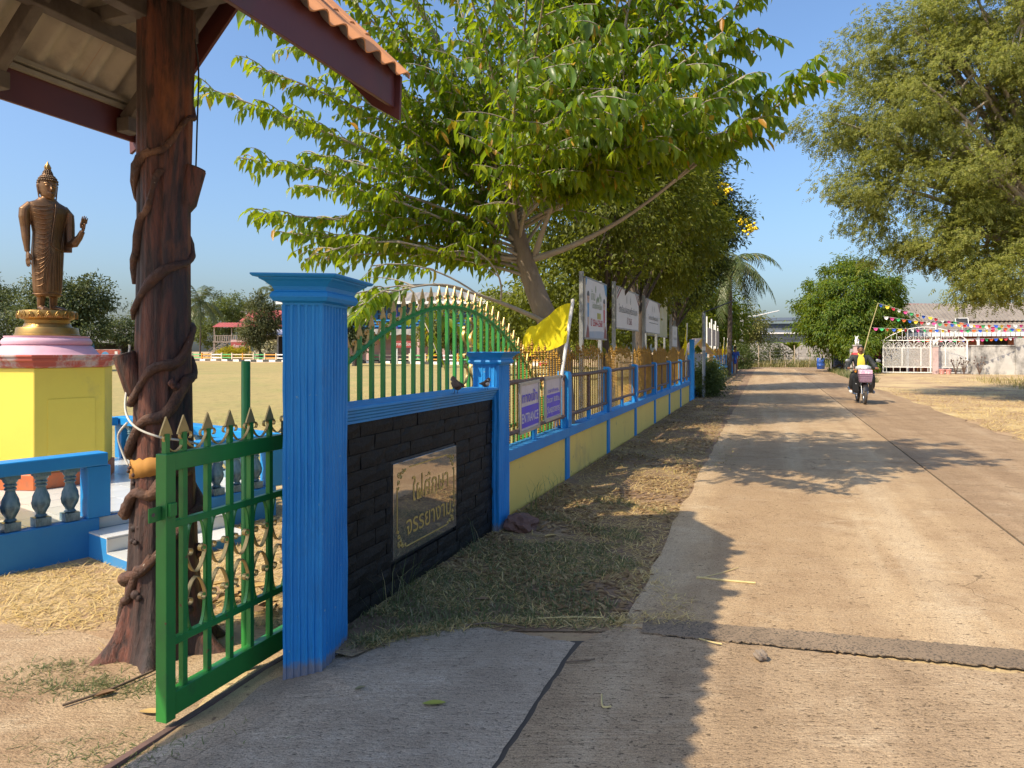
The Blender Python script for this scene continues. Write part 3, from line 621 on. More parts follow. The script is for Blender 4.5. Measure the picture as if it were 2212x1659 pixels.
# oval strips and C-scrolls in the low leaf
ov = MB(); w2 = pitch / 2 - 0.016
pts = []
for t in np.linspace(0, 2 * math.pi, 41):
    x = w2 * (abs(math.cos(t)) ** 0.75) * (1 if math.cos(t) >= 0 else -1); z = 0.245 * (abs(math.sin(t)) ** 0.55) * (1 if math.sin(t) >= 0 else -1)
    pts.append((x, z))
flatcurve(ov, pts, 0.016, 0.004); ov_me = ov.mesh('oval_strip'); ov_me.materials.append(M_GREEN)
cs = MB()
for sz in (1, -1):
    c_ = [(x, z * sz) for x, z in (hook(-0.037, 0.106, 0.018, R(195), R(-110), 10, 0.35)[::-1] + [(-0.055 + 0.11 * t, 0.100 - 0.088 * math.sin(math.pi * t) ** 0.75) for t in np.linspace(0.03, 0.97, 14)] + [(-x, z) for x, z in hook(-0.037, 0.106, 0.018, R(195), R(-110), 10, 0.35)])]
    flatcurve(cs, c_, 0.02, 0.004)
cs_me = cs.mesh('c_scroll'); cs_me.materials.append(M_GOLD)
allb = [0.0] + bars
for i in range(7):
    mid = (allb[i] + allb[i + 1]) / 2
    if i == 0: mid = (0.0 + bars[0]) / 2 + 0.0; continue
    share('oval_strip', ov_me, sg, Matrix.Translation((mid, 0, 0.566)))
    share('c_scroll', cs_me, sg, Matrix.Translation((mid, 0, 0.566)))
# tall gold S-scrolls in the middle of the arch
def sscroll(h, r_):
    mb = MB(); up = hook(r_ * 0.2, h * 0.36, r_, R(-170), R(60), 16, 0.5); 
    body = [(r_ * 0.9 * math.sin(t * 2 * math.pi) , (t - 0.5) * h * 0.72) for t in np.linspace(0, 1, 24)]
    a = [(-x, -z) for x, z in [(r_ * 0.55 + r_ * 0.55 * (1 - i / 15 * .5) * math.cos(R(180) - i / 15 * R(260)) - r_ * 0.55, h * 0.36 + r_ * 0.8 * (1 - i / 15 * .5) * math.sin(R(180) - i / 15 * R(260))) for i in range(16)]]
    flatcurve(mb, a[::-1] + body + [(-x, -z) for x, z in a], 0.02, 0.005); return mb
for (s_, z_, h_, r_, m1) in ((3.02, 1.62, 0.30, 0.035, 1), (3.16, 1.70, 0.30, 0.035, -1), (3.05, 1.30, 0.34, 0.04, -1), (3.17, 1.34, 0.34, 0.04, 1), (2.86, 0.98, 0.36, 0.045, 1), (3.12, 0.92, 0.36, 0.045, -1), (3.34, 0.98, 0.36, 0.045, 1)):
    o = sscroll(h_, r_).build('s_scroll', M_GOLD, sg); o.location = (s_, -0.024, z_); o.scale = (m1, 1, 1)
# latch plates on the end post
mb = MB(); mb.box(-0.115, -0.0525, -0.004, 0.004, 0.845, 0.905); mb.build('latch_plate', M_GREEN, sg, bevel=0.002)
mb = MB(); mb.box(-0.045, -0.008, -0.045, -0.0305, 0.86, 0.915); mb.build('hinge_lug', M_GREEN, sg, bevel=0.002)
MB().tube([(-0.095, -0.006, 0.876), (-0.095, 0.006, 0.876)], 0.008, 10).build('latch_hole', M_RUST, sg)
mb = MB(); mb.box(0.69, 0.73, -0.06, -0.0245, 1.12, 1.128); mb.box(0.69, 0.70, -0.06, -0.0245, 1.128, 1.19); mb.build('hook_bracket', mat('dark_bracket', (0.03, 0.06, 0.035), (0.03, 0.04, 0.03), 9, 0.5), sg)
# green guide pole behind the gate
p0 = G(531, 1452, -0.09)
tag(MB().lathe([(0.0215, 0), (0.0215, 1.535), (0.018, 1.54)], 16).build('guide_pole', M_GREEN, None, 50), 'plain green steel pole standing behind the low end of the sliding gate', 'pole').location = (p0.x, p0.y, -0.092)

# ------------------------------------------------------------------ roadside fence, first stretch
BAY = 2.245
def fence(name, c, Y0, first, nb, label, rods_as_parts=True, end_tall=None, wall_h=0.49):
    """local x runs along the fence, local y into the school ground"""
    f = empty(name, L(c, Y0), DA, label, 'fence', 'blue and yellow fences along the road')
    posts = [first + BAY * k for k in range(nb)]; end = posts[-1]
    bounds = [0.0] + posts
    for i in range(len(bounds) - 1):
        a, b = bounds[i], bounds[i + 1]
        MB().box(a + 0.07, b - 0.07, 0.012, 0.1, -0.12, wall_h - 0.002).build('wall_panel', M_YEL, f)
        MB().box(a + (0.0 if i else 0.0), b, -0.03, 0.135, wall_h, wall_h + 0.108).build('coping_band', M_BLUED, f, bevel=0.008, seg=2)
    for s_ in posts:
        MB().box(s_ - 0.068, s_ + 0.068, -0.012, 0.11, -0.12, wall_h - 0.001).build('pilaster', M_BLUE, f, bevel=0.006)
        pr = []
        for t in np.linspace(0, math.pi / 2, 7): pr.append((-0.03 + 0.075 * (1 - math.sin(t)), 1.255 - 0.055 * (1 - math.cos(t))))
        prf = [(-0.033, wall_h + 0.109), (0.105, wall_h + 0.109), (0.105, 1.25), (0.10, 1.257)] + [(y, z) for y, z in [(0.02, 1.258), (-0.012, 1.25), (-0.027, 1.235), (-0.033, 1.205)]]
        MB().loft([[(s_ - 0.072, y, z) for y, z in prf], [(s_ + 0.072, y, z) for y, z in prf]]).build('post', M_BLUE, f, bevel=0.007, seg=2)
    for i in range(len(bounds) - 1):
        a, b = bounds[i] + (0.073 if i else -0.02), bounds[i + 1] - 0.073
        for z_ in (0.735, 1.2):
            mb = MB(); n = 9; mb.tube([(a + (b - a) * t, 0.02 + random.uniform(-.003, .003), z_ + random.uniform(-0.004, 0.004)) for t in np.linspace(0, 1, n)], 0.024, 8); mb.build('pipe_rail', M_RUST, f, 60)
        for s_ in (a + 0.02, (a + b) / 2, b - 0.02):
            MB().box(s_ - 0.018, s_ + 0.018, 0.008, 0.034, 0.745, 1.19).build('rail_strut', M_RUST if s_ != (a + b) / 2 or i else mat('faded_pink_paint', (0.42, 0.2, 0.19), (0.25, 0.14, 0.13), 6, 0.6), f)
            MB().box(s_ - 0.024, s_ + 0.024, -0.002, 0.044, wall_h + 0.109, 0.725).build('rail_stub', M_BLUE, f)
        joined = MB(); n = 20
        for k in range(n):
            t = (k + 0.5) / n; s_ = a + (b - a) * t; zt = 1.37 + 0.10 * math.sin(math.pi * t) ** 0.8 + random.uniform(-0.05, 0.05); lean = random.uniform(-0.008, 0.008)
            fin = [(0.012, zt - 0.01), (0.012, zt), (0.022, zt + 0.008), (0.012, zt + 0.018), (0.01, zt + 0.03), (0.02, zt + 0.045), (0.02, zt + 0.052), (0.009, zt + 0.066), (0.005, zt + 0.08), (0.0008, zt + 0.115)]
            zz = 0.625
            if rods_as_parts:
                prof = [(0.0085, zz), (0.0085, zt - 0.012)] + fin
                MB().lathe(prof, 6, (s_, 0.06, 0)).build('rod', M_RODG, f, 50)
            else: joined.lathe([(0.0105, zz), (0.0105, zt), (0.02, zt + 0.03), (0.001, zt + 0.11)], 4, (s_, 0.06, 0))
        if not rods_as_parts: tag(joined.build('rods', M_RODG, f), kind='stuff')
    return f
nt_ = M_RODG.node_tree; tcr = nt_.nodes.new('ShaderNodeTexCoord'); wv = nt_.nodes.new('ShaderNodeTexWave'); wv.bands_direction = 'Z'
nt_.links.new(mapping(nt_, tcr.outputs['Object'], (6, 6, 1)), wv.inputs[0]); wv.inputs['Scale'].default_value = 13.0; wv.inputs['Distortion'].default_value = 0.0
bump(nt_, wv.outputs[1], 1.0, 0.01, nt_.nodes['Principled BSDF'])
fe = fence('roadside_fence', -2.38, 6.17, 2.30, 7, 'blue and yellow fence with gold twisted rods next to the sign wall', True)
FX = lambda Y: S(Y - 6.17)
# tall blue end post and the low kerb wall behind the bush
tp = empty('tall_post', L(-2.38, 21.75), DA, 'tall square blue post ending the near stretch of fence', 'post', 'tall blue gate posts')
MB().box(-0.07, 0.07, -0.05, 0.09, -0.1, 1.80).build('shaft', M_BLUE, tp, bevel=0.01)
MB().box(-0.085, 0.085, -0.065, 0.105, 1.801, 1.83).build('cap', M_BLUE, tp, bevel=0.015)
tp2 = copy_tree(tp); tp2.location = L(-2.55, 48.0); tp2['label'] = 'tall blue post between the two farthest stretches of fence'
lw = tag(MB().box(0, S(8.3), 0, 0.12, -0.1, 0.3).build('low_wall', M_BLUED, None, bevel=0.01), 'low blue kerb wall at the foot of the dark bush', 'wall'); lw.location = L(-2.42, 22.1); lw.rotation_euler.z = DA
f2 = fence('roadside_fence', -2.56, 30.5, 2.2, 7, 'farther stretch of blue and yellow fence past the dark bush', False)
f3 = fence('roadside_fence', -2.56, 48.5, 2.2, 3, 'farthest short stretch of blue fence at the end of the road', False)

# ------------------------------------------------------------------ entrance notices on the fence
M_ALU = mat('aluminium_frame', (0.5, 0.48, 0.44), (0.4, 0.38, 0.35), 8, 0.4, metal=0.6)
M_PAPER = mat('faded_notice', (0.62, 0.56, 0.55), (0.52, 0.46, 0.5), 3, 0.35, dirt=(0.42, 0.36, 0.36), dscale=5, dlo=0.55, dhi=0.7)
M_NBLUE = mat('notice_blue', (0.035, 0.028, 0.72), (0.06, 0.045, 0.48), 12, 0.35)
def notice(s0, s1, z0, z1, label, rows, tilt=0.0):
    r0 = empty('notice_board', fe.matrix_basis @ Vector(((s0 + s1) / 2, -0.012, z0)), DA, label, 'notice', 'notices hung on the fence')
    r0.rotation_euler = (0, tilt, DA)
    w = (s1 - s0); h = z1 - z0
    MB().box(-w / 2, w / 2, 0.0, 0.012, 0, h).build('sheet', M_PAPER, r0)
    fr = MB(); t = 0.028
    fr.box(-w / 2 - 0.004, w / 2 + 0.004, -0.01, 0.016, h - t, h + 0.004); fr.box(-w / 2 - 0.004, w / 2 + 0.004, -0.01, 0.016, -0.004, t)
    fr.box(-w / 2 - 0.004, -w / 2 + t, -0.0095, 0.0155, t, h - t); fr.box(w / 2 - t, w / 2 + 0.004, -0.0095, 0.0155, t, h - t)
    fr.build('frame', M_ALU, r0, bevel=0.002)
    for kind, zc, hh, ww, tx, m in rows:
        if kind == 'band': MB().box(-w / 2 + t, w / 2 - t, -0.003, 0.0, zc * h, hh * h).build('colour_band', m, r0)
        else: text(tx, hh * h, m, r0, (0, -0.004, zc * h), width=ww * w, depth=0.0015, bold=0.012)
    return r0
M_NW = mat('notice_white', (0.72, 0.7, 0.72), (0.62, 0.6, 0.64), 5, 0.4)
notice(FX(6.72), FX(7.28), 0.71, 1.195, 'framed notice reading ENTRANCE nearest the short blue pillar', [('band', 0.10, 0.52, 0, 0, M_NBLUE), ('t', 0.60, 0.2, 0.78, 'ทางเข้า', M_NBLUE), ('t', 0.2, 0.19, 0.84, 'ENTRANCE', M_NW)], R(-1.5))
notice(FX(7.47), FX(8.02), 0.75, 1.215, 'framed blue notice showing a closing time of 18.00 beside the pink strut', [('band', 0.08, 0.60, 0, 0, M_NBLUE), ('t', 0.64, 0.09, 0.66, 'เวลาทำการ', M_NBLUE), ('t', 0.42, 0.12, 0.8, 'ปิดเวลา 18.00 น.', M_NW), ('t', 0.18, 0.15, 0.84, '(วันหยุดราชการ)', M_NW)], R(-1))

# ------------------------------------------------------------------ yellow flags on white poles
M_FLAG = leaf_mat('yellow_flag_cloth', [(0, (0.85, 0.72, 0.02)), (1, (0.85, 0.72, 0.02))], 0.5, (0.92, 0.82, 0.03), 0.7, 0.2)
M_PVC = mat('white_pole', (0.72, 0.72, 0.7), (0.62, 0.6, 0.56), 5, 0.4)
def flag(base, top, w, h, ang, label, seed=0, droop=0.0):
    base, top = Vector(base), Vector(top); r0 = empty('yellow_flag', base, 0, label, 'flag', 'yellow flags on white poles along the fence')
    t = top - base; MB().tube([(0, 0, 0), t * 0.5, t], 0.016 if h > 0.5 else 0.02, 8).lathe([(0.02, 0), (0.02, 0.03), (0.012, 0.035)], 8, t).build('pole', M_PVC, r0, 50)
    ax = t.normalized(); nu, nv = 22, 12; q = random.Random(seed); V, Fc = [], []
    dr = Vector((math.cos(ang), math.sin(ang), 0)); nr = Vector((-math.sin(ang), math.cos(ang), 0))
    for j in range(nv + 1):
        for i in range(nu + 1):
            u, v = i / nu, j / nv
            p = t * 0.985 - ax * (v * h) * (1 - 0.15 * u)
            p = p + dr * (u * w * (1 - droop * 0.75)) + Vector((0, 0, -1)) * (u ** 1.25 * h * (0.66 + droop * 0.9) + droop * u * w * 0.8)
            p += nr * (0.055 * math.sin(u * 9 + v * 2.2 + seed) * u ** 0.6 + 0.03 * math.sin(u * 4 - v * 5))
            p += Vector((0, 0, 1)) * (0.03 * math.sin(u * 7 + v * 3))
            p += Vector((0, 0, 1)) * 0.012 * math.sin(u * 23 + v * 9) * u + nr * 0.02 * math.sin(u * 17 - v * 11) * u
            V.append(p)
    for j in range(nv):
        for i in range(nu): Fc.append((j * (nu + 1) + i, j * (nu + 1) + i + 1, (j + 1) * (nu + 1) + i + 1, (j + 1) * (nu + 1) + i))
    mb = MB(); mb.add(V, Fc); mb.build('cloth', M_FLAG, r0, 180)
    return r0
fb = A(1196, 927, 8.05); ft = A(1237, 652, 8.28)
flag(fb, ft, 0.56, 0.47, math.atan2(0.2, -1.0), 'big yellow flag leaning from the first fence post above the notices', 2)
b2 = L(-2.42, 20.2, 0.62); flag(b2, b2 + Vector((0.05, 0, 1.62)), 0.55, 0.6, math.atan2(-0.3, -0.9), 'limp yellow flag near the tall blue post', 5, 0.75)
for i, (Y, lab) in enumerate(((38.5, 'drooping dull yellow flag on the farther fence nearest the cluster of boards'), (41.5, 'bright yellow flag on the farther fence before the second tall post'), (50.5, 'last small yellow flag at the far end of the fence'))):
    b2 = L(-2.6, Y, 0.62); flag(b2, b2 + Vector((0.1, 0, 1.55)), 0.6, 0.75, math.atan2(-0.3, -0.9), lab, 7 + i, 0.75)

# ------------------------------------------------------------------ sign boards on posts behind the fence
M_VINYL = mat('white_vinyl', (0.66, 0.64, 0.61), (0.6, 0.57, 0.53), 1.5, 0.5, dirt=(0.45, 0.43, 0.4), dscale=2, dlo=0.6, dhi=0.8)
M_INK = mat('dark_print', (0.06, 0.06, 0.065), (0.08, 0.08, 0.085), 5, 0.5); M_REDI = mat('red_print', (0.5, 0.03, 0.06), (0.42, 0.03, 0.05), 5, 0.5)
M_BRN = mat('maroon_print', (0.24, 0.05, 0.05), (0.2, 0.05, 0.05), 5, 0.5); M_GRNP = mat('green_print', (0.2, 0.26, 0.06), (0.12, 0.2, 0.06), 5, 0.5); M_TEAL = mat('blue_print', (0.07, 0.22, 0.42), (0.12, 0.3, 0.5), 3, 0.5)
M_SKIN = mat('print_skin', (0.55, 0.32, 0.2), (0.5, 0.28, 0.18), 4, 0.5)
def board(c, Ya, Yb, z0, z1, label, extra=0.45, panel_m=None, group='sign boards on posts behind the fence', post_m=None, name='sign_board'):
    r0 = empty(name, L(c, (Ya + Yb) / 2, -0.09), DA, label, 'sign board', group); w = S(Yb - Ya); a, b = z0 + 0.09, z1 + 0.09
    n = 8; V = []
    MB().box(-w / 2, w / 2, -0.012, 0.012, a, b).build('panel', panel_m or M_VINYL, r0)
    fr = MB(); fr.box(-w / 2 - 0.012, w / 2 + 0.012, -0.016, 0.016, b, b + 0.025); fr.box(-w / 2 - 0.012, w / 2 + 0.012, -0.016, 0.016, a - 0.025, a)
    fr.build('frame', M_GREY, r0)
    for x in (-w / 2 - 0.03, w / 2 - 0.25):
        MB().box(x - 0.03, x + 0.03, 0.0165, 0.076, 0, b + extra * (0.6 if x > 0 else 1)).build('post', post_m or M_GREY, r0)
    return r0, w, a, b
r0, w, a, b = board(-2.86, 10.95, 12.35, 1.70, 2.62, 'white upright board with two printed children and red years 2564-2568', 0.1)
x0 = -w / 2; h = b - a; y = -0.0125
def pr(poly, m, name='print', dy=0.001): return MB().poly([(x, y - dy, z) for x, z in poly]).build(name, m, r0)
def blob(cx, cz, rx, rz, m, n=14, dy=0.001): return pr([(cx + rx * math.cos(2 * math.pi * k / n), cz + rz * math.sin(2 * math.pi * k / n)) for k in range(n)], m, 'print', dy)
text('บ้าน', 0.12 * h * 1.3, M_GRNP, r0, (x0 + w * 0.33, y, a + h * 0.66), width=w * 0.18)
text('นักวิทยาศาสตร์น้อย', 0.1 * h, M_GRNP, r0, (x0 + w * 0.52, y, a + h * 0.52), width=w * 0.44)
pr([(x0 + w * x, a + h * z) for x, z in ((0.52, 0.45), (0.7, 0.45), (0.7, 0.34), (0.52, 0.34))], mat('olive_print', (0.42, 0.4, 0.05), (0.36, 0.34, 0.05), 4, 0.5))
text('ปี 2564-2568', 0.12 * h, M_REDI, r0, (x0 + w * 0.5, y, a + h * 0.21), width=w * 0.56, bold=0.02)
for k in range(5): blob(x0 + w * (0.5 + 0.05 * k), a + h * (0.66 + 0.035 * k * (1 if k % 2 else 0.4)), 0.03, 0.05, M_GRNP)
blob(x0 + w * 0.45, a + h * 0.86, 0.028, 0.06, M_GRNP)
pr([(x0 + w * x, a + h * z) for x, z in ((0.03, 0), (0.97, 0), (0.97, 0.1), (0.75, 0.13), (0.4, 0.12), (0.03, 0.1))], mat('pale_blue_print', (0.25, 0.35, 0.45), (0.4, 0.42, 0.46), 3, 0.5))
pr([(x0 + w * x, a + h * z) for x, z in ((0.84, 1), (1, 1), (1, 0.78), (0.93, 0.82))], M_TEAL)
pr([(x0 + w * x, a + h * z) for x, z in ((0.0, 1), (0.07, 1), (0.03, 0.9), (0.0, 0.88))], M_TEAL)
for cx, cz, shirt, sk in ((0.11, 0.68, M_TEAL, M_INK), (0.87, 0.62, M_REDI, M_REDI)):     # two printed children
    X = x0 + w * cx; Z = a + h * cz
    pr([(X - 0.05, Z - 0.3), (X + 0.05, Z - 0.3), (X + 0.06, Z - 0.08), (X - 0.06, Z - 0.08)], shirt); pr([(X - 0.04, Z - 0.42), (X - 0.012, Z - 0.42), (X - 0.008, Z - 0.3), (X - 0.045, Z - 0.3)], M_SKIN); pr([(X + 0.012, Z - 0.42), (X + 0.04, Z - 0.42), (X + 0.045, Z - 0.3), (X + 0.008, Z - 0.3)], M_SKIN)
    blob(X, Z, 0.07, 0.09, M_SKIN); pr([(X + 0.08 * math.cos(R(an)), Z + 0.03 + 0.08 * math.sin(R(an))) for an in range(0, 181, 20)], M_INK, 'print', 0.0016); blob(X - 0.025, Z - 0.01, 0.008, 0.013, M_INK, 8, 0.002); blob(X + 0.025, Z - 0.01, 0.008, 0.013, M_INK, 8, 0.002)
for cx, m_ in ((0.09, M_BRN), (0.92, M_BRN)):
    pr([(x0 + w * (cx - 0.08), a + 0.002), (x0 + w * (cx + 0.07), a + 0.002), (x0 + w * (cx + 0.05), a + h * 0.15), (x0 + w * cx, a + h * 0.24), (x0 + w * (cx - 0.04), a + h * 0.15)], m_, 'print', 0.002)
def corners(w, a, b):
    h = b - a
    for sx in (-1, 1):
        for k, m_ in enumerate((M_BRN, M_INK, M_BRN)):
            q = [(sx * w / 2, b), (sx * (w / 2 - w * (0.05 + 0.075 * k)), b), (sx * w / 2, b - h * (0.1 + 0.1 * k))]
            q2 = [(sx * (w / 2 - w * 0.075 * k), b), (sx * (w / 2 - w * (0.04 + 0.075 * k)), b), (sx * w / 2, b - h * (0.08 + 0.115 * k)), (sx * w / 2, b - h * 0.115 * k)]
            if sx > 0: q2 = q2[::-1]
            MB().poly([(x, y - 0.001 - 0.0003 * k, z) for x, z in q2][::-1]).build('corner_print', m_, r0)
def emblem(cx, cz, s_):
    blob(cx, cz, 0.035 * s_, 0.06 * s_, M_INK, 12); blob(cx, cz, 0.022 * s_, 0.045 * s_, M_VINYL, 12, 0.0015); pr([(cx - 0.012 * s_, cz + 0.05 * s_), (cx + 0.012 * s_, cz + 0.05 * s_), (cx, cz + 0.12 * s_)], M_INK); blob(cx, cz, 0.01 * s_, 0.03 * s_, M_INK, 8, 0.002)
r0, w, a, b = board(-2.86, 13.2, 15.35, 1.93, 2.68, 'white board reading 2565 with red and grey corner stripes', 0.1)
corners(w, a, b); emblem(-0.2, a + 0.56, 1.1); emblem(0.2, a + 0.56, 1.1)
text('โรงเรียนปลอดบุหรี่ระดับมาก', 0.13, M_INK, r0, (0, y, a + 0.30), width=w * 0.86, bold=0.004); text('ปี 2565', 0.13, M_BRN, r0, (0.1, y, a + 0.09), width=w * 0.22, bold=0.01)
r0, w, a, b = board(-2.86, 16.3, 18.3, 1.93, 2.68, 'white board with two small emblems in front of the faded yellow banner', 0.08)
corners(w, a, b); emblem(-0.12, a + 0.56, 1.0); emblem(0.16, a + 0.56, 1.0); text('โรงเรียนวิถีพุทธชั้นนำ', 0.1, M_INK, r0, (0, y, a + 0.30), width=w * 0.7); MB().box(-w * 0.3, w * 0.34, y - 0.001, y, a + 0.22, a + 0.235).build('print', M_INK, r0)
M_BAN = mat('faded_yellow_banner', (0.56, 0.53, 0.26), (0.5, 0.48, 0.3), 1.1, 0.7, 0.5, 3, 0.05, dirt=(0.62, 0.6, 0.48), dscale=1.3, dlo=0.5, dhi=0.7)
r0, w, a, b = board(-3.5, 20.2, 24.0, 1.95, 3.55, 'large faded yellow banner on a tall frame behind the white boards', 0.3, M_BAN)
r0, w, a, b = board(-2.86, 20.7, 21.7, 1.62, 2.2, 'small pale board half hidden behind the limp yellow flag', 0.35); emblem(-0.1, a + 0.4, 0.9); emblem(0.12, a + 0.4, 0.9)
text('โรงเรียนคุณธรรม', 0.08, M_INK, r0, (0, y, a + 0.2), width=w * 0.7)
for k, Y in enumerate((33.5, 36.2, 38.8)):
    r0, w, a, b = board(-2.95, Y, Y + 1.9, 1.75, 2.55, ['nearest of the three weathered boards past the lamp post', 'middle one of the three weathered boards past the lamp post', 'farthest of the three weathered boards past the lamp post'][k], 0.55, mat('weathered_board', (0.42, 0.38, 0.32), (0.32, 0.28, 0.24), 2, 0.7), post_m=M_PVC)
# small notice shelter behind the tall post
sh = empty('notice_shelter', L(-2.95, 28.6, -0.09), R(25), 'small gabled notice shelter with yellow trim behind the dark bush', 'notice shelter')
for x in (-0.62, 0.62): MB().box(x - 0.05, x + 0.05, -0.05, 0.05, 0, 1.75).build('post', M_SKYB, sh)
MB().box(-0.57, 0.57, -0.02, 0.02, 0.75, 1.7).build('panel', mat('grey_panel', (0.3, 0.3, 0.32), (0.4, 0.4, 0.42), 2, 0.5), sh)
for s in (-1, 1):
    MB().loft([[(0, yy, 2.42), (s * 0.95, yy, 1.72), (s * 0.95, yy, 1.67), (0, yy, 2.37)] for yy in (-0.4, 0.4)]).build('roof_slope', mat('shelter_roof', (0.45, 0.33, 0.25), (0.36, 0.26, 0.2), 4, 0.7), sh)
    MB().bar((0, -0.415, 2.37), (s * 0.95, -0.415, 1.67), 0.03, 0.08).build('gable_trim', mat('yellow_trim', (0.72, 0.48, 0.05), (0.66, 0.42, 0.05), 4, 0.5), sh)
MB().box(-0.66, 0.66, -0.06, 0.06, 0.62, 0.74).build('shelf', mat('yellow_trim', (0, 0, 0)), sh)
sh.scale = (0.72, 0.72, 0.86)
# solar street lamp
lp = empty('solar_street_lamp', L(-2.12, 22.6, 0), 0, 'grey street lamp post with a slim black solar arm over the verge', 'street lamp')
MB().lathe([(0.055, 0), (0.055, 2.68), (0.045, 2.73)], 12).build('post', M_GREY, lp, 50); MB().lathe([(0.06, 1.5), (0.06, 1.62)], 12).build('collar', M_PVC, lp, 50)
MB().bar((-0.03, 0, 2.7), (0.98, 0.12, 3.09), 0.15, 0.03).build('solar_arm', M_BLACK, lp, bevel=0.01)
# ------------------------------------------------------------------ tiled gate shelter on a sculpted concrete tree trunk
ROOF_C = -3.115; ROOF_END = L(0, 0)                        # ridge line and far gable, measured on the eaves' ends
E = Vector((-0.661, 3.96, 0))                              # far end of the road-side eave, in plan
gs = empty('gate_shelter', (-1.868, 3.8, -0.09), DA, 'gate shelter with a steep orange tiled roof carried on a sculpted tree trunk column', 'gate shelter')
gsi = (Matrix.Translation(gs.location) @ Matrix.Rotation(DA, 4, 'Z')).inverted()
e0 = gsi @ Vector((E.x, E.y, 0)); X1 = e0.x                # local x along the ridge (away), y across (towards the field)
YE = e0.y; WR = 1.91; YR = YE + WR / 2; LEN = 7.2; X0 = X1 - LEN
ZE = 2.985 + 0.09; PITCH = R(45); ZR = ZE + (WR / 2) * math.tan(PITCH)
M_TILE = mat('orange_roof_tile', (0.60, 0.27, 0.11), (0.52, 0.22, 0.085), 5, 0.7, 0.1, 40, 0.003, dirt=(0.36, 0.17, 0.085), dscale=3, dlo=0.6, dhi=0.8, island=0.06)
M_SHEET = mat('roof_sheet_underside', (0.46, 0.41, 0.34), (0.38, 0.34, 0.29), 3, 0.8, 0.1, 30, 0.004, dirt=(0.22, 0.19, 0.16), dscale=2.2, dlo=0.5, dhi=0.75)
def tile_rows(side):
    """corrugated sheets: each is one piece with orange top and pale underside; waves run down the slope"""
    sgn = -1 if side == 0 else 1
    rows = 4; slope_len = (WR / 2 + 0.065) / math.cos(PITCH); rl = slope_len / rows + 0.06; wl = 0.155; sheetw = 3 * wl; n = int(LEN / sheetw)
    per = 8; npt = 3 * per + 1
    V, Fc = [], []; th = 0.008
    for j, t in enumerate((0.0, rl)):
        for i in range(npt):
            ph = i / per * 2 * math.pi; h_ = 0.024 * (1 - abs(math.cos(ph / 2)) ** 1.2 * 2) if False else 0.022 * math.sin(ph)
            for k in (0, 1): V.append((-i / per * wl, t, h_ + (th if k else 0)))
    ix = lambda j, i, k: j * npt * 2 + i * 2 + k
    for i in range(npt - 1):
        Fc += [(ix(0, i, 1), ix(1, i, 1), ix(1, i + 1, 1), ix(0, i + 1, 1)), (ix(0, i, 0), ix(0, i + 1, 0), ix(1, i + 1, 0), ix(1, i, 0)), (ix(0, i, 0), ix(0, i, 1), ix(0, i + 1, 1), ix(0, i + 1, 0)), (ix(1, i, 0), ix(1, i + 1, 0), ix(1, i + 1, 1), ix(1, i, 1))]
    for i, fl in ((0, 0), (npt - 1, 1)): Fc.append((ix(0, i, 0), ix(1, i, 0), ix(1, i, 1), ix(0, i, 1)))
    if sgn > 0: Fc = [f[::-1] for f in Fc]
    me = bpy.data.meshes.new('roof_tile'); me.from_pydata(V, [], Fc); me.update(); me.materials.append(M_TILE); me.materials.append(M_SHEET)
    mi = [0] * len(Fc)
    for i in range(npt - 1): mi[i * 4 + 1] = 1
    me.polygons.foreach_set('material_index', mi); me.polygons.foreach_set('use_smooth', [True] * len(Fc)); me.set_sharp_from_angle(angle=R(50))
    y_low = YR + sgn * (WR / 2 + 0.065); zl = ZR - (WR / 2 + 0.065) * math.tan(PITCH) + 0.105
    for r_ in range(rows):
        for c_ in range(n):
            d = r_ * (slope_len / rows)
            y = y_low - sgn * d * math.cos(PITCH); z = zl + d * math.sin(PITCH) + 0.012 * r_ * 0 + 0.0
            ang = PITCH - 0.022
            yv = Vector((0, -sgn * math.cos(ang), math.sin(ang))); xv = Vector((1, 0, 0)); zv = Vector((0, sgn * math.sin(ang), math.cos(ang)))
            m4 = Matrix(((xv.x, yv.x, zv.x, X1 + 0.06 - c_ * sheetw), (xv.y, yv.y, zv.y, y), (xv.z, yv.z, zv.z, z + (c_ % 2) * 0.002), (0, 0, 0, 1)))
            share('roof_tile', me, gs, m4)
tile_rows(0); tile_rows(1)
MB().tube([(X1 + 0.1, YR, ZR + 0.1), (X0, YR, ZR + 0.1)], 0.11, 12).build('ridge_cap', M_TILE, gs, 60)
# fascia boards along both eaves and barge boards at the far gable
for sgn in (-1, 1):
    y = YR + sgn * WR / 2
    MB().box(X0, X1 - 0.004, y - 0.011, y + 0.011, ZE - 0.135, ZE + 0.085).build('fascia_board', M_MAROON, gs, bevel=0.002)
    q0 = (X1 + 0.012, y + sgn * 0.03, ZE - 0.25); d = Vector((0, -sgn * math.cos(PITCH), math.sin(PITCH)))
    ln_ = (WR / 2 + 0.02) / math.cos(PITCH)
    w_ = 0.22
    p = [(y + sgn * 0.035, ZE - 0.205), (y + sgn * 0.045, ZE + 0.04), (YR, ZR + 0.09), (YR, ZR - 0.22), (y - sgn * 0.14, ZE - 0.10)]
    MB().loft([[(X1 + xx, a, b) for a, b in p] for xx in ((0.0, 0.02) if sgn > 0 else (0.02, 0.0))]).build('barge_board', M_MAROON, gs)
M_PALE = mat('pale_timber', (0.36, 0.34, 0.29), (0.25, 0.23, 0.2), 4, 0.8, 0.2, 20, 0.003)
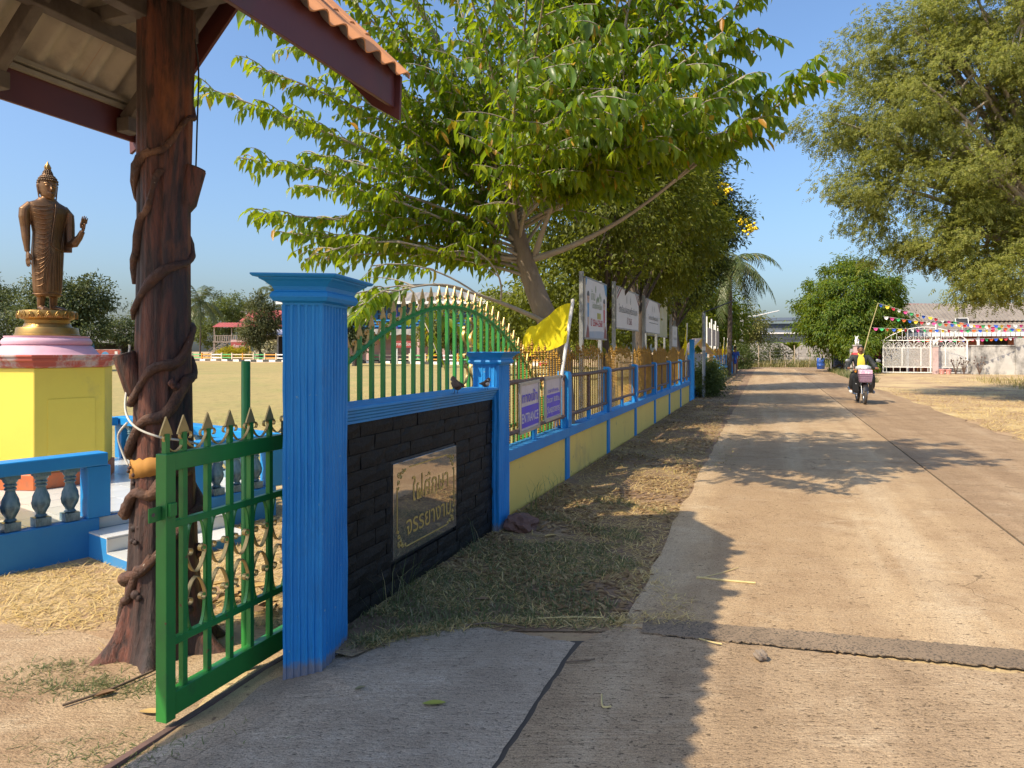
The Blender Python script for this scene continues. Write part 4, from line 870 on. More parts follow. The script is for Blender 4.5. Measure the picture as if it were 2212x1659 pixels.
for k, (zz, oo) in enumerate(((ZE + 0.045, 0.03), (ZE + 0.085, 0.045))):
    MB().box(X0, X1 - 0.02, YR + WR / 2 - 0.0125 - oo, YR + WR / 2 - 0.0125 - 0.001, zz, zz + 0.026).build('eave_batten', M_PALE, gs)
    MB().box(X0, X1 - 0.02, YR - WR / 2 + 0.0125 + 0.001, YR - WR / 2 + 0.0125 + oo, zz, zz + 0.026).build('eave_batten', M_PALE, gs)
# frame: purlins along, rafters down the slopes, ties across
for sgn in (-1, 1):
    MB().bar((X0, YR + sgn * 0.56, ZR - 0.56 - 0.09), (X1 - 0.02, YR + sgn * 0.56, ZR - 0.56 - 0.09), 0.075, 0.1).build('purlin', M_WOOD, gs, bevel=0.004)
MB().bar((X0, YR, ZR - 0.1), (X1 - 0.02, YR, ZR - 0.1), 0.05, 0.1).build('ridge_beam', M_WOOD, gs, bevel=0.004)
for x in (X1 - 0.10, X1 - 0.93, X1 - 1.8, X1 - 2.9, X1 - 4.0, X1 - 5.2):
    for sgn in (-1, 1):
        b_ = (x, YR + sgn * (WR / 2 - 0.05), ZE - 0.03); t_ = (x, YR + sgn * 0.03, ZR - 0.135)
        MB().bar(b_, t_, 0.06, 0.085).build('rafter', M_WOOD, gs, bevel=0.004)
        if sgn > 0: MB().box(x - 0.05, x + 0.05, YR + sgn * (WR / 2 - 0.07) - 0.05, YR + sgn * (WR / 2 - 0.07) + 0.05, ZE - 0.11, ZE - 0.02).build('rafter_block', M_WOOD, gs, bevel=0.004)
ZT = 3.40
for x in (0.0, -0.93, -4.7):
    MB().box(x - 0.04, x + 0.04, YR - WR / 2 + 0.02, YR + WR / 2 - 0.28, ZT, ZT + 0.085).build('tie_beam', M_WOOD, gs, bevel=0.004)
MB().box(X0, X1 - 0.35, -0.04, 0.04, ZT - 0.09, ZT - 0.004).build('plate_beam', M_WOOD, gs, bevel=0.004)
MB().box(-0.05, 0.05, -0.05, 0.05, ZT + 0.088, ZR - 0.16).build('king_post', M_WOOD, gs, bevel=0.004)
# the sculpted trunk
M_TRUNK = bpy.data.materials.new('sculpted_bark'); M_TRUNK.use_nodes = True; n_ = M_TRUNK.node_tree; b_ = n_.nodes['Principled BSDF']; b_.inputs['Roughness'].default_value = 0.62
tc_ = n_.nodes.new('ShaderNodeTexCoord'); o_ = tc_.outputs['Object']
st = noise(n_, mapping(n_, o_, (7, 7, 1.3)), 1.0, 6, 0.68, 0.6); col = ramp(n_, st, [(0.34, (0.035, 0.022, 0.02)), (0.47, (0.06, 0.032, 0.026)), (0.58, (0.15, 0.05, 0.03)), (0.68, (0.075, 0.036, 0.028))])
gr = noise(n_, mapping(n_, o_, (30, 30, 4.5)), 1.0, 7, 0.7, 0.35); col = mix(n_, ramp(n_, gr, [(0.38, (0.8,) * 3), (0.52, (0, 0, 0))]), col, (0.012, 0.009, 0.009))
rd = noise(n_, mapping(n_, o_, (3, 3, 1.2), loc=(4, 2, 0)), 1.3, 5, 0.6); col = mix(n_, ramp(n_, rd, [(0.57, (0, 0, 0)), (0.66, (0.75,) * 3)]), col, (0.24, 0.085, 0.035))
n_.links.new(col, b_.inputs['Base Color']); h_ = bump(n_, gr, 0.9, 0.02, b_); bump(n_, st, 0.5, 0.03, b_, h_)
q = random.Random(12)
def trunk_axis(z): return Vector((0.006 * math.sin(z * 1.7) , 0.018 * math.sin(z * 1.1 + 0.4) - 0.012, z))
def trunk_r(z): return 0.138 + 0.011 * math.sin(z * 2.1) + 0.055 * math.exp(-z / 0.25) + 0.02 * max(0, 1 - z / 1.2) - 0.012 * (z > 2.6) * (z - 2.6)
rings = []; nseg = 96; zs = list(np.linspace(0, 3.4, 110))
flare = [(0.3, 0.16), (1.5, 0.10), (2.6, 0.15), (3.7, 0.12), (4.9, 0.16), (5.7, 0.10)]
ph = [q.uniform(0, 6.28) for _ in range(6)]
for z in zs:
    ring = []
    for k in range(nseg):
        a = 2 * math.pi * k / nseg; r_ = trunk_r(z)
        r_ *= 1 + 0.035 * math.sin(3 * a + ph[0] + z * 0.5) + 0.03 * math.sin(7 * a + ph[1] - z * 0.35) + 0.016 * math.sin(13 * a + ph[2] + z * 0.8) + 0.016 * math.sin(19 * a + ph[3] + 0.9 * math.sin(z * 3.1)) + 0.014 * math.sin(31 * a + ph[4] + 1.3 * math.sin(z * 2.3)) + 0.01 * math.sin(11 * a + 2.2 * z) * math.sin(z * 5 + 3 * a)
        for fa, fr in flare:
            d_ = abs((a - fa + math.pi) % (2 * math.pi) - math.pi); r_ += fr * math.exp(-(d_ / 0.22) ** 2) * math.exp(-z / 0.13)
        p = trunk_axis(z) + Vector((math.cos(a) * r_, math.sin(a) * r_, 0)); p.z = z; ring.append(tuple(p))
    rings.append(ring)
col_o = MB().loft(rings).build('column', M_TRUNK, gs, 60)
M_VINE = mat('sculpted_vine', (0.13, 0.055, 0.03), (0.05, 0.028, 0.022), 7, 0.65, 1.0, 26, 0.02, stretch=(2, 2, 2), dirt=(0.26, 0.13, 0.07), dscale=6, dlo=0.52, dhi=0.7, spot=(0.35, 0.3, 0.24), sscale=50, slo=0.7, shi=0.76)
def vine(z0, z1, a0, turns, r_, name='vine', seed=0, knots=True):
    qq = random.Random(seed); n = int(24 * abs(turns)) + 8; pts, rr_ = [], []
    for i in range(n):
        t = i / (n - 1); z = z0 + (z1 - z0) * t + 0.03 * math.sin(t * 17 + seed); a = a0 + 2 * math.pi * turns * t
        rad = trunk_r(z) * 1.02 + r_ * 0.3
        pts.append(trunk_axis(z) + Vector((math.cos(a) * rad, math.sin(a) * rad, 0))); rr_.append(r_ * 0.86 * (0.9 + 0.16 * math.sin(i * 0.5 + seed) + qq.uniform(-0.12, 0.14)) * (0.5 + 0.5 * min(1, min(t, 1 - t) * 14)))
    return MB().tube(pts, rr_, 11, jit=0.13).build(name, M_VINE, col_o, 70)
# the camera sees the trunk from local direction: towards (-x, -y)
va = math.atan2(*(gsi.to_3x3() @ Vector((1.9, -3.8, 0))).yx)          # angle of the viewer round the trunk
vine(0.32, 1.12, va - 1.9, 0.95, 0.036, seed=1); vine(1.0, 1.55, va - 2.0, 0.62, 0.034, seed=2); vine(1.30, 1.86, va - 1.7, 0.75, 0.030, seed=3)
vine(1.78, 2.6, va - 1.75, 1.2, 0.027, seed=4); vine(2.45, 3.06, va - 1.6, 0.72, 0.020, seed=5)
vine(1.95, 2.55, va - 1.75, 0.28, 0.024, seed=6); vine(0.7, 1.0, va - 2.2, 0.5, 0.042, seed=7); vine(0.1, 0.55, va - 1.9, 0.25, 0.03, seed=8)
# vine ends and knots
def stub(z, da, ln_, r0_, r1_, up, name='branch_stub', m=None):
    a = va + da; c = trunk_axis(z); d = Vector((math.cos(a), math.sin(a), up)).normalized()
    h_ = Vector((math.cos(a), math.sin(a), 0)); p1_ = c + h_ * ln_; d = (h_ * 0.3 + Vector((0, 0, 1))).normalized()
    o = MB().tube([c + h_ * 0.05 - Vector((0, 0, 0.27)), c + h_ * (0.06 + ln_) * 0.5 - Vector((0, 0, 0.18)), c + h_ * (ln_ - 0.02) - Vector((0, 0, 0.06)), p1_], [r0_ * 0.75, r0_, r0_, r1_], 20, jit=0.06).build(name, m or M_TRUNK, col_o, 50)
    k = MB(); k.tube([p1_ + d * 0.002, p1_ + d * 0.006], r1_ * 0.9, 14); k.build('cut_face', mat('cut_wood', (0.13, 0.085, 0.06), (0.08, 0.055, 0.04), 20, 0.8, 0.4, 30, 0.005), col_o); return o
stub(1.57, -1.5, 0.18, 0.062, 0.058, 0.9); stub(2.57, 1.35, 0.152, 0.062, 0.062, 0.75)
for k, (z, da, s_) in enumerate(((0.62, -0.8, 0.04), (0.5, 1.3, 0.045), (0.95, -1.1, 0.03), (0.30, 0.9, 0.05), (0.34, -0.9, 0.055), (1.42, 0.35, 0.045))):
    a = va + da; c = trunk_axis(z) + Vector((math.cos(a), math.sin(a), 0)) * trunk_r(z) * 0.98
    mb = MB()
    for _ in range(9): mb.sphere(c + Vector((q.gauss(0, s_ * .5), q.gauss(0, s_ * .5), q.gauss(0, s_ * .7))), s_ * q.uniform(0.25, 0.5), 7, 5)
    mb.build('burl', M_TRUNK, col_o, 80)
# ochre wrap on the trunk
wr = []
for j, z in enumerate((0.925, 1.02)):
    ring = []
    for i in range(13):
        a = va - 1.25 + 1.5 * i / 12; zz = z + 0.035 * i / 12 - 0.004 * (i % 2) + (0.006 * math.sin(i * 2.1) if j else 0); r_ = trunk_r(zz) * 1.09; p = trunk_axis(zz) + Vector((math.cos(a) * r_, math.sin(a) * r_, 0)); ring.append(tuple(p))
    wr.append(ring)
mb = MB(); mb.add(wr[0] + wr[1], [(i, i + 1, i + 14, i + 13) for i in range(12)]); o = mb.build('ochre_band', mat('ochre_cloth', (0.42, 0.2, 0.035), (0.34, 0.16, 0.03), 8, 0.8, 0.2, 60, 0.003), col_o, 80)
sm = o.modifiers.new('solid', 'SOLIDIFY'); sm.thickness = 0.006
# loose cables on the trunk
M_CAB = mat('white_cable', (0.6, 0.58, 0.52), (0.5, 0.48, 0.43), 9, 0.5)
def trunkpt(z, da, k=1.12): return gs.matrix_basis @ (trunk_axis(z) + Vector((math.cos(va + da), math.sin(va + da), 0)) * trunk_r(z) * k)
cp = [trunkpt(z, da, k) for z, da, k in ((1.62, -1.5, 1.15), (1.42, -1.45, 1.2), (1.28, -1.2, 1.3), (1.2, -0.7, 1.35), (1.15, -0.1, 1.4), (1.12, 0.5, 1.4), (1.08, 1.1, 1.3), (1.0, 1.6, 1.2))]
cp2 = [trunkpt(z, da, k) for z, da, k in ((1.22, -1.0, 1.35), (1.15, -1.35, 1.45), (1.06, -1.3, 1.3), (1.0, -1.1, 1.2))]
o = empty('cable_loop', trunkpt(1.2, -0.7), 0, 'white electric cable looped around the sculpted trunk', 'cable')
def smooth_path(pts, n=6):
    out = []
    for i in range(len(pts) - 1):
        p0_, p1_, p2_, p3_ = pts[max(i - 1, 0)], pts[i], pts[i + 1], pts[min(i + 2, len(pts) - 1)]
        for k in range(n):
            t = k / n; out.append(0.5 * ((2 * p1_) + (p2_ - p0_) * t + (2 * p0_ - 5 * p1_ + 4 * p2_ - p3_) * t * t + (3 * p1_ - p0_ - 3 * p2_ + p3_) * t ** 3))
    out.append(pts[-1]); return out
for k in (cp, cp2): MB().tube([p - o.location for p in smooth_path(k)], 0.006, 6).build('cable', M_CAB, o, 80)
wp = [trunkpt(3.25, 1.1, 1.15), trunkpt(3.1, 1.35, 1.22), trunkpt(2.8, 1.4, 1.22), trunkpt(2.5, 1.4, 1.2), trunkpt(2.42, 1.35, 1.1)]
tag(MB().tube(smooth_path(wp), 0.0045, 5).build('hanging_wire', M_BLACK, None, 80), 'thin dark wire hanging down the road side of the trunk column', 'wire')

# ------------------------------------------------------------------ statue terrace
PC = Vector((-4.675, 7.15, 0)); N_OUT = Vector((0.803, -0.596, 0)); T_DIR = Vector((0.596, 0.803, 0)); TA = math.atan2(T_DIR.y, T_DIR.x)
te = empty('statue_terrace', PC + N_OUT * 2.05 + Vector((0, 0, -0.09)), TA, 'white tiled statue terrace with blue balustrade and steps', 'terrace')
# local x along the front (T_DIR), local -y outwards (towards the gate), +y inwards; front edge at y = 0
HW = 1.18; DP = 3.0; ZF = 0.29
M_TILEW = mat('white_floor_tile', (0.62, 0.62, 0.6), (0.54, 0.55, 0.54), 2.5, 0.22, spec=0.5, island=0.08, dirt=(0.42, 0.38, 0.3), dscale=3, dlo=0.58, dhi=0.8)
MB().box(-HW - 0.02, HW + 0.02, -0.02, DP + 0.02, -0.1, ZF - 0.012).build('plinth', M_BLUED, te, bevel=0.006)
ts = 0.3; nxt_, nyt_ = 8, 10
tile_me = MB().box(0, ts - 0.005, 0, ts - 0.005, -0.011, 0.0).mesh('floor_tile'); tile_me.materials.append(M_TILEW)
for i in range(8):
    for j in range(10): share('floor_tile', tile_me, te, Matrix.Translation((-HW + 0.0 + i * (2 * HW / 8), j * 0.3, ZF + random.uniform(0, 0.0015))) @ Matrix.Diagonal((2 * HW / 8 / 0.3, 1, 1, 1)))
M_BAL = mat('marbled_baluster', (0.06, 0.15, 0.21), (0.22, 0.33, 0.38), 7, 0.28, 0.25, 25, 0.01, stretch=(3, 3, 1), dirt=(0.02, 0.06, 0.09), dscale=7, dlo=0.5, dhi=0.65)
bal = MB()
for r_ in ([(0.055, 0), (0.055, 0.06)],): bal.box(-0.052, 0.052, -0.052, 0.052, 0, 0.06)
prof = [(0.03, 0.06), (0.042, 0.07), (0.03, 0.085), (0.034, 0.095), (0.056, 0.14), (0.062, 0.175), (0.05, 0.22), (0.034, 0.265), (0.03, 0.285), (0.04, 0.292), (0.04, 0.302), (0.03, 0.308), (0.042, 0.318), (0.042, 0.328), (0.034, 0.335), (0.047, 0.35), (0.05, 0.365)]
V, Fc = [], []; n = 16
for i, (r_, z) in enumerate(prof):
    for k in range(n):
        a = 2 * math.pi * k / n; rr_ = r_ * (1 + (0.09 * math.cos(8 * (a + z * 5)) if 0.1 < z < 0.26 else 0)); V.append((rr_ * math.cos(a), rr_ * math.sin(a), z))
for i in range(len(prof) - 1):
    for k in range(n): Fc.append((i * n + k, i * n + (k + 1) % n, (i + 1) * n + (k + 1) % n, (i + 1) * n + k))
bal.add(V, Fc); bal.box(-0.05, 0.05, -0.05, 0.05, 0.365, 0.395)
bal_me = bal.mesh('baluster'); bal_me.materials.append(M_BAL); bal_me.polygons.foreach_set('use_smooth', [True] * len(bal_me.polygons)); bal_me.set_sharp_from_angle(angle=R(35))
def balustrade(p, q_, posts=(0, 1), skip=0.0):
    p, q_ = Vector((*p, 0)), Vector((*q_, 0)); d = q_ - p; ln_ = d.length; an = math.atan2(d.y, d.x); M4 = Matrix.Translation(p) @ Matrix.Rotation(an, 4, 'Z')
    MB().box(0, ln_, -0.075, 0.075, -0.08, 0.285).xf(M4).build('kerb', M_BLUED, te, bevel=0.006)
    MB().box(-0.06, ln_ + 0.06, -0.085, 0.085, 0.69, 0.79).xf(M4).build('hand_rail', M_SKYB if False else M_BLUE, te, bevel=0.01, seg=2)
    for t in posts: x = t * ln_; MB().box(x - 0.085, x + 0.085, -0.07, 0.07, 0.2855, 0.6895).xf(Matrix.Translation(M4 @ Vector((0, 0, 0))) @ Matrix.Rotation(an, 4, 'Z')).build('post', M_BLUE, te, bevel=0.006)
    k = int((ln_ - 0.2) / 0.185); sp_ = (ln_ - 0.17) / k
    for i in range(k): share('baluster', bal_me, te, M4 @ Matrix.Translation((0.085 + sp_ * (i + 0.5), 0, 0.2905)) @ Matrix.Diagonal((1, 1, 1.01, 1)))
balustrade((-HW, 0.0), (-0.42, 0.0), (0, 1)); balustrade((0.42, 0.0), (HW, 0.0), (0, 1))
balustrade((HW, 0.165), (HW, DP), (1,)); balustrade((HW - 0.16, DP), (-HW, DP), (0.5, 1)); balustrade((-HW, DP - 0.16), (-HW, 0.165), (0.5,))
def slab3(name, w, d, h):
    me = MB().box(0, w, 0, d, 0, h).mesh(name); me.materials.append(M_TILEW); return me
MB().box(-0.50, 0.50, -0.37, -0.0215, -0.06, 0.178).build('step', M_BLUED, te); MB().box(-0.50, 0.50, -0.70, -0.3705, -0.06, 0.068).build('step', M_BLUED, te)
t_me, r1_me, r2_me = slab3('step_tile', 0.329, 0.338, 0.012), slab3('riser_tile', 0.329, 0.008, 0.084), slab3('riser_tile', 0.329, 0.008, 0.094)
for i in range(3):
    x = -0.5 + i * 0.3345
    share('step_tile', t_me, te, Matrix.Translation((x, -0.375, 0.1785))); share('step_tile', t_me, te, Matrix.Translation((x, -0.712, 0.0685)))
    share('riser_tile', r1_me, te, Matrix.Translation((x, -0.0305, 0.192))); share('riser_tile', r2_me, te, Matrix.Translation((x, -0.3795, 0.082)))
# ------------------------------------------------------------------ pedestal
pd = empty('statue_pedestal', PC + Vector((0, 0, 0.2)), 0, 'lemon yellow six-sided pedestal with worn red cap and pink round base', 'pedestal')
def hexp(r_): return [(r_ * math.cos(R(-66.6 + 60 * k)), r_ * math.sin(R(-66.6 + 60 * k))) for k in range(6)]
M_ORG = mat('orange_plinth_paint', (0.62, 0.16, 0.05), (0.52, 0.13, 0.045), 3, 0.6, dirt=(0.36, 0.14, 0.07), dscale=3); M_PINK = mat('pink_paint', (0.62, 0.38, 0.46), (0.56, 0.34, 0.42), 3, 0.6, dirt=(0.5, 0.31, 0.36), dscale=3)
M_CAP = mat('worn_red_cap', (0.45, 0.085, 0.05), (0.4, 0.075, 0.05), 3, 0.65, dirt=(0.48, 0.36, 0.32), dscale=3.4, dlo=0.47, dhi=0.56)
MB().loft([[(x, y, z) for x, y in hexp(r_)] for r_, z in ((0.645, 0.002), (0.645, 0.145), (0.63, 0.15), (0.63, 0.002))][:3]).build('plinth_band', M_ORG, pd, bevel=0.006)
MB().loft([[(x, y, z) for x, y in hexp(0.62)] for z in (0.151, 1.135)]).build('shaft', M_LEMON, pd, bevel=0.006)
MB().loft([[(x, y, z) for x, y in hexp(r_)] for r_, z in ((0.625, 1.1355), (0.64, 1.15), (0.655, 1.15), (0.665, 1.19), (0.70, 1.205), (0.70, 1.235), (0.72, 1.24), (0.72, 1.258))]).build('cap', M_CAP, pd, bevel=0.004)
# sunk panel lines on the gate side: a raised rectangular plate
a0_, a1_ = Vector(hexp(0.62)[0]), Vector(hexp(0.62)[1]); em = (a1_ - a0_).normalized(); nn = Vector((em.y, -em.x))
M4 = Matrix(((em.x, -nn.x, 0, a0_.x), (em.y, -nn.y, 0, a0_.y), (0, 0, 1, 0), (0, 0, 0, 1)))
MB().box(0.11, 0.53, -0.007, 0.004, 0.30, 0.84).xf(M4).build('blank_plate', M_LEMON, pd, bevel=0.002)
MB().lathe([(0.46, 1.2585), (0.45, 1.265), (0.43, 1.29), (0.385, 1.345), (0.37, 1.352), (0.385, 1.36), (0.39, 1.385), (0.378, 1.41), (0.36, 1.425), (0.366, 1.435), (0.366, 1.442)], 40).build('round_base', M_PINK, pd, 40)
# ------------------------------------------------------------------ bronze statue
def remesh(mb, name, m, parent, vox, smooth_it=4, factor=0.5):
    me = mb.mesh('tmp'); o = bpy.data.objects.new('tmp', me); COL.objects.link(o)
    md = o.modifiers.new('r', 'REMESH'); md.mode = 'VOXEL'; md.voxel_size = vox
    if smooth_it: sm_ = o.modifiers.new('s', 'SMOOTH'); sm_.iterations = smooth_it; sm_.factor = factor
    out = bpy.data.meshes.new_from_object(o.evaluated_get(bpy.context.evaluated_depsgraph_get())); bpy.data.objects.remove(o)
    out.materials.clear(); out.name = name; return link_mesh(name, out, m, parent, 180)
M_BRZ = mat('bronze', (0.22, 0.12, 0.055), (0.165, 0.09, 0.042), 5, 0.42, 0.06, 50, 0.003, metal=0.7, dirt=(0.09, 0.052, 0.03), dscale=4, dlo=0.45, dhi=0.72)
M_BRZG = mat('gilded_bronze', (0.4, 0.25, 0.075), (0.3, 0.18, 0.055), 5, 0.4, 0.06, 50, 0.003, metal=0.75, dirt=(0.24, 0.14, 0.05), dscale=5, dlo=0.5, dhi=0.75)
FACE = math.atan2(-0.596, 0.803)                   # turned to the gate
STW = 0.93
stt_ = empty('standing_statue', PC + Vector((0, 0, 1.6425)), FACE + math.pi / 2, 'bronze standing robed religious statue raising one hand on the yellow pedestal', 'statue')
# local: x = statue's left hand side (viewer's right), -y = front
MB().lathe([(0.285, 0.0), (0.285, 0.012), (0.275, 0.02), (0.268, 0.075), (0.262, 0.085), (0.215, 0.09), (0.205, 0.105), (0.2, 0.12), (0.192, 0.128), (0.195, 0.16), (0.225, 0.172), (0.246, 0.19), (0.252, 0.215), (0.248, 0.24), (0.244, 0.254)], 48).build('lotus_base', M_BRZG, stt_, 40)
pet = MB()
for k in range(20):
    a = 2 * math.pi * k / 20
    for s_, rr_ in ((1.0, 0.2545), (0.62, 0.2585)):
        pts = []
        for t in np.linspace(-1, 1, 11): pts.append((a + t * 0.135 * s_, 0.178 + (0.066 * s_) * (1 - abs(t) ** 1.6)))
        pet.tube([((rr_ + 0.004 * math.sin((z - 0.17) * 40)) * math.cos(an), (rr_ + 0.004 * math.sin((z - 0.17) * 40)) * math.sin(an), z) for an, z in pts], 0.0042, 5)
pet.build('lotus_petals', M_BRZG, stt_, 60)
Z0 = 0.254
def ell(cx, cy, z, rx, ry, n=72, fold=0.0, fseed=0.0, fr=17):
    out = []
    for k in range(n):
        a = 2 * math.pi * k / n; f = 1 + fold * (0.6 * math.sin(fr * a + fseed) + 0.4 * math.sin((fr * 0.6 + 1) * a + fseed * 2)); out.append((cx + rx * f * math.cos(a), cy + ry * f * math.sin(a), Z0 + z))
    return out
body = MB()
# skirt and torso
body.loft([ell(0.0, 0, 0.165, 0.125, 0.095), ell(0.0, 0, 0.20, 0.135, 0.10, fold=.03), ell(0.0, 0, 0.30, 0.142, 0.105, fold=.035), ell(0.0, 0, 0.45, 0.148, 0.108, fold=.03), ell(0, 0, 0.58, 0.155, 0.11, fold=.022), ell(0, 0, 0.68, 0.148, 0.106, fold=.012), ell(0, 0, 0.78, 0.144, 0.101), ell(0, 0.005, 0.88, 0.160, 0.107), ell(0, 0.008, 0.98, 0.19, 0.11), ell(0, 0.012, 1.04, 0.212, 0.095), ell(0, 0.014, 1.07, 0.19, 0.08), ell(0, 0.012, 1.10, 0.12, 0.064), ell(0, 0.005, 1.15, 0.055, 0.055), ell(0, 0.0, 1.2, 0.052, 0.054)])
body.loft([ell(0, 0, 0.142, 0.115, 0.088), ell(0, 0, 0.15, 0.122, 0.093), ell(0, 0, 0.21, 0.124, 0.094)])
# legs and feet (the left foot turned out)
for sx, turn in ((-1, 0.0), (1, 0.55)):
    body.tube([(sx * 0.06, 0.02, Z0 + 0.03), (sx * 0.06, 0.012, Z0 + 0.09), (sx * 0.06, 0.0, Z0 + 0.2)], [0.032, 0.038, 0.045], 12)
    d = Vector((math.sin(turn) * 1.0, -math.cos(turn), 0)); p = Vector((sx * 0.06, 0.025, Z0)); sd = Vector((d.y, -d.x, 0))
    body.tube([p - d * 0.012 + Vector((0, 0, 0.03)), p + d * 0.05 + Vector((0, 0, 0.028)), p + d * 0.10 + Vector((0, 0, 0.017)), p + d * 0.125 + Vector((0, 0, 0.014))], [0.03, 0.034, 0.036, 0.034], 12, flat=0.62)
    for t in range(5):
        o_ = (t - 2) * 0.0145; b0 = p + d * (0.115 - abs(t - 1.5) * 0.004) + sd * o_ + Vector((0, 0, 0.011)); body.tube([b0, b0 + d * 0.028, b0 + d * 0.036 - Vector((0, 0, 0.004))], [0.0085, 0.0085, 0.006], 7)
# right arm (viewer's left), hanging straight
body.tube([(-0.13, 0.015, Z0 + 1.0), (-0.178, 0.015, Z0 + 1.028), (-0.212, 0.012, Z0 + 0.985), (-0.218, 0.01, Z0 + 0.92), (-0.208, 0.01, Z0 + 0.82), (-0.205, 0.0, Z0 + 0.72), (-0.2, -0.01, Z0 + 0.62), (-0.196, -0.012, Z0 + 0.58)], [0.045, 0.053, 0.056, 0.053, 0.046, 0.04, 0.028, 0.026], 14)
# left arm, elbow bent, hand raised with palm forward
body.tube([(0.13, 0.015, Z0 + 1.0), (0.178, 0.015, Z0 + 1.028), (0.21, 0.012, Z0 + 0.98), (0.216, 0.01, Z0 + 0.9), (0.215, 0.0, Z0 + 0.76), (0.215, -0.02, Z0 + 0.69), (0.235, -0.07, Z0 + 0.70), (0.262, -0.13, Z0 + 0.76), (0.278, -0.165, Z0 + 0.82)], [0.045, 0.053, 0.057, 0.055, 0.053, 0.05, 0.046, 0.034, 0.027], 14)
# sleeve cloth under the left arm
body.loft([[(0.12 + 0.10 * u, 0.05 - 0.1 * u + 0.02 * math.sin(t), Z0 + z + 0.02 * math.sin(u * 3)) for u, t in ((0, 0), (0.5, 1), (1.0, 2), (1.0, 4), (0.5, 5), (0, 6))] for z in (0.60, 0.7, 0.85, 1.0)])
# hands
def fingers(base, d, sd, nrm, ln_, sc=1.0, thumb=1, curl=0.12):
    base, d, sd, nrm = Vector(base), Vector(d).normalized(), Vector(sd).normalized(), Vector(nrm).normalized()
    body.tube([base - d * 0.01, base + d * 0.03, base + d * 0.07 * sc], [0.025, 0.035, 0.037], 12, flat=0.45)
    for k in range(4):
        o_ = (k - 1.5) * 0.0195; l_ = ln_ * (0.9, 1.0, 0.95, 0.78)[k]; b0 = base + d * 0.068 * sc + sd * o_
        body.tube([b0, b0 + d * l_ * 0.5 + nrm * curl * l_ * 0.15, b0 + d * l_ * 0.97 + nrm * curl * l_], [0.0075, 0.0072, 0.0058], 8)
    b0 = base + d * 0.02 - sd * 0.024 * thumb; body.tube([b0, b0 + d * 0.035 - sd * 0.014 * thumb + nrm * 0.012, b0 + d * 0.062 - sd * 0.012 * thumb + nrm * 0.016], [0.012, 0.0105, 0.0075], 8)
fingers((-0.195, -0.014, Z0 + 0.572), (0.02, -0.1, -1), (0.25, -1, 0.1), (1, 0.2, 0), 0.082, 1.0, -1)
fingers((0.281, -0.172, Z0 + 0.832), (0.05, -0.16, 1), (1, 0.15, 0), (0, -1, -0.1), 0.082, 1.0, 1, 0.2)
# head
HZ_ = Z0 + 1.245
def head_ring(z, rx, ryf, ryb, cy=0.0, n=48):
    out = []
    for k in range(n):
        a = 2 * math.pi * k / n; ry = ryb if math.sin(a) > 0 else ryf; out.append((rx * math.cos(a), cy + ry * math.sin(a), HZ_ + z))
    return out
body.loft([head_ring(-0.125, 0.02, 0.03, 0.02, -0.045), head_ring(-0.118, 0.045, 0.055, 0.05, -0.02), head_ring(-0.09, 0.066, 0.078, 0.075, -0.008), head_ring(-0.05, 0.078, 0.088, 0.09), head_ring(0.0, 0.085, 0.09, 0.095), head_ring(0.05, 0.086, 0.09, 0.096), head_ring(0.09, 0.078, 0.08, 0.088), head_ring(0.12, 0.055, 0.055, 0.06), head_ring(0.14, 0.042, 0.042, 0.045), head_ring(0.165, 0.03, 0.03, 0.03)])
body.tube([(0, -0.083, HZ_ + 0.02), (0, -0.094, HZ_ - 0.012), (0, -0.107, HZ_ - 0.036), (0, -0.09, HZ_ - 0.046)], [0.008, 0.0105, 0.0145, 0.010], 8)     # nose
for s_ in (-1, 1):
    body.sphere((s_ * 0.034, -0.076, HZ_ + 0.004), 0.0165, 10, 7, sx=1.2, sz=0.75)                           # lowered eyes
    body.tube([(s_ * 0.012, -0.09, HZ_ + 0.02), (s_ * 0.036, -0.089, HZ_ + 0.031), (s_ * 0.062, -0.066, HZ_ + 0.024)], [0.004, 0.0055, 0.004], 6)   # brows
    body.tube([(s_ * 0.084, 0.012, HZ_ + 0.04), (s_ * 0.094, 0.014, HZ_ + 0.01), (s_ * 0.089, 0.008, HZ_ - 0.05), (s_ * 0.083, 0.0, HZ_ - 0.118)], [0.013, 0.017, 0.0125, 0.009], 8, flat=0.7)  # long ears
body.tube([(-0.027, -0.082, HZ_ - 0.068), (0, -0.093, HZ_ - 0.0715), (0.027, -0.082, HZ_ - 0.068)], [0.004, 0.0075, 0.004], 8)
body.tube([(-0.021, -0.082, HZ_ - 0.078), (0, -0.0905, HZ_ - 0.083), (0.021, -0.082, HZ_ - 0.078)], [0.004, 0.008, 0.004], 8)
body.sphere((0, -0.066, HZ_ - 0.105), 0.02, 8, 6)
st_o = remesh(body, 'figure', M_BRZ, stt_, 0.0048, 2, 0.35)
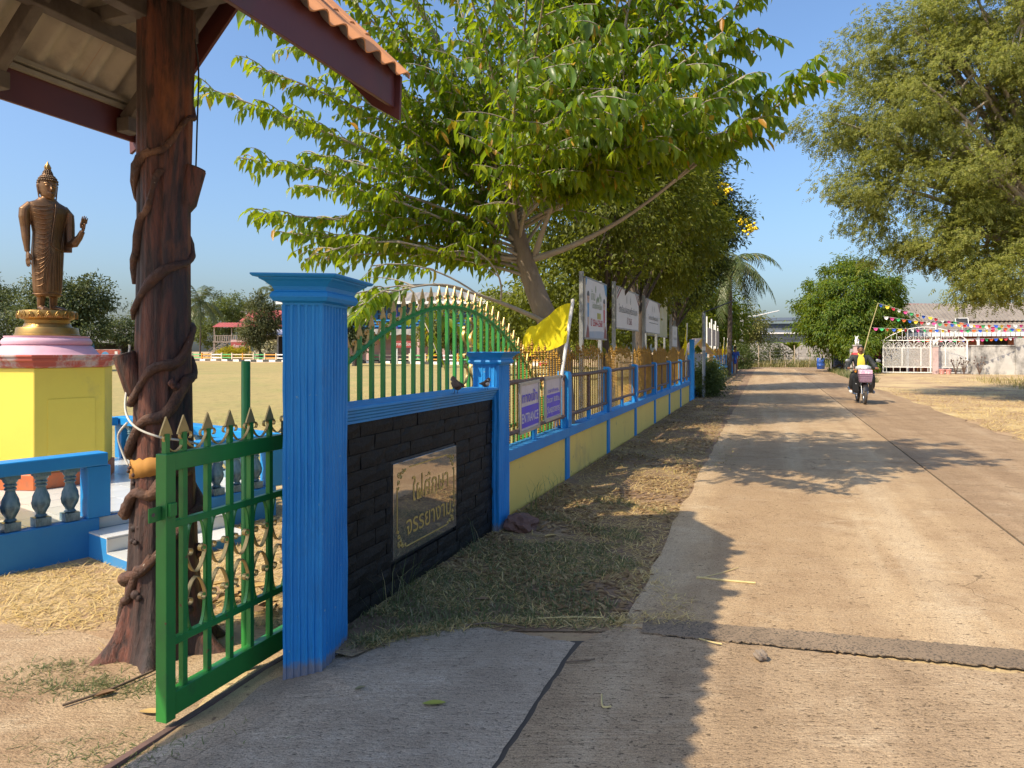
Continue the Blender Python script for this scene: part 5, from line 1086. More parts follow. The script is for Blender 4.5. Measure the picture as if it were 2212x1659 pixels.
# robe edge and raised folds swept across the body
fo = MB()
def torso_r(z):
    tab = [(0.15, .132, .101), (0.3, .147, .109), (0.45, .152, .111), (0.58, .159, .113), (0.68, .156, .112), (0.78, .154, .107), (0.88, .168, .112), (0.98, .188, .114), (1.05, .19, .10), (1.09, .15, .08)]
    for (z0, a0, b0), (z1, a1, b1) in zip(tab, tab[1:]):
        if z0 <= z <= z1: t = (z - z0) / (z1 - z0); return a0 + (a1 - a0) * t, b0 + (b1 - b0) * t
    return tab[-1][1:] if z > 1 else tab[0][1:]
def on_body(x, z, out=0.0):
    rx, ry = torso_r(z); u = max(-0.98, min(0.98, x / rx)); return (x, -(ry + out) * math.sqrt(1 - u * u), Z0 + z)
def fold(p, q_, th=0.005, bow=-0.03, n=14):
    pts = []
    for t in np.linspace(0, 1, n): pts.append(on_body(p[0] + (q_[0] - p[0]) * t, p[1] + (q_[1] - p[1]) * t + bow * math.sin(math.pi * t), 0.001))
    fo.tube(pts, [th * (0.35 + 0.65 * math.sin(math.pi * min(0.95, max(0.08, t)))) for t in np.linspace(0, 1, n)], 7)
for k in range(11):
    fold((-0.165 + 0.002 * k, 1.035 - 0.036 * k - 0.012 * (k > 3) * (k - 3)), (0.03 - 0.006 * k, 1.075 - 0.047 * k), 0.0058, -0.018 - 0.002 * k)
for k in range(6): fold((-0.14, 0.62 - 0.055 * k), (-0.02 + 0.004 * k, 0.66 - 0.02 * k), 0.0058, -0.045)
fold((0.045, 1.085), (-0.012, 0.655), 0.0085, 0.0, 20); fold((0.06, 1.083), (0.0, 0.65), 0.004, 0.0, 20)
fold((-0.012, 0.655), (0.13, 0.61), 0.0065, -0.015); fold((0.09, 0.62), (0.14, 0.82), 0.005, 0.0); fold((0.105, 0.62), (0.155, 0.8), 0.005, 0.0)
for k in range(7): fold((-0.07 + 0.022 * k + 0.02, 0.60 - 0.004 * k), (-0.09 + 0.03 * k, 0.20), 0.0048, 0.0)
for k in range(5): fold((-0.145 + 0.004 * k, 0.50 - 0.065 * k), (-0.085 + 0.006 * k, 0.52 - 0.06 * k), 0.0052, -0.012)
fo.tube([(0.138 * math.cos(a), 0.104 * math.sin(a), Z0 + 0.168 + 0.006 * math.sin(3 * a)) for a in np.linspace(0, 2 * math.pi, 40)[:-1]], 0.006, 6, closed=True)
fo.build('robe_folds', M_BRZ, stt_, 180)
hc = MB()
rings_ = [(0.118, -0.01, 0.05), (0.1015, 0.0, 0.068), (0.083, 0.01, 0.083), (0.06, 0.0, 0.094), (0.04, 0.02, 0.098), (0.018, 0.04, 0.098), (-0.005, 0.055, 0.096), (-0.03, 0.065, 0.09), (0.137, 0, 0.044), (0.153, 0, 0.037), (0.168, 0, 0.028)]
for (z, ymin, r_) in rings_:
    n = max(8, int(2 * math.pi * r_ / 0.0172))
    for k in range(n):
        a = 2 * math.pi * (k + (int(z * 1000) % 2) * 0.5) / n; y_ = math.sin(a) * r_ * 1.06
        if z < 0.045 and y_ < -0.045 + (0.062 - z) * 1.5 * (abs(math.cos(a)) < 2): 
            if not (y_ > -0.02 + (0.04 - z) * 0.9): continue
        hc.sphere((r_ * 0.95 * math.cos(a), y_, HZ_ + z), 0.0105, 6, 4)
hc.build('hair_curls', mat('dark_bronze', (0.15, 0.095, 0.05), (0.1, 0.065, 0.04), 9, 0.35, metal=0.7), stt_, 180)
fl = MB(); fl.lathe([(0.018, 0), (0.026, 0.018), (0.027, 0.032), (0.017, 0.055), (0.008, 0.078), (0.001, 0.095)], 12, (0, 0, HZ_ + 0.17))
for k in range(6):
    a = 2 * math.pi * k / 6; fl.tube([(0.024 * math.cos(a), 0.024 * math.sin(a), HZ_ + 0.178), (0.03 * math.cos(a), 0.03 * math.sin(a), HZ_ + 0.2), (0.016 * math.cos(a), 0.016 * math.sin(a), HZ_ + 0.232)], [0.006, 0.007, 0.002], 6)
fl.build('flame_finial', M_BRZG, stt_, 60)
for o in stt_.children:
    if o.name.split('.')[0] in ('figure', 'robe_folds', 'hair_curls', 'flame_finial'): o.data.transform(Matrix.Diagonal((STW, 0.97, 1, 1)))

# ------------------------------------------------------------------ skinned figures
def skin(name, verts, edges, m, parent, sub=2, root=0):
    """verts: (x, y, z, radius)"""
    me = bpy.data.meshes.new('tmp'); me.from_pydata([v[:3] for v in verts], edges, []); o = bpy.data.objects.new('tmp', me); COL.objects.link(o)
    o.modifiers.new('skin', 'SKIN'); sd = o.modifiers.new('sub', 'SUBSURF'); sd.levels = sub; sd.render_levels = sub
    for i, v in enumerate(verts):
        k = me.skin_vertices[0].data[i]; k.radius = (v[3], v[3] if len(v) < 5 else v[4]); k.use_root = (i == root)
    out = bpy.data.meshes.new_from_object(o.evaluated_get(bpy.context.evaluated_depsgraph_get())); bpy.data.objects.remove(o)
    out.materials.clear(); out.name = name; return link_mesh(name, out, m, parent, 180)
def chain(*vs_): return list(vs_)
M_FLESH = mat('brown_skin', (0.26, 0.12, 0.065), (0.22, 0.1, 0.055), 6, 0.5); M_HAIR = mat('black_hair', (0.012, 0.01, 0.01), (0.02, 0.017, 0.015), 9, 0.6)
M_JACK = mat('dark_jacket', (0.014, 0.018, 0.02), (0.022, 0.026, 0.028), 6, 0.75, 0.3, 20, 0.01); M_TROU = mat('black_trousers', (0.012, 0.012, 0.014), (0.018, 0.018, 0.02), 6, 0.8)
M_SHIRT = mat('yellow_shirt', (0.75, 0.62, 0.07), (0.68, 0.55, 0.06), 7, 0.8, 0.2, 20, 0.006)

# ------------------------------------------------------------------ motorcycle coming along the road (local +x forward)
BH = math.atan2(-0.953, -0.304); BL_ = Vector((9.71, 19.55, 0.013))
mc = empty('motorcycle', BL_, BH, 'black small motorcycle with a pink front basket ridden towards the viewer', 'motorcycle')
M_TYRE = mat('tyre_rubber', (0.05, 0.043, 0.037), (0.075, 0.062, 0.05), 8, 0.85); M_CHR = mat('chrome', (0.5, 0.5, 0.5), (0.4, 0.4, 0.4), 8, 0.25, metal=1.0)
M_BODY = mat('black_fairing', (0.012, 0.012, 0.014), (0.02, 0.02, 0.022), 4, 0.3); M_SIL = mat('silver_fairing', (0.5, 0.52, 0.55), (0.42, 0.44, 0.47), 4, 0.35)
def wheel(x):
    w = MB().tube([(x + 0.245 * math.cos(a), 0, 0.28 + 0.245 * math.sin(a)) for a in np.linspace(0, 2 * math.pi, 33)[:-1]], 0.036, 10, closed=True).build('wheel', M_TYRE, mc, 180)
    MB().tube([(x + 0.212 * math.cos(a), 0, 0.28 + 0.212 * math.sin(a)) for a in np.linspace(0, 2 * math.pi, 33)[:-1]], 0.018, 8, closed=True).build('rim', M_CHR, w, 180)
    sp_ = MB().tube([(x, -0.05, 0.28), (x, 0.05, 0.28)], 0.035, 10)
    for k in range(12): a = 2 * math.pi * k / 12; sp_.bar((x, 0.02 * (1 if k % 2 else -1), 0.28), (x + 0.21 * math.cos(a), 0, 0.28 + 0.21 * math.sin(a)), 0.005, 0.005)
    sp_.build('spokes', M_CHR, w)
wheel(0.0); wheel(-1.22)
for s_ in (-1, 1): MB().tube([(0.0, s_ * 0.07, 0.28), (-0.09, s_ * 0.07, 0.55), (-0.2, s_ * 0.06, 0.82)], [0.024, 0.022, 0.02], 10).build('fork_leg', M_CHR, mc, 60)
MB().loft([[(0.285 * math.cos(a), y, 0.28 + (0.285 + 0.035 * (1 - (y / 0.065) ** 2)) * math.sin(a)) for y in (-0.065, -0.03, 0.03, 0.065)] for a in np.linspace(R(20), R(150), 12)], cap=False).build('front_mudguard', M_BODY, mc, 80)
MB().loft([[(-0.1 + x, y * w, z) for y, x in ((-1, -0.14), (-0.6, 0.0), (0, 0.05), (0.6, 0.0), (1, -0.14))] for w, z in ((0.09, 0.48), (0.2, 0.62), (0.23, 0.78), (0.19, 0.9), (0.12, 0.97))], cap=False).build('front_fairing', M_BODY, mc, 60)
for s_ in (-1, 1):
    MB().loft([[(x, s_ * y, z) for x, y, z in ((-0.2, 0.13, h), (-0.27, 0.25, h - 0.02), (-0.33, 0.27, h - 0.03), (-0.3, 0.24, h))] for h in (0.34, 0.5, 0.66, 0.8)]).build('leg_shield', M_BODY, mc, 60)
    MB().box(-0.235, -0.225, s_ * 0.17 - 0.03, s_ * 0.17 + 0.03, 0.55, 0.57).build('side_decal', M_SIL, mc)
    MB().tube([(-0.26, s_ * 0.02, 0.96), (-0.28, s_ * 0.15, 1.0), (-0.33, s_ * 0.30, 0.985)], 0.014, 8).tube([(-0.30, s_ * 0.25, 0.99), (-0.345, s_ * 0.37, 0.98)], 0.02, 8).build('handlebar', M_BLACK, mc, 60)
    mr = MB().tube([(-0.29, s_ * 0.22, 1.0), (-0.27, s_ * 0.3, 1.12), (-0.3, s_ * 0.36, 1.17)], 0.008, 6).build('mirror_stem', M_BLACK, mc, 60)
    MB().sphere((0, 0, 0), 0.055, 12, 8, sx=0.4, sy=1.25, sz=0.85).xf(Matrix.Translation((-0.3, s_ * 0.39, 1.2)) @ Matrix.Rotation(s_ * R(-18), 4, 'X')).build('mirror', M_GREY, mr, 180)
    MB().tube([(-0.19, s_ * 0.19, 0.9), (-0.17, s_ * 0.21, 0.9)], 0.03, 8).build('indicator', mat('amber_lens', (0.5, 0.2, 0.02), (0.5, 0.2, 0.02), 3, 0.3), mc, 60)
MB().loft([[(-0.14 + x, y * w, z) for y, x in ((-1, -0.1), (-0.6, 0.02), (0, 0.05), (0.6, 0.02), (1, -0.1), (0, -0.16))] for w, z in ((0.12, 0.93), (0.2, 0.97), (0.2, 1.03), (0.1, 1.08))]).build('headlight_cowl', M_SIL, mc, 60)
MB().sphere((-0.09, 0, 0.99), 0.07, 12, 8, sx=0.3, sy=1.3, sz=0.7).build('headlight', mat('headlight_glass', (0.6, 0.62, 0.65), (0.5, 0.52, 0.55), 5, 0.1), mc, 180)
MB().loft([[(x, y * w, z + (0.03 if abs(y) < 0.5 else 0)) for y in (-1, -0.5, 0.5, 1)] + [(x, w, z - 0.14), (x, -w, z - 0.14)] for x, w, z in ((-0.45, 0.08, 0.66), (-0.62, 0.13, 0.74), (-0.95, 0.14, 0.77), (-1.28, 0.11, 0.8), (-1.38, 0.05, 0.8))]).build('seat', M_BLACK, mc, 60)
MB().loft([[(x, -w, z0), (x, w, z0), (x, w * 1.2, z1), (x, -w * 1.2, z1)] for x, w, z0, z1 in ((-0.3, 0.1, 0.3, 0.52), (-0.6, 0.12, 0.28, 0.62), (-0.95, 0.12, 0.32, 0.64), (-1.3, 0.08, 0.52, 0.68))]).build('frame_body', M_BODY, mc, 60)
MB().tube([(-0.55, -0.14, 0.24), (-0.9, -0.17, 0.26), (-1.1, -0.18, 0.32), (-1.5, -0.19, 0.38)], [0.02, 0.03, 0.05, 0.045], 12).build('exhaust', M_CHR, mc, 60)
MB().tube([(-0.62, -0.28, 0.3), (-0.62, 0.28, 0.3)], 0.014, 8).build('footpeg_bar', M_BLACK, mc, 60)
MB().box(0.20, 0.203, -0.07, 0.07, 0.42, 0.5).build('fork_brace', M_BODY, mc) if False else None
# basket with a pink box
bk = MB(); B0, B1 = Vector((-0.04, -0.17, 0.62)), Vector((0.22, 0.17, 0.84))
bk.loft([[(0.0, -0.14, 0.62), (0.2, -0.14, 0.62), (0.2, 0.14, 0.62), (0.0, 0.14, 0.62)], [(-0.04, -0.17, 0.84), (0.24, -0.17, 0.84), (0.24, 0.17, 0.84), (-0.04, 0.17, 0.84)]])
bk_o = bk.build('basket', mat('pink_basket', (0.42, 0.27, 0.36), (0.3, 0.18, 0.26), 30, 0.6, 0.8, 60, 0.01), mc)
wr_ = MB()
for z in (0.66, 0.72, 0.78, 0.835):
    k = (z - 0.62) / 0.22; x0_, x1_, yw = -0.04 * k - 0.004, 0.2 + 0.04 * k + 0.004, 0.14 + 0.03 * k + 0.004
    for p_, q_ in (((x0_, -yw, z), (x1_, -yw, z)), ((x1_, -yw, z), (x1_, yw, z)), ((x1_, yw, z), (x0_, yw, z))): wr_.bar(p_, q_, 0.01, 0.01)
wr_.build('basket_hoop', mat('mauve_plastic', (0.2, 0.12, 0.17), (0.16, 0.1, 0.14), 6, 0.5), bk_o)
bx = empty('pink_parcel', BL_, BH, 'pink printed parcel standing in the front basket of the motorcycle', 'parcel')
MB().box(-0.03, 0.225, -0.165, 0.165, 0.842, 0.955).build('carton', mat('pink_print', (0.68, 0.3, 0.48), (0.72, 0.5, 0.6), 14, 0.5, dirt=(0.75, 0.68, 0.7), dscale=14, dlo=0.52, dhi=0.56), bx, bevel=0.01)

# rider
rd_ = empty('person', BL_, BH, 'person in a dark jacket over a yellow shirt riding the motorcycle', 'person')
HX, HZr = -0.78, 0.80                              # hips on the seat
V = [(HX, 0, HZr + 0.09, 0.15, 0.13), (HX + 0.02, 0, HZr + 0.26, 0.135, 0.115), (HX + 0.04, 0, HZr + 0.42, 0.15, 0.12), (HX + 0.05, 0, HZr + 0.53, 0.09, 0.085), (HX + 0.06, 0, HZr + 0.58, 0.06, 0.06), (HX + 0.075, 0, HZr + 0.645, 0.078, 0.088), (HX + 0.08, 0, HZr + 0.735, 0.085, 0.095), (HX + 0.07, 0, HZr + 0.785, 0.055, 0.065)]
Ed = [(0, 1), (1, 2), (2, 3), (3, 4), (4, 5), (5, 6), (6, 7)]
def limb(start, pts):
    p = start
    for q_ in pts: V.append(q_); Ed.append((p, len(V) - 1)); p = len(V) - 1
for s_ in (-1, 1):
    limb(2, [(HX + 0.04, s_ * 0.19, HZr + 0.5, 0.062), (HX + 0.1, s_ * 0.31, HZr + 0.29, 0.048), (HX + 0.28, s_ * 0.35, HZr + 0.2, 0.038), (HX + 0.43, s_ * 0.345, HZr + 0.19, 0.03), (HX + 0.49, s_ * 0.345, HZr + 0.19, 0.036)])
    limb(0, [(HX + 0.1, s_ * 0.13, HZr + 0.03, 0.095), (HX + 0.42, s_ * 0.24, HZr - 0.0, 0.075), (HX + 0.3, s_ * 0.26, HZr - 0.28, 0.055), (HX + 0.22, s_ * 0.26, HZr - 0.43, 0.04), (HX + 0.34, s_ * 0.27, HZr - 0.47, 0.04)])
skin('body', V, Ed, M_FLESH, rd_)
V = [(HX - 0.01, 0, HZr - 0.06, 0.19, 0.17), (HX - 0.005, 0, HZr + 0.06, 0.18, 0.16), (HX + 0.01, 0, HZr + 0.26, 0.155, 0.13), (HX + 0.03, 0, HZr + 0.42, 0.165, 0.13), (HX + 0.045, 0, HZr + 0.52, 0.1, 0.09)]; Ed = [(0, 1), (1, 2), (2, 3), (3, 4)]
for s_ in (-1, 1): limb(3, [(HX + 0.03, s_ * 0.20, HZr + 0.5, 0.08), (HX + 0.1, s_ * 0.33, HZr + 0.29, 0.075), (HX + 0.27, s_ * 0.36, HZr + 0.195, 0.06), (HX + 0.40, s_ * 0.35, HZr + 0.19, 0.048)])
jk = skin('jacket', V, Ed, M_JACK, rd_)
# open front showing the shirt
mb = MB(); rows_ = []
for z, w_, d_ in ((0.06, 0.10, 0.165), (0.2, 0.105, 0.162), (0.34, 0.10, 0.167), (0.45, 0.085, 0.155), (0.53, 0.055, 0.12), (0.565, 0.045, 0.09)):
    rows_.append([(HX + 0.015 + z * 0.06 + d_ - 0.02 * (y / w_) ** 2 * 1.0, y, HZr + z) for y in np.linspace(-w_, w_, 7)])
mb.loft(rows_, cap=False); 
mb.f = [f for f in mb.f if max(f) - min(f) < 9 and not (f[1] % 7 == 0 and f[0] % 7 == 6)]
sh_o = mb.build('shirt_front', M_SHIRT, rd_, 180)
for s_ in (-1, 1): MB().loft([[(HX + 0.165, s_ * 0.012, HZr + 0.53), (HX + 0.155, s_ * 0.06, HZr + 0.56), (HX + 0.10, s_ * 0.075, HZr + 0.61), (HX + 0.12, s_ * 0.05, HZr + 0.60)], [(HX + 0.175, s_ * 0.012, HZr + 0.525), (HX + 0.17, s_ * 0.06, HZr + 0.545), (HX + 0.11, s_ * 0.08, HZr + 0.6), (HX + 0.125, s_ * 0.05, HZr + 0.595)]]).build('collar', M_SHIRT, rd_)
V = [(HX, 0, HZr + 0.06, 0.155, 0.13)]; Ed = []
for s_ in (-1, 1): limb(0, [(HX + 0.1, s_ * 0.13, HZr + 0.03, 0.112), (HX + 0.42, s_ * 0.24, HZr, 0.092), (HX + 0.3, s_ * 0.265, HZr - 0.28, 0.078), (HX + 0.23, s_ * 0.265, HZr - 0.40, 0.075)])
skin('trousers', V, Ed, M_TROU, rd_)
for s_, m_ in ((-1, mat('white_shoe', (0.7, 0.7, 0.7), (0.6, 0.6, 0.6), 5, 0.5)), (1, mat('grey_shoe', (0.25, 0.26, 0.28), (0.2, 0.2, 0.22), 5, 0.5))):
    MB().tube([(HX + 0.17, s_ * 0.27, HZr - 0.46), (HX + 0.27, s_ * 0.275, HZr - 0.465), (HX + 0.4, s_ * 0.28, HZr - 0.485), (HX + 0.44, s_ * 0.28, HZr - 0.49)], [0.045, 0.055, 0.045, 0.025], 12, flat=0.8).build('shoe', m_, rd_, 180)
hd = Vector((HX + 0.08, 0, HZr + 0.715))
MB().sphere(hd + Vector((-0.022, 0, 0.03)), 0.098, 16, 10, sx=1.0, sy=0.88, sz=0.85).build('hair', M_HAIR, rd_, 180)
fc = MB(); fc.tube([hd + Vector((0.088, 0, 0.0)), hd + Vector((0.108, 0, -0.035)), hd + Vector((0.086, 0, -0.045))], [0.009, 0.017, 0.012], 8)
for s_ in (-1, 1): fc.sphere(hd + Vector((-0.0, s_ * 0.08, -0.015)), 0.026, 8, 6, sx=0.7, sy=0.4)
fc.sphere(hd + Vector((0.05, 0, -0.01)), 0.06, 14, 9, sx=0.75, sy=1.05, sz=1.25); fc.build('face', M_FLESH, rd_, 180)
ey = MB()
for s_ in (-1, 1): ey.sphere(hd + Vector((0.092, s_ * 0.03, 0.0)), 0.01, 8, 5, sx=0.5, sz=0.7); ey.bar(hd + Vector((0.092, s_ * 0.016, 0.02)), hd + Vector((0.085, s_ * 0.048, 0.02)), 0.006, 0.006)
ey.bar(hd + Vector((0.09, -0.02, -0.066)), hd + Vector((0.09, 0.02, -0.066)), 0.006, 0.006); ey.build('eyes', M_HAIR, rd_)
for s_ in (-1, 1):
    hnd = MB()
    for k in range(4): y_ = s_ * (0.325 + 0.02 * k); hnd.tube([(HX + 0.44, y_, HZr + 0.2), (HX + 0.478, y_, HZr + 0.205), (HX + 0.475, y_, HZr + 0.165), (HX + 0.445, y_, HZr + 0.16)], 0.0098, 6)
    hnd.tube([(HX + 0.43, s_ * 0.315, HZr + 0.19), (HX + 0.45, s_ * 0.30, HZr + 0.17), (HX + 0.465, s_ * 0.31, HZr + 0.158)], 0.011, 6)
    hnd.build('fingers', M_FLESH, rd_, 180)
# someone in blue by the far end of the fence
pb = empty('person', L(-2.25, 45.5, 0.004), DA + math.pi, 'person in a blue tunic standing by the farther tall blue post', 'person')
V = [(0, 0, 0.92, 0.13, 0.1), (0, 0, 1.12, 0.12, 0.09), (0, 0, 1.32, 0.14, 0.1), (0, 0, 1.45, 0.06), (0, 0, 1.5, 0.05), (0.01, 0, 1.58, 0.075, 0.085), (0.01, 0, 1.68, 0.07, 0.08)]; Ed = [(0, 1), (1, 2), (2, 3), (3, 4), (4, 5), (5, 6)]
for s_ in (-1, 1):
    limb(2, [(0, s_ * 0.18, 1.36, 0.055), (0.02, s_ * 0.22, 1.1, 0.042), (0.08, s_ * 0.2, 0.86, 0.03), (0.1, s_ * 0.19, 0.78, 0.032)]); limb(0, [(0, s_ * 0.09, 0.85, 0.09), (0.02, s_ * 0.1, 0.48, 0.06), (0, s_ * 0.1, 0.08, 0.04), (0.1, s_ * 0.11, 0.03, 0.035)])
skin('body', V, Ed, M_FLESH, pb)
M_BLUC = mat('blue_cloth', (0.03, 0.09, 0.4), (0.025, 0.07, 0.33), 5, 0.8)
V = [(0, 0, 0.62, 0.17, 0.13), (0, 0, 0.92, 0.16, 0.12), (0, 0, 1.12, 0.145, 0.11), (0, 0, 1.34, 0.155, 0.115), (0, 0, 1.44, 0.08, 0.075)]; Ed = [(0, 1), (1, 2), (2, 3), (3, 4)]
for s_ in (-1, 1): limb(3, [(0, s_ * 0.18, 1.37, 0.07), (0.02, s_ * 0.225, 1.12, 0.058)])
skin('tunic', V, Ed, M_BLUC, pb)
MB().sphere((-0.02, 0, 1.7), 0.095, 12, 8, sy=0.9).build('hair', M_HAIR, pb, 180)
# ------------------------------------------------------------------ vegetation
M_BARK = mat('grey_bark', (0.25, 0.2, 0.15), (0.16, 0.125, 0.09), 3, 0.9, 0.9, 14, 0.02, stretch=(2.5, 2.5, 0.7), dirt=(0.34, 0.29, 0.23), dscale=2.5)
M_BARKD = mat('dark_bark', (0.09, 0.07, 0.055), (0.06, 0.045, 0.035), 3, 0.9, 0.9, 12, 0.03, stretch=(2.5, 2.5, 0.6))
M_TWIG = mat('pale_branch_bark', (0.36, 0.31, 0.25), (0.27, 0.23, 0.18), 5, 0.8, 0.4, 20, 0.006)
def norm(a): return a / np.maximum(1e-9, np.linalg.norm(a, axis=1, keepdims=True))
def leaf_geo(B, D, N, Ln, Wd, rich=False, droop=0.25):
    """B base, D direction, N up side of the leaf; returns verts, faces"""
    n = len(B); D = norm(D); Sd = norm(np.cross(D, N)); N = np.cross(Sd, D); Ln = Ln[:, None]; Wd = Wd[:, None] * 0.5; droop = droop * rng.uniform(0.1, 2.2, (n, 1))
    if not rich:
        m = B + D * Ln * 0.45; T = B + D * Ln - N * Ln * droop
        V = np.stack([B, m + Sd * Wd + N * Wd * 0.35, T, m - Sd * Wd + N * Wd * 0.35], 1).reshape(-1, 3)
        k = np.arange(n)[:, None] * 4; return V, np.concatenate([k + [0, 1, 2], k + [0, 2, 3]])
    m1 = B + D * Ln * 0.30 - N * Ln * droop * 0.05; m2 = B + D * Ln * 0.66 - N * Ln * droop * 0.35; T = B + D * Ln - N * Ln * droop
    V = np.stack([B, m1, m2, T, m1 + Sd * Wd * 0.92 + N * Wd * 0.45, m2 + Sd * Wd * 0.85 + N * Wd * 0.4, m1 - Sd * Wd * 0.92 + N * Wd * 0.45, m2 - Sd * Wd * 0.85 + N * Wd * 0.4], 1).reshape(-1, 3)
    k = np.arange(n)[:, None] * 8
    F3 = np.concatenate([k + f for f in ([0, 4, 1], [1, 4, 5], [1, 5, 2], [2, 5, 3], [0, 1, 6], [1, 7, 6], [1, 2, 7], [2, 3, 7])]); return V, F3
def merge(parts):
    Vs, Fs, b = [], [], 0
    for V, Fq in parts: Vs.append(V); Fs.append(Fq + b); b += len(V)
    return np.concatenate(Vs), np.concatenate(Fs)
def bez(p0, p1, p2, n): return [p0 * (1 - t) ** 2 + p1 * 2 * t * (1 - t) + p2 * t * t for t in np.linspace(0, 1, n)]

# ---- the leafy tree over the fence: long arching boughs with rows of hanging leaves
mt = empty('leafy_tree', (0.54, 8.8, -0.09), 0, 'leafy tree with long arching boughs and yellowing leaves leaning over the fence', 'tree')
base = Vector((0.54, 8.8, -0.09)); t_ = lambda px, py, Y=10.0: A(px, py, 8.8 if Y == 10.0 else 8.15 + (Y - 10) * 0.95) - base
tp_ = [Vector((0.1, 0.05, -0.05)), t_(1206, 760), t_(1185, 700), t_(1158, 632), t_(1138, 575), t_(1120, 515), t_(1110, 455), t_(1106, 395)]
MB().tube(smooth_path(tp_, 5), list(np.linspace(0.185, 0.15, 6)) + list(np.linspace(0.145, 0.085, len(smooth_path(tp_, 5)) - 6)), 14, jit=0.05).build('trunk', M_BARK, mt, 70)
lv_B, lv_D, lv_N, lv_L, lv_W = [], [], [], [], []
tw = MB(); qq = random.Random(21)
def vec_r(s): return Vector((qq.gauss(0, s), qq.gauss(0, s), qq.gauss(0, s)))
def add_leaf(p, side, fwd, ln_):
    d = side * qq.uniform(0.25, 0.8) + fwd * qq.uniform(0.1, 0.6) + Vector((0, 0, -1)) * qq.uniform(0.35, 1.15) + vec_r(0.22)
    up = Vector((0, 0, 1)) * 0.7 + side * 0.55 + vec_r(0.3)
    lv_B.append(p); lv_D.append(d); lv_N.append(up); lv_L.append(ln_ * qq.choice((0.45, 0.7, 0.85, 1.0, 1.0, 1.1, 1.25, 1.45)) * qq.uniform(0.85, 1.1)); lv_W.append(ln_ * qq.uniform(0.34, 0.46))
def bough(p0, p2, lift=0.35, r0=0.035, dens=1.0, leaf_from=0.33, bare=False, ln_=0.14):
    p1 = p0 + (p2 - p0) * 0.5 + Vector((0, 0, lift)) + vec_r(0.12); L_ = (p2 - p0).length; n = 12; P = bez(p0, p1, p2, n)
    bo = MB().tube(P, list(np.linspace(r0, 0.007, n)), 6)
    bo.build('bough', M_TWIG, mt, 80)
    if bare: return P
    def at(t): f = t * (n - 1); i = min(int(f), n - 2); return P[i] + (P[i + 1] - P[i]) * (f - i), (P[i + 1] - P[i]).normalized()
    t = leaf_from; k = 0
    while t < 1.0:                                            # leaves straight off the bough
        p, d = at(t); sd = d.cross(Vector((0, 0, 1))).normalized() * (1 if k % 2 else -1); add_leaf(p, sd, d, ln_); k += 1; t += 0.04 / L_ / dens * (1.3 - 0.4 * t)
    t = leaf_from * 0.8
    while t < 0.96:                                           # side twigs
        p, d = at(t); s_ = 1 if qq.random() < 0.5 else -1
        sd = (d.cross(Vector((0, 0, 1))).normalized() * s_ + Vector((0, 0, qq.uniform(-0.35, 0.5)))).normalized()
        tl = qq.uniform(0.35, 0.95) * (1.1 - 0.55 * t); q2 = p + (d * 0.75 + sd * 0.85).normalized() * tl + Vector((0, 0, -0.12 * tl)); pm = (p + q2) / 2 + Vector((0, 0, 0.08))
        PP = bez(p, pm, q2, 6); tw.tube(PP, list(np.linspace(0.008, 0.003, 6)), 4, cap=False)
        m = max(4, int(tl / 0.042 * dens)); 
        for j in range(m):
            f = (0.15 + 0.85 * j / (m - 1)) * 5; i = min(int(f), 4); pt = PP[i] + (PP[i + 1] - PP[i]) * (f - i); dd = (PP[i + 1] - PP[i]).normalized(); s2 = dd.cross(Vector((0, 0, 1))).normalized() * (1 if j % 2 else -1); add_leaf(pt, s2, dd, ln_ * 0.95)
        t += 0.15 / L_ / dens
    return P
def trunk_at(py):
    ys_ = [700, 632, 575, 515, 455, 395]; 
    for i in range(5):
        if ys_[i] >= py >= ys_[i + 1]: return tp_[2 + i] + (tp_[3 + i] - tp_[2 + i]) * ((ys_[i] - py) / (ys_[i] - ys_[i + 1]))
    return tp_[7] if py < 395 else tp_[2]
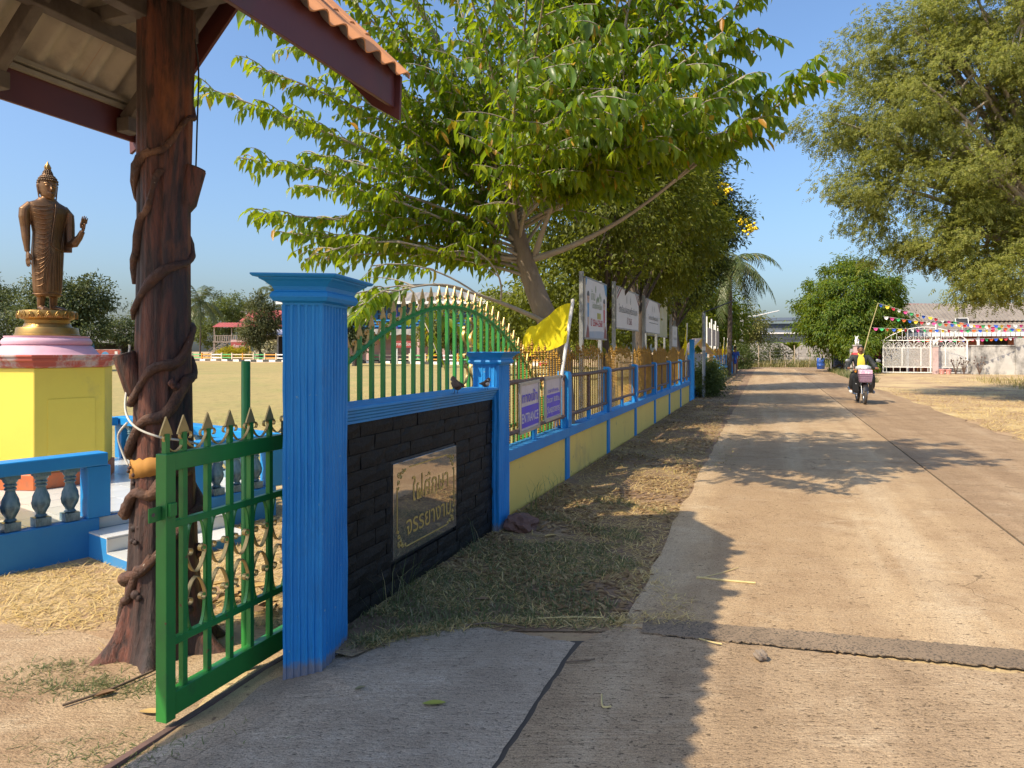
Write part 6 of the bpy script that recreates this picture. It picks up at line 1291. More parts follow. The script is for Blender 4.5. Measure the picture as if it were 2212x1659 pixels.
# boughs named by where their tips stand, each with its own distance
B_ = [  # from height, tip px, py, Y, lift
 (470, 425, 182, 9.0, 0.75), (520, 515, 340, 9.2, 0.55), (545, 540, 462, 9.3, 0.5), (440, 540, 140, 9.6, 0.5), (430, 515, 15, 9.4, 0.5), (560, 600, 500, 9.8, 0.4), (420, 620, 40, 10.2, 0.6),
 (500, 600, 250, 10.4, 0.5), (530, 640, 400, 10.6, 0.5), (600, 700, 560, 9.7, 0.35), (590, 760, 520, 10.8, 0.4),
 (430, 720, -40, 9.4, 0.5), (420, 820, -120, 9.8, 0.4), (410, 930, -200, 10.2, 0.3), (400, 1040, -230, 9.6, 0.2), (400, 1150, -240, 9.0, 0.2), (400, 1240, -210, 10.4, 0.2), (410, 1340, -160, 9.5, 0.2), (420, 1440, -80, 10.4, 0.3), (430, 1530, 10, 9.6, 0.4),
 (440, 1585, 160, 10.05, 0.35), (470, 1570, 215, 10.8, 0.4), (500, 1540, 300, 9.6, 0.45), (430, 1000, -60, 8.0, 0.4), (440, 1180, -40, 7.8, 0.3), (450, 860, 60, 8.0, 0.5), (460, 1330, 40, 8.0, 0.4), (480, 740, 190, 8.2, 0.5), (490, 1450, 190, 8.4, 0.4),
 (500, 950, 150, 7.6, 0.4), (500, 1120, 130, 7.5, 0.4), (520, 1260, 200, 7.8, 0.4), (530, 830, 300, 8.0, 0.45), (520, 1010, 270, 7.8, 0.4), (540, 1160, 300, 7.8, 0.35), (550, 900, 430, 8.2, 0.4), (560, 1030, 440, 8.3, 0.35), 
 (440, 900, 0, 11.5, 0.4), (440, 1100, -30, 11.6, 0.4), (450, 1300, 30, 11.6, 0.4), (480, 780, 130, 11.6, 0.5), (480, 1200, 150, 12.0, 0.4), (500, 1000, 200, 12.0, 0.4), (520, 860, 330, 11.4, 0.4), (530, 1120, 320, 11.6, 0.4), (540, 1300, 300, 11.4, 0.4), (580, 960, 500, 9.0, 0.3), (560, 740, 400, 8.8, 0.5), (470, 660, 330, 8.8, 0.6),
 (420, 660, 100, 8.8, 0.5), (400, 1250, 80, 9.4, 0.2), (400, 980, 60, 9.2, 0.2), (640, 1110, 560, 8.8, 0.2), (440, 1410, 90, 9.2, 0.3), (450, 800, -30, 8.9, 0.4),
 (480, 1420, 300, 9.0, 0.3), (470, 1520, 225, 9.0, 0.3), (460, 1610, 165, 9.2, 0.3), (470, 1380, 240, 8.9, 0.3), (490, 1640, 255, 9.3, 0.3), (440, 1480, 130, 8.9, 0.3), (450, 1560, 70, 9.2, 0.3), (540, 700, 470, 9.9, 0.4), (560, 800, 440, 10.2, 0.3), (400, 1330, -260, 9.3, 0.2), (400, 1430, -300, 9.4, 0.2), (410, 1520, -230, 9.6, 0.2), (410, 1600, -140, 9.5, 0.2), (420, 1660, -40, 9.6, 0.2), (400, 1200, -380, 9.4, 0.2), (400, 1050, -400, 9.8, 0.2), (400, 1300, -420, 10.2, 0.2), (410, 1450, -400, 9.9, 0.2), (430, 1640, 60, 9.8, 0.2), (570, 690, 520, 10.4, 0.4), (590, 830, 545, 10.6, 0.3)]
for h_, px, py, Y, lf in B_:
    if px < 1000 and Y < 9.2: Y = 9.3
    if px > 1240 and Y < 10.5: Y -= 0.55
    if 1000 < px < 1345 and py > 240 and Y < 10: Y = 11.3
    if 860 < px < 1180 and py > 400 and Y < 9.5: continue
    low_ = py > 540 and px < 960
    bough(trunk_at(h_), t_(px, py, Y), lf * 0.3, 0.022, 0.7 if low_ else (1.45 if px > 1240 else 1.05), 0.16 if px < 1000 else 0.28)
# the long bare limbs to the right and the low one crossing the gate
P_ = bough(t_(1150, 560), t_(1500, 350, 9.6), -0.12, 0.045, bare=True); bough(P_[8], t_(1790, 152, 9.0), 0.1, 0.022, 1.5, 0.35, ln_=0.15); bough(P_[9], t_(1625, 270, 9.6), 0.1, 0.02, 1.2, 0.3)
P_ = bough(t_(1155, 555), t_(1245, 330, 9.7), -0.05, 0.045, bare=True); P2 = bough(P_[10], t_(1370, 120, 9.5), 0.05, 0.035, bare=True); bough(P2[8], t_(1490, -40, 9.4), 0.1, 0.022); bough(P2[9], t_(1400, -160, 9.4), 0.1, 0.02); bough(P_[7], t_(1310, 250, 9.0), 0.1, 0.02)
P_ = bough(t_(1195, 705), t_(935, 612, 9.3), 0.05, 0.035, bare=True); bough(P_[9], t_(745, 640, 8.8), 0.1, 0.012, 0.5, 0.6); bough(P_[7], t_(800, 575, 9.4), 0.1, 0.012, 0.6, 0.5); bough(P_[5], t_(1010, 530, 9.6), 0.1, 0.012, 0.5, 0.5)
P_ = bough(t_(1110, 560), t_(860, 520, 9.5), 0.0, 0.025, bare=True); bough(P_[8], t_(660, 560, 9.3), 0.25, 0.013)
low = bough(t_(1010, 630, 9.3), t_(775, 660, 8.7), 0.15, 0.014, 1.3, 0.72, ln_=0.15); bough(low[7], t_(865, 685, 8.7), 0.1, 0.01, 1.4, 0.4, ln_=0.15); bough(low[8], t_(790, 695, 8.5), 0.05, 0.01, 1.4, 0.3, ln_=0.15)
M_LEAF = leaf_mat('broad_leaf', [(0.0, (0.035, 0.085, 0.006)), (0.4, (0.07, 0.15, 0.01)), (0.75, (0.14, 0.21, 0.013)), (0.965, (0.25, 0.28, 0.016)), (0.972, (0.4, 0.27, 0.02)), (1.0, (0.4, 0.16, 0.02))], 0.45, (0.62, 0.76, 0.012), 0.4, 0.38)
tag(tw.build('twigs', M_TWIG, mt), kind='stuff')
ar = lambda l: np.array([tuple(v) for v in l]); LB, LD, LN, LL, LW = ar(lv_B), ar(lv_D), ar(lv_N), np.array(lv_L), np.array(lv_W)
wpos = LB + np.array(base); pxs = CX + F * wpos[:, 0] / wpos[:, 1]; pys = HZ - F * (wpos[:, 2] - H0) / wpos[:, 1]
inside = (pxs > 0) & (pxs < 2212) & (pys > -30) & (pys < 1659); score = np.where(inside, LL / wpos[:, 1], 0); order = np.argsort(-score); solo = order[:290]; rest = order[290:]
V, Fq = leaf_geo(LB[rest], LD[rest], LN[rest], LL[rest], LW[rest], True, 0.22); tag(np_mesh('foliage', V, Fq, M_LEAF, mt, True), kind='stuff')
M_LEAF1 = mat('broad_leaf_single', (0.04, 0.1, 0.012), (0.085, 0.15, 0.018), 2.0, 0.36, island=0.35)
n_ = M_LEAF1.node_tree; b_ = n_.nodes['Principled BSDF']; tl_ = n_.nodes.new('ShaderNodeBsdfTranslucent'); tl_.inputs[0].default_value = (0.28, 0.4, 0.012, 1); ms_ = n_.nodes.new('ShaderNodeMixShader'); ms_.inputs[0].default_value = 0.45
n_.links.new(b_.outputs[0], ms_.inputs[1]); n_.links.new(tl_.outputs[0], ms_.inputs[2]); n_.links.new(ms_.outputs[0], n_.nodes['Material Output'].inputs[0])
V, Fq = leaf_geo(np.zeros((1, 3)), np.array([[1.0, 0, 0]]), np.array([[0, 0, 1.0]]), np.array([1.0]), np.array([0.42]), True, 0.22)
lme = bpy.data.meshes.new('leaf'); lme.from_pydata(V.tolist(), [], Fq.tolist()); lme.update(); lme.polygons.foreach_set('use_smooth', [True] * len(lme.polygons)); lme.materials.append(M_LEAF1)
for i in solo:
    d = Vector(LD[i]).normalized(); s_ = d.cross(Vector(LN[i])).normalized(); u = s_.cross(d); l_ = float(LL[i])
    share('leaf', lme, mt, Matrix(((d.x * l_, -s_.x * l_, u.x * l_, LB[i][0]), (d.y * l_, -s_.y * l_, u.y * l_, LB[i][1]), (d.z * l_, -s_.z * l_, u.z * l_, LB[i][2]), (0, 0, 0, 1))))
print('main tree leaves', len(LB))

# ---- general trees: crowns of many leaves gathered in clumps round limbs
def tree(name, label, pos, lobes, nclump, per, ln_, wd, m, clump=0.5, droop=0.5, trunk=None, trunk_m=None, limb_m=None, spray=0, group=None, cat='tree', shell=0.55, limbs=14, flat=0.75, up=0.2, skip_trunk=False, trunk_top=None, seed=1, rich=False, outward=0.7, cull=None, rag=0.16):
    r0 = empty(name, pos, 0, label, cat, group); q = np.random.default_rng(seed); pos = np.array(pos)
    vol = np.array([l[3] * l[4] * l[5] for l in lobes]) ** 0.72; cnt = np.maximum(3, (nclump * vol / vol.sum()).astype(int)); C, ctr = [], []
    for l, k in zip(lobes, cnt):
        d = norm(q.normal(size=(k, 3))); r_ = (shell + (1 - shell) * q.random(k) ** 0.6)
        wob = 1 + rag * np.sin(d[:, 0] * 5 + l[0]) * np.cos(d[:, 2] * 4 + l[1]) + q.normal(0, rag * 0.5, k)
        C.append(np.array(l[:3]) + d * np.array(l[3:6]) * (r_ * wob)[:, None]); ctr.append(np.repeat(np.array([l[:3]]), k, 0))
    C, ctr = np.concatenate(C) - pos, np.concatenate(ctr) - pos
    if trunk:
        th_, tr_ = trunk; top = np.array(trunk_top) - pos if trunk_top is not None else np.array([0, 0, th_]); tv = Vector(top)
        if not skip_trunk: MB().tube(smooth_path([Vector((0, 0, -0.05)), tv * 0.35 + Vector((tr_ * .5, 0, 0)), tv * 0.7 - Vector((tr_ * .4, tr_ * .3, 0)), tv], 4), list(np.linspace(tr_ * 1.25, tr_ * 0.6, 13)), 10, jit=0.06).build('trunk', trunk_m or M_BARKD, r0, 70)
        lb = MB(); pick = q.choice(len(C), min(limbs, len(C)), replace=False)
        for i in pick:
            s_ = tv * float(q.uniform(0.72, 1.0)); e = Vector(C[i]); mid = (s_ + e) / 2 + Vector((0, 0, 0.12 * (e - s_).length)) + Vector(q.normal(0, 0.12, 3)); P = bez(s_, mid, e, 8)
            lb.tube(P, list(np.linspace(tr_ * 0.34, tr_ * 0.06, 8)), 6, cap=False)
            for _ in range(3):
                j = int(q.integers(3, 7)); e2 = Vector(C[int(q.integers(len(C)))]); e2 = P[j] + (e2 - P[j]).normalized() * min((e2 - P[j]).length, clump * 3); lb.tube(bez(P[j], (P[j] + e2) / 2 + Vector(q.normal(0, 0.1, 3)), e2, 5), list(np.linspace(tr_ * 0.12, tr_ * 0.03, 5)), 4, cap=False)
        lb.build('limbs', limb_m or trunk_m or M_BARKD, r0, 80)
    n = len(C) * per; ci = np.repeat(np.arange(len(C)), per); off = q.normal(0, 1, (n, 3)) * clump * np.array([1, 1, flat]) * (0.55 + 0.75 * q.random((len(C), 1)))[ci]
    B = C[ci] + off; out = norm(B - ctr[ci]); D = out * outward + norm(off) * 0.4 + q.normal(0, 0.45, (n, 3)); D[:, 2] -= droop; N = out * 0.5 + q.normal(0, 0.4, (n, 3)); N[:, 2] += 0.7
    if cull is not None:
        k_ = ~cull(B + pos); B, D, N, out = B[k_], D[k_], N[k_], out[k_]; n = len(B)
    ll = ln_ * q.uniform(0.6, 1.3, n); ww = wd * q.uniform(0.7, 1.25, n)
    if spray:
        # each leaf is a feather: leaflets in pairs along a drooping stalk
        D = norm(D); Sd = norm(np.cross(D, N)); Nn = np.cross(Sd, D); parts = []
        for k in range(spray):
            t = (k + 0.6) / spray; bp = B + D * (ll * t)[:, None] - Nn * (ll * 0.22 * t * t)[:, None]
            for s_ in (1, -1):
                ld = Sd * s_ + D * 0.45 - Nn * 0.15 + q.normal(0, 0.15, (n, 3)); parts.append(leaf_geo(bp, ld, Nn, ww * (1.0 - 0.35 * abs(t - 0.45)), ww * 0.42))
        V, Fq = merge(parts)
    else: V, Fq = leaf_geo(B, D, N, ll, ww, rich)
    cr = np_mesh('crown', V, Fq, m, r0); return r0
def lobe(px, py, Y, rx, ry, rz): p = A(px, py, Y); return (p.x, p.y, p.z, rx, ry, rz)
LM = lambda nm, a, b, c, t, tr=0.34, r_=0.5: leaf_mat(nm, [(0.0, a), (0.5, b), (1.0, c)], tr, t, r_, 0.28)
M_OLIVE = LM('olive_leaf', (0.045, 0.062, 0.008), (0.085, 0.108, 0.012), (0.16, 0.175, 0.022), (0.46, 0.5, 0.025), 0.4)
M_DARKL = LM('dark_leaf', (0.03, 0.052, 0.013), (0.055, 0.082, 0.02), (0.1, 0.125, 0.035), (0.26, 0.32, 0.04), 0.3, 0.5)
M_MANGO = LM('mango_leaf', (0.04, 0.09, 0.01), (0.075, 0.14, 0.013), (0.18, 0.22, 0.022), (0.48, 0.52, 0.02), 0.36, 0.42)
M_FEATH = LM('feathery_leaf', (0.09, 0.115, 0.022), (0.16, 0.18, 0.035), (0.3, 0.29, 0.075), (0.6, 0.62, 0.08), 0.42, 0.55)
M_BACK = LM('far_leaf', (0.035, 0.055, 0.02), (0.06, 0.085, 0.03), (0.12, 0.135, 0.045), (0.22, 0.25, 0.05), 0.25, 0.5)
M_YELB = LM('yellow_leaf', (0.35, 0.3, 0.01), (0.5, 0.4, 0.012), (0.2, 0.22, 0.015), (0.6, 0.5, 0.02), 0.3, 0.5)
# dark trees behind the boards (kept trimmed back above the boards and the fence)
trim = lambda P: (P[:, 0] - MS * P[:, 1] > -3.15) & (P[:, 2] < 2.95 - 0.25 * (P[:, 1] > 19)) & (P[:, 1] < 19)
pA = L(-3.25, 14.0, -0.09)
tree('dark_tree', 'dense dark tree rising behind the first two white boards', pA, [lobe(1290, 440, 14, 2.0, 1.8, 1.45), lobe(1240, 640, 13.5, 1.1, 1.1, 0.95), lobe(1340, 330, 14.5, 1.7, 1.6, 1.5), lobe(1300, 600, 15.6, 0.9, 0.9, 0.6), lobe(1110, 690, 14.2, 0.75, 0.8, 0.55)], 330, 120, 0.105, 0.05, M_OLIVE, 0.24, 0.45, (2.6, 0.13), seed=3, cull=trim, group='trees along the fence behind the boards')
pB = L(-3.3, 18.2, -0.09)
tree('dark_tree', 'dark tree with pale drooping sprays over the faded yellow banner', pB, [lobe(1400, 470, 18.5, 1.7, 1.6, 1.5), lobe(1370, 340, 18.5, 1.6, 1.6, 1.5), lobe(1442, 598, 19.2, 0.75, 0.8, 0.75), lobe(1450, 490, 20.5, 1.3, 1.3, 1.3), lobe(1360, 590, 20.5, 1.7, 1.2, 1.2)], 330, 115, 0.12, 0.058, M_OLIVE, 0.25, 0.6, (2.8, 0.14), seed=4, cull=trim, group='trees along the fence behind the boards')
pC = L(-3.4, 25.5, -0.09)
tree('flowering_tree', 'dark fine leaved tree with yellow flowers in front of the palm', pC, [lobe(1480, 390, 26, 1.4, 1.5, 1.5), lobe(1520, 345, 26, 0.7, 0.9, 1.0), lobe(1480, 530, 26, 1.7, 1.6, 1.4), lobe(1545, 490, 26, 1.1, 1.1, 0.75), lobe(1550, 415, 26, .5, .6, .5), lobe(1440, 620, 26, 1.6, 1.4, 0.9), lobe(1490, 610, 26, 0.9, 1.2, 0.7), lobe(1450, 300, 26.5, 1.1, 1.2, 1.1)], 400, 150, 0.15, 0.04, M_DARKL, 0.24, 0.15, (3.2, 0.16), seed=5, cull=trim, group='trees along the fence behind the boards', outward=1.0)
fl_ = bpy.data.objects['flowering_tree']; mb = MB()
for px, py in ((1480, 292), (1487, 318), (1497, 288), (1560, 402), (1572, 412), (1545, 437), (1626, 492), (1617, 497), (1603, 478), (1520, 540), (1484, 345)):
    c = A(px, py, 24.2 + random.uniform(0, 0.8)) - Vector(fl_.location)
    for _ in range(9): mb.sphere(c + Vector((random.gauss(0, .09), random.gauss(0, .09), random.gauss(0, .07))), 0.05, 6, 4)
mb.build('blossoms', mat('yellow_blossom', (0.8, 0.6, 0.01), (0.75, 0.5, 0.01), 8, 0.6), fl_, 180)
tree('mango_tree', 'bright green mango tree on the school side past the lamp post', L(-5.0, 46, -0.09), [lobe(1525, 690, 46, 2.3, 2.4, 1.9), lobe(1510, 640, 46, 1.3, 1.5, 1.1), lobe(1560, 720, 46, 1.2, 1.6, 1.0), lobe(1480, 690, 45, 1.6, 1.6, 1.6)], 170, 60, 0.3, 0.085, M_MANGO, 0.4, 0.7, (2.4, 0.16), seed=6)
tree('loose_tree', 'loose yellowish tree beside the concrete utility pole at the road end', A(1612, 790, 66).xy.to_3d(), [lobe(1612, 700, 66, 1.6, 2.2, 1.9), lobe(1590, 730, 65, 1.3, 1.6, 1.4), lobe(1632, 715, 66, 1.0, 1.2, 1.0), lobe(1575, 760, 60, 1.2, 1.2, 0.9)], 120, 48, 0.25, 0.12, LM('loose_leaf', (0.07, 0.085, 0.02), (0.13, 0.14, 0.035), (0.22, 0.2, 0.06), (0.35, 0.35, 0.06)), 0.4, 0.4, (2.5, 0.14), seed=7)
tree('round_bush', 'dark round bush between the tall blue post and the lamp post', L(-2.2, 24.0, 0), [(*L(-2.2, 23.6, 0.5), 0.36, 1.2, 0.5), (*L(-2.1, 22.9, 0.4), 0.32, 0.6, 0.38), (*L(-2.25, 25.6, 0.6), 0.4, 1.0, 0.55)], 90, 110, 0.085, 0.03, M_DARKL, 0.16, 0.0, None, seed=8, cat='bush', outward=1.0)
tree('round_bush', 'dark shrubs at the foot of the utility pole where the fence ends', A(1592, 790, 58).xy.to_3d(), [lobe(1592, 778, 58, 1.0, 1.4, 0.9), lobe(1603, 770, 60, 0.9, 1.2, 1.0)], 60, 70, 0.2, 0.07, M_DARKL, 0.25, 0.1, None, seed=9, cat='bush', outward=1.0)
# mango dome across the road
tree('mango_tree', 'big dome shaped mango tree beside the white arched gate', A(1845, 800, 50).xy.to_3d(), [lobe(1845, 660, 50, 3.1, 3.2, 3.0), lobe(1800, 700, 49, 1.9, 2.4, 1.9), lobe(1888, 675, 50, 1.7, 2.2, 1.6), lobe(1835, 725, 48.5, 2.2, 2.0, 1.2), lobe(1850, 745, 46, 1.0, 1.0, 0.8), lobe(1868, 780, 43.2, 0.45, 0.5, 0.5)], 520, 130, 0.24, 0.075, M_MANGO, 0.27, 0.85, (3.0, 0.22), seed=10, shell=0.7, rag=0.2)
# feathery tree at the right
ft_ = Vector((17.6, 22.5, 0))
tree('feathery_tree', 'huge feathery leaved tree spreading over the right roadside', ft_, [lobe(2130, 230, 22, 3.9, 3.4, 3.6), lobe(1890, 110, 22.5, 1.35, 1.3, 1.4), lobe(1960, 240, 22, 1.9, 1.8, 1.7), lobe(1800, 285, 22.5, 1.2, 1.0, 0.75), lobe(1850, 420, 22, 1.3, 1.2, 1.1), lobe(1990, 430, 21.5, 2.0, 1.9, 1.6), lobe(2120, 540, 21, 2.0, 1.9, 1.2), lobe(2200, 420, 21, 2.4, 2.2, 2.2), lobe(2090, 625, 20.5, 1.0, 1.1, 0.4), lobe(2190, 600, 20, 1.6, 1.4, 0.75), lobe(1925, 535, 22, 0.9, 0.9, 0.55), lobe(2200, 60, 21, 2.6, 2.4, 2.2), lobe(2050, 60, 22, 1.7, 1.5, 1.3)], 800, 58, 0.19, 0.075, M_FEATH, 0.24, 0.7, (4.5, 0.42), seed=11, limb_m=M_TWIG, trunk_m=M_BARK, spray=4, shell=0.45, limbs=70, rag=0.3, trunk_top=(17.2, 22.2, 5.2))

# ---- palms: every frond is a part
def palm(label, pos, h_, fl_len, nf, m, seed, r_=0.13, droop=1.0, group='palms', parts=True):
    r0 = empty('palm_tree', pos, 0, label, 'palm tree', group); q = random.Random(seed)
    MB().tube([(0, 0, -0.1), (0.1, 0.05, h_ * 0.5), (0.05, 0, h_)], [r_ * 1.2, r_, r_ * 0.9], 10).build('trunk', M_BARKD, r0, 60)
    for k in range(nf):
        az = 2 * math.pi * k / nf * 1.618 * 2 + q.uniform(-0.3, 0.3); el = R(q.uniform(-25, 75) if k % 3 else q.uniform(-55, 5)); ln_ = fl_len * q.uniform(0.8, 1.1)
        d = Vector((math.cos(az) * math.cos(el), math.sin(az) * math.cos(el), math.sin(el))); p = Vector((0.05, 0, h_)); P = [p.copy()]; n = 12
        for i in range(n): d = (d + Vector((0, 0, -0.085 * droop * (1 + i * 0.12)))).normalized(); p = p + d * ln_ / n; P.append(p.copy())
        mb = MB().tube(P, list(np.linspace(0.035, 0.008, n + 1)), 4, cap=False); V, Fc = [], []
        for i in range(2 * n):
            t = (i + 1) / (2 * n); f = t * n; j = min(int(f), n - 1); c = P[j] + (P[j + 1] - P[j]) * (f - j); dd = (P[j + 1] - P[j]).normalized(); sd = dd.cross(Vector((0, 0, 1))); sd = sd.normalized() if sd.length > 0.05 else Vector((1, 0, 0)); up = sd.cross(dd)
            ll = ln_ * 0.24 * math.sin(math.pi * min(0.97, 0.12 + 0.85 * t)) ** 0.7
            for s_ in (1, -1):
                tip = c + (sd * s_ * 0.75 + dd * 0.6 - Vector((0, 0, 0.55 * droop)) + Vector((q.gauss(0, .08), q.gauss(0, .08), q.gauss(0, .08)))).normalized() * ll; wv_ = dd * ll * 0.06; b = len(V); mid = (c + tip) / 2 + up * ll * 0.08
                V += [c - wv_, c + wv_, mid + wv_, mid - wv_, tip]; Fc += [(b, b + 1, b + 2, b + 3), (b + 3, b + 2, b + 4)]
        mb.add(V, Fc); mb.build('frond', m, r0)
    return r0
M_PALM = LM('palm_frond', (0.05, 0.075, 0.02), (0.075, 0.1, 0.028), (0.13, 0.13, 0.05), (0.26, 0.28, 0.05), 0.2, 0.4)
pp = A(1574, 760, 42); palm('coconut palm with long drooping fronds beside the flowering tree', (pp.x, pp.y, -0.09), 6.7, 3.7, 30, M_PALM, 2, droop=1.2)
pp = A(432, 760, 128); palm('coconut palm beyond the field just right of the trunk column', (pp.x, pp.y, 0.4), 10.0, 6.2, 24, M_PALM, 3, droop=1.0)
pp = A(590, 760, 150); palm('distant palm peeping over the cap of the tall blue pillar', (pp.x, pp.y, 0.4), 13.5, 5.6, 18, M_PALM, 4, droop=0.9)
# ---- trees beyond the field
bgt = [('broad dark tree behind the statue', 'broad_tree', (150, 800, 55), [(150, 660, 55, 2.6, 2.6, 2.3), (190, 640, 55, 1.7, 2, 1.6), (110, 690, 54, 2.1, 2, 1.6), (95, 620, 54, 1.0, 1.1, 1.1), (180, 710, 54, 1.6, 1.6, 1.0), (225, 640, 55, 0.6, .8, .9)], 240, 60, M_BACK),
       ('green tree at the left edge behind the statue base', 'broad_tree', (20, 800, 70), [(15, 680, 70, 2.6, 2.6, 2.8), (-40, 650, 72, 3, 3, 3), (55, 700, 68, 1.8, 1.8, 1.8)], 170, 55, M_BACK),
       ('open branched small tree beside the grey shed', 'small_tree', (262, 790, 80), [(262, 712, 80, 1.7, 1.7, 1.4), (280, 725, 80, 1.2, 1.2, 0.9), (238, 720, 80, 1.0, 1, .7)], 60, 50, M_BACK),
       ('slender leafy tree in front of the red roofed house', 'slender_tree', (562, 780, 100), [(562, 700, 100, 2.0, 2, 3.6), (545, 720, 100, 1.7, 1.6, 1.6), (580, 690, 100, 1.5, 1.5, 2.0), (560, 655, 100, 0.8, .8, 1.6)], 150, 60, LM('slender_leaf', (0.04, 0.06, 0.02), (0.075, 0.09, 0.035), (0.14, 0.14, 0.06), (0.25, 0.26, 0.06))),
       ('yellow green tree before the blue school building', 'small_tree', (950, 790, 66), [(952, 705, 66, 1.7, 1.6, 1.7), (935, 725, 66, 1.2, 1.2, 1.0), (975, 728, 66, 1.2, 1.2, 1.0)], 110, 55, LM('pale_tree_leaf', (0.07, 0.09, 0.015), (0.14, 0.15, 0.025), (0.22, 0.21, 0.04), (0.4, 0.4, 0.05))),
       ('dark tree at the left end of the school building', 'small_tree', (765, 790, 72), [(765, 700, 72, 1.6, 1.6, 1.6), (748, 725, 72, 1.4, 1.4, 1.0), (780, 735, 72, .9, .9, .9)], 90, 50, M_BACK),
       ('bright green tree behind the utility pole of the wooden house', 'broad_tree', (492, 780, 140), [(480, 690, 140, 3, 3, 3.6), (500, 670, 142, 3, 3, 3.0), (450, 720, 138, 3.2, 3, 2.6)], 170, 50, LM('bright_far_leaf', (0.045, 0.075, 0.015), (0.085, 0.12, 0.025), (0.16, 0.18, 0.035), (0.3, 0.34, 0.05))),
       ('rounded green tree behind the ridge of the red roof', 'broad_tree', (530, 780, 150), [(530, 675, 150, 4, 3, 3.2), (575, 690, 150, 4, 3, 3)], 120, 45, M_BACK),
       ('mass of green behind the coconut palm', 'broad_tree', (400, 780, 150), [(395, 690, 150, 4, 3, 4), (425, 705, 148, 4, 3, 3), (460, 655, 152, 3.4, 3, 2.2), (360, 710, 150, 5, 3, 3)], 170, 45, M_BACK),
       ('low round tree at the far left behind the shed roof', 'broad_tree', (255, 780, 120), [(225, 720, 120, 3, 3, 2.0), (285, 725, 118, 3, 3, 2), (310, 700, 120, 3, 3, 3)], 120, 45, M_BACK),
       ('green tree showing through the bars of the arched gate', 'small_tree', (1075, 790, 45), [(1075, 700, 45, 1.6, 1.6, 1.9), (1050, 735, 45, 1.0, 1, .9), (1100, 730, 45, 1.0, 1, 1.0)], 120, 55, M_OLIVE),
       ('leafy tree behind the far end of the blue school building', 'broad_tree', (1140, 790, 62), [(1150, 690, 62, 3, 2.4, 3.0), (1200, 700, 60, 2.4, 2.4, 3), (1110, 720, 62, 1.8, 2, 2)], 200, 55, M_OLIVE),
       ('tall tree screening the school yard behind the boards', 'broad_tree', (1400, 790, 40), [(1290, 690, 38, 2.2, 2, 2.2), (1390, 690, 40, 2.4, 2, 2.2), (1450, 700, 42, 2.2, 2, 2.0), (1340, 640, 40, 2.5, 2, 2.4)], 260, 60, M_OLIVE)]
for k, (lab, nm, (px, py, Y), lo, ncl, per, m) in enumerate(bgt):
    b0 = A(px, 770, Y); s_ = Y / 80
    tree(nm, lab, (b0.x, b0.y, zg(b0.x, b0.y)), [lobe(*l) for l in lo], ncl, per, 0.28 * (0.55 + 0.45 * s_), 0.15 * (0.55 + 0.45 * s_), m, 0.42 * (0.55 + 0.45 * s_), 0.3, (2.6, 0.2), seed=20 + k, group='trees beyond the sports field', limbs=9)
for k, (px, lab) in enumerate(((491, 'bright yellow bush before the wooden house steps'), (525, 'bright yellow bush in front of the small red sign'))):
    b0 = A(px, 770, 108); tree('yellow_bush', lab, (b0.x, b0.y, 0.3), [(b0.x, b0.y, 1.0, 1.6 - 0.3 * k, 1.2, 1.0)], 45, 60, 0.22, 0.12, M_YELB, 0.26, 0.1, None, seed=50 + k, cat='bush', group='yellow bushes beyond the field', outward=1.0)
# ------------------------------------------------------------------ neighbour's plot on the right
M_CONC = mat('weathered_wall', (0.52, 0.5, 0.465), (0.42, 0.4, 0.37), 1.2, 0.85, 0.3, 20, 0.01, dirt=(0.13, 0.125, 0.12), dscale=0.9, dlo=0.46, dhi=0.62)
M_CONCD = mat('sooty_wall', (0.2, 0.19, 0.18), (0.14, 0.135, 0.13), 1.2, 0.9, 0.3, 20, 0.01, dirt=(0.35, 0.33, 0.3), dscale=1.3, dlo=0.58, dhi=0.75)
M_PINKP = mat('pale_pink_plaster', (0.55, 0.4, 0.38), (0.48, 0.35, 0.33), 2, 0.8, dirt=(0.3, 0.24, 0.22), dscale=2)
GA = Vector((24.3, 46.5, 0)); GD = Vector((0.94, -0.342, 0)); GAN = math.atan2(GD.y, GD.x)
def gp(t, off=0.0, z=0.0): return GA + GD * t + Vector((0.342, 0.94, 0)) * off + Vector((0, 0, z))
ag = empty('arched_gate', GA, GAN, 'white iron gate with a fanlight row and arched scroll top', 'gate')
GW, GHT = 4.75, 2.12
def white(name, mb, m=None): return mb.build(name, m or M_WHITE, ag)
def archz(x): return GHT + 0.88 * math.sin(math.pi * min(1, max(0, x / GW))) ** 0.75
for x in (0, 2.72, GW): white('stile', MB().box(x - 0.04, x + 0.04, -0.03, 0.03, 0.06, GHT))
for x in (1.1, 2.18, 3.55): white('stile', MB().box(x - 0.025, x + 0.025, -0.025, 0.025, 0.5, GHT - 0.44))
for z in (0.08, 0.42, 1.66, GHT): white('rail', MB().box(0.0405, GW - 0.0405, -0.022, 0.022, z - 0.03, z + 0.03) if z < GHT else MB().box(-0.1, GW + 0.35, -0.022, 0.022, z + 0.001, z + 0.06))
white('arch_rail', MB().tube([(x, 0, archz(x)) for x in np.linspace(0, GW, 30)], 0.028, 6))
for i in range(12): x = GW * (i + 0.5) / 12; white('foot_bar', MB().box(x - 0.014, x + 0.014, -0.014, 0.014, 0.11, 0.39))
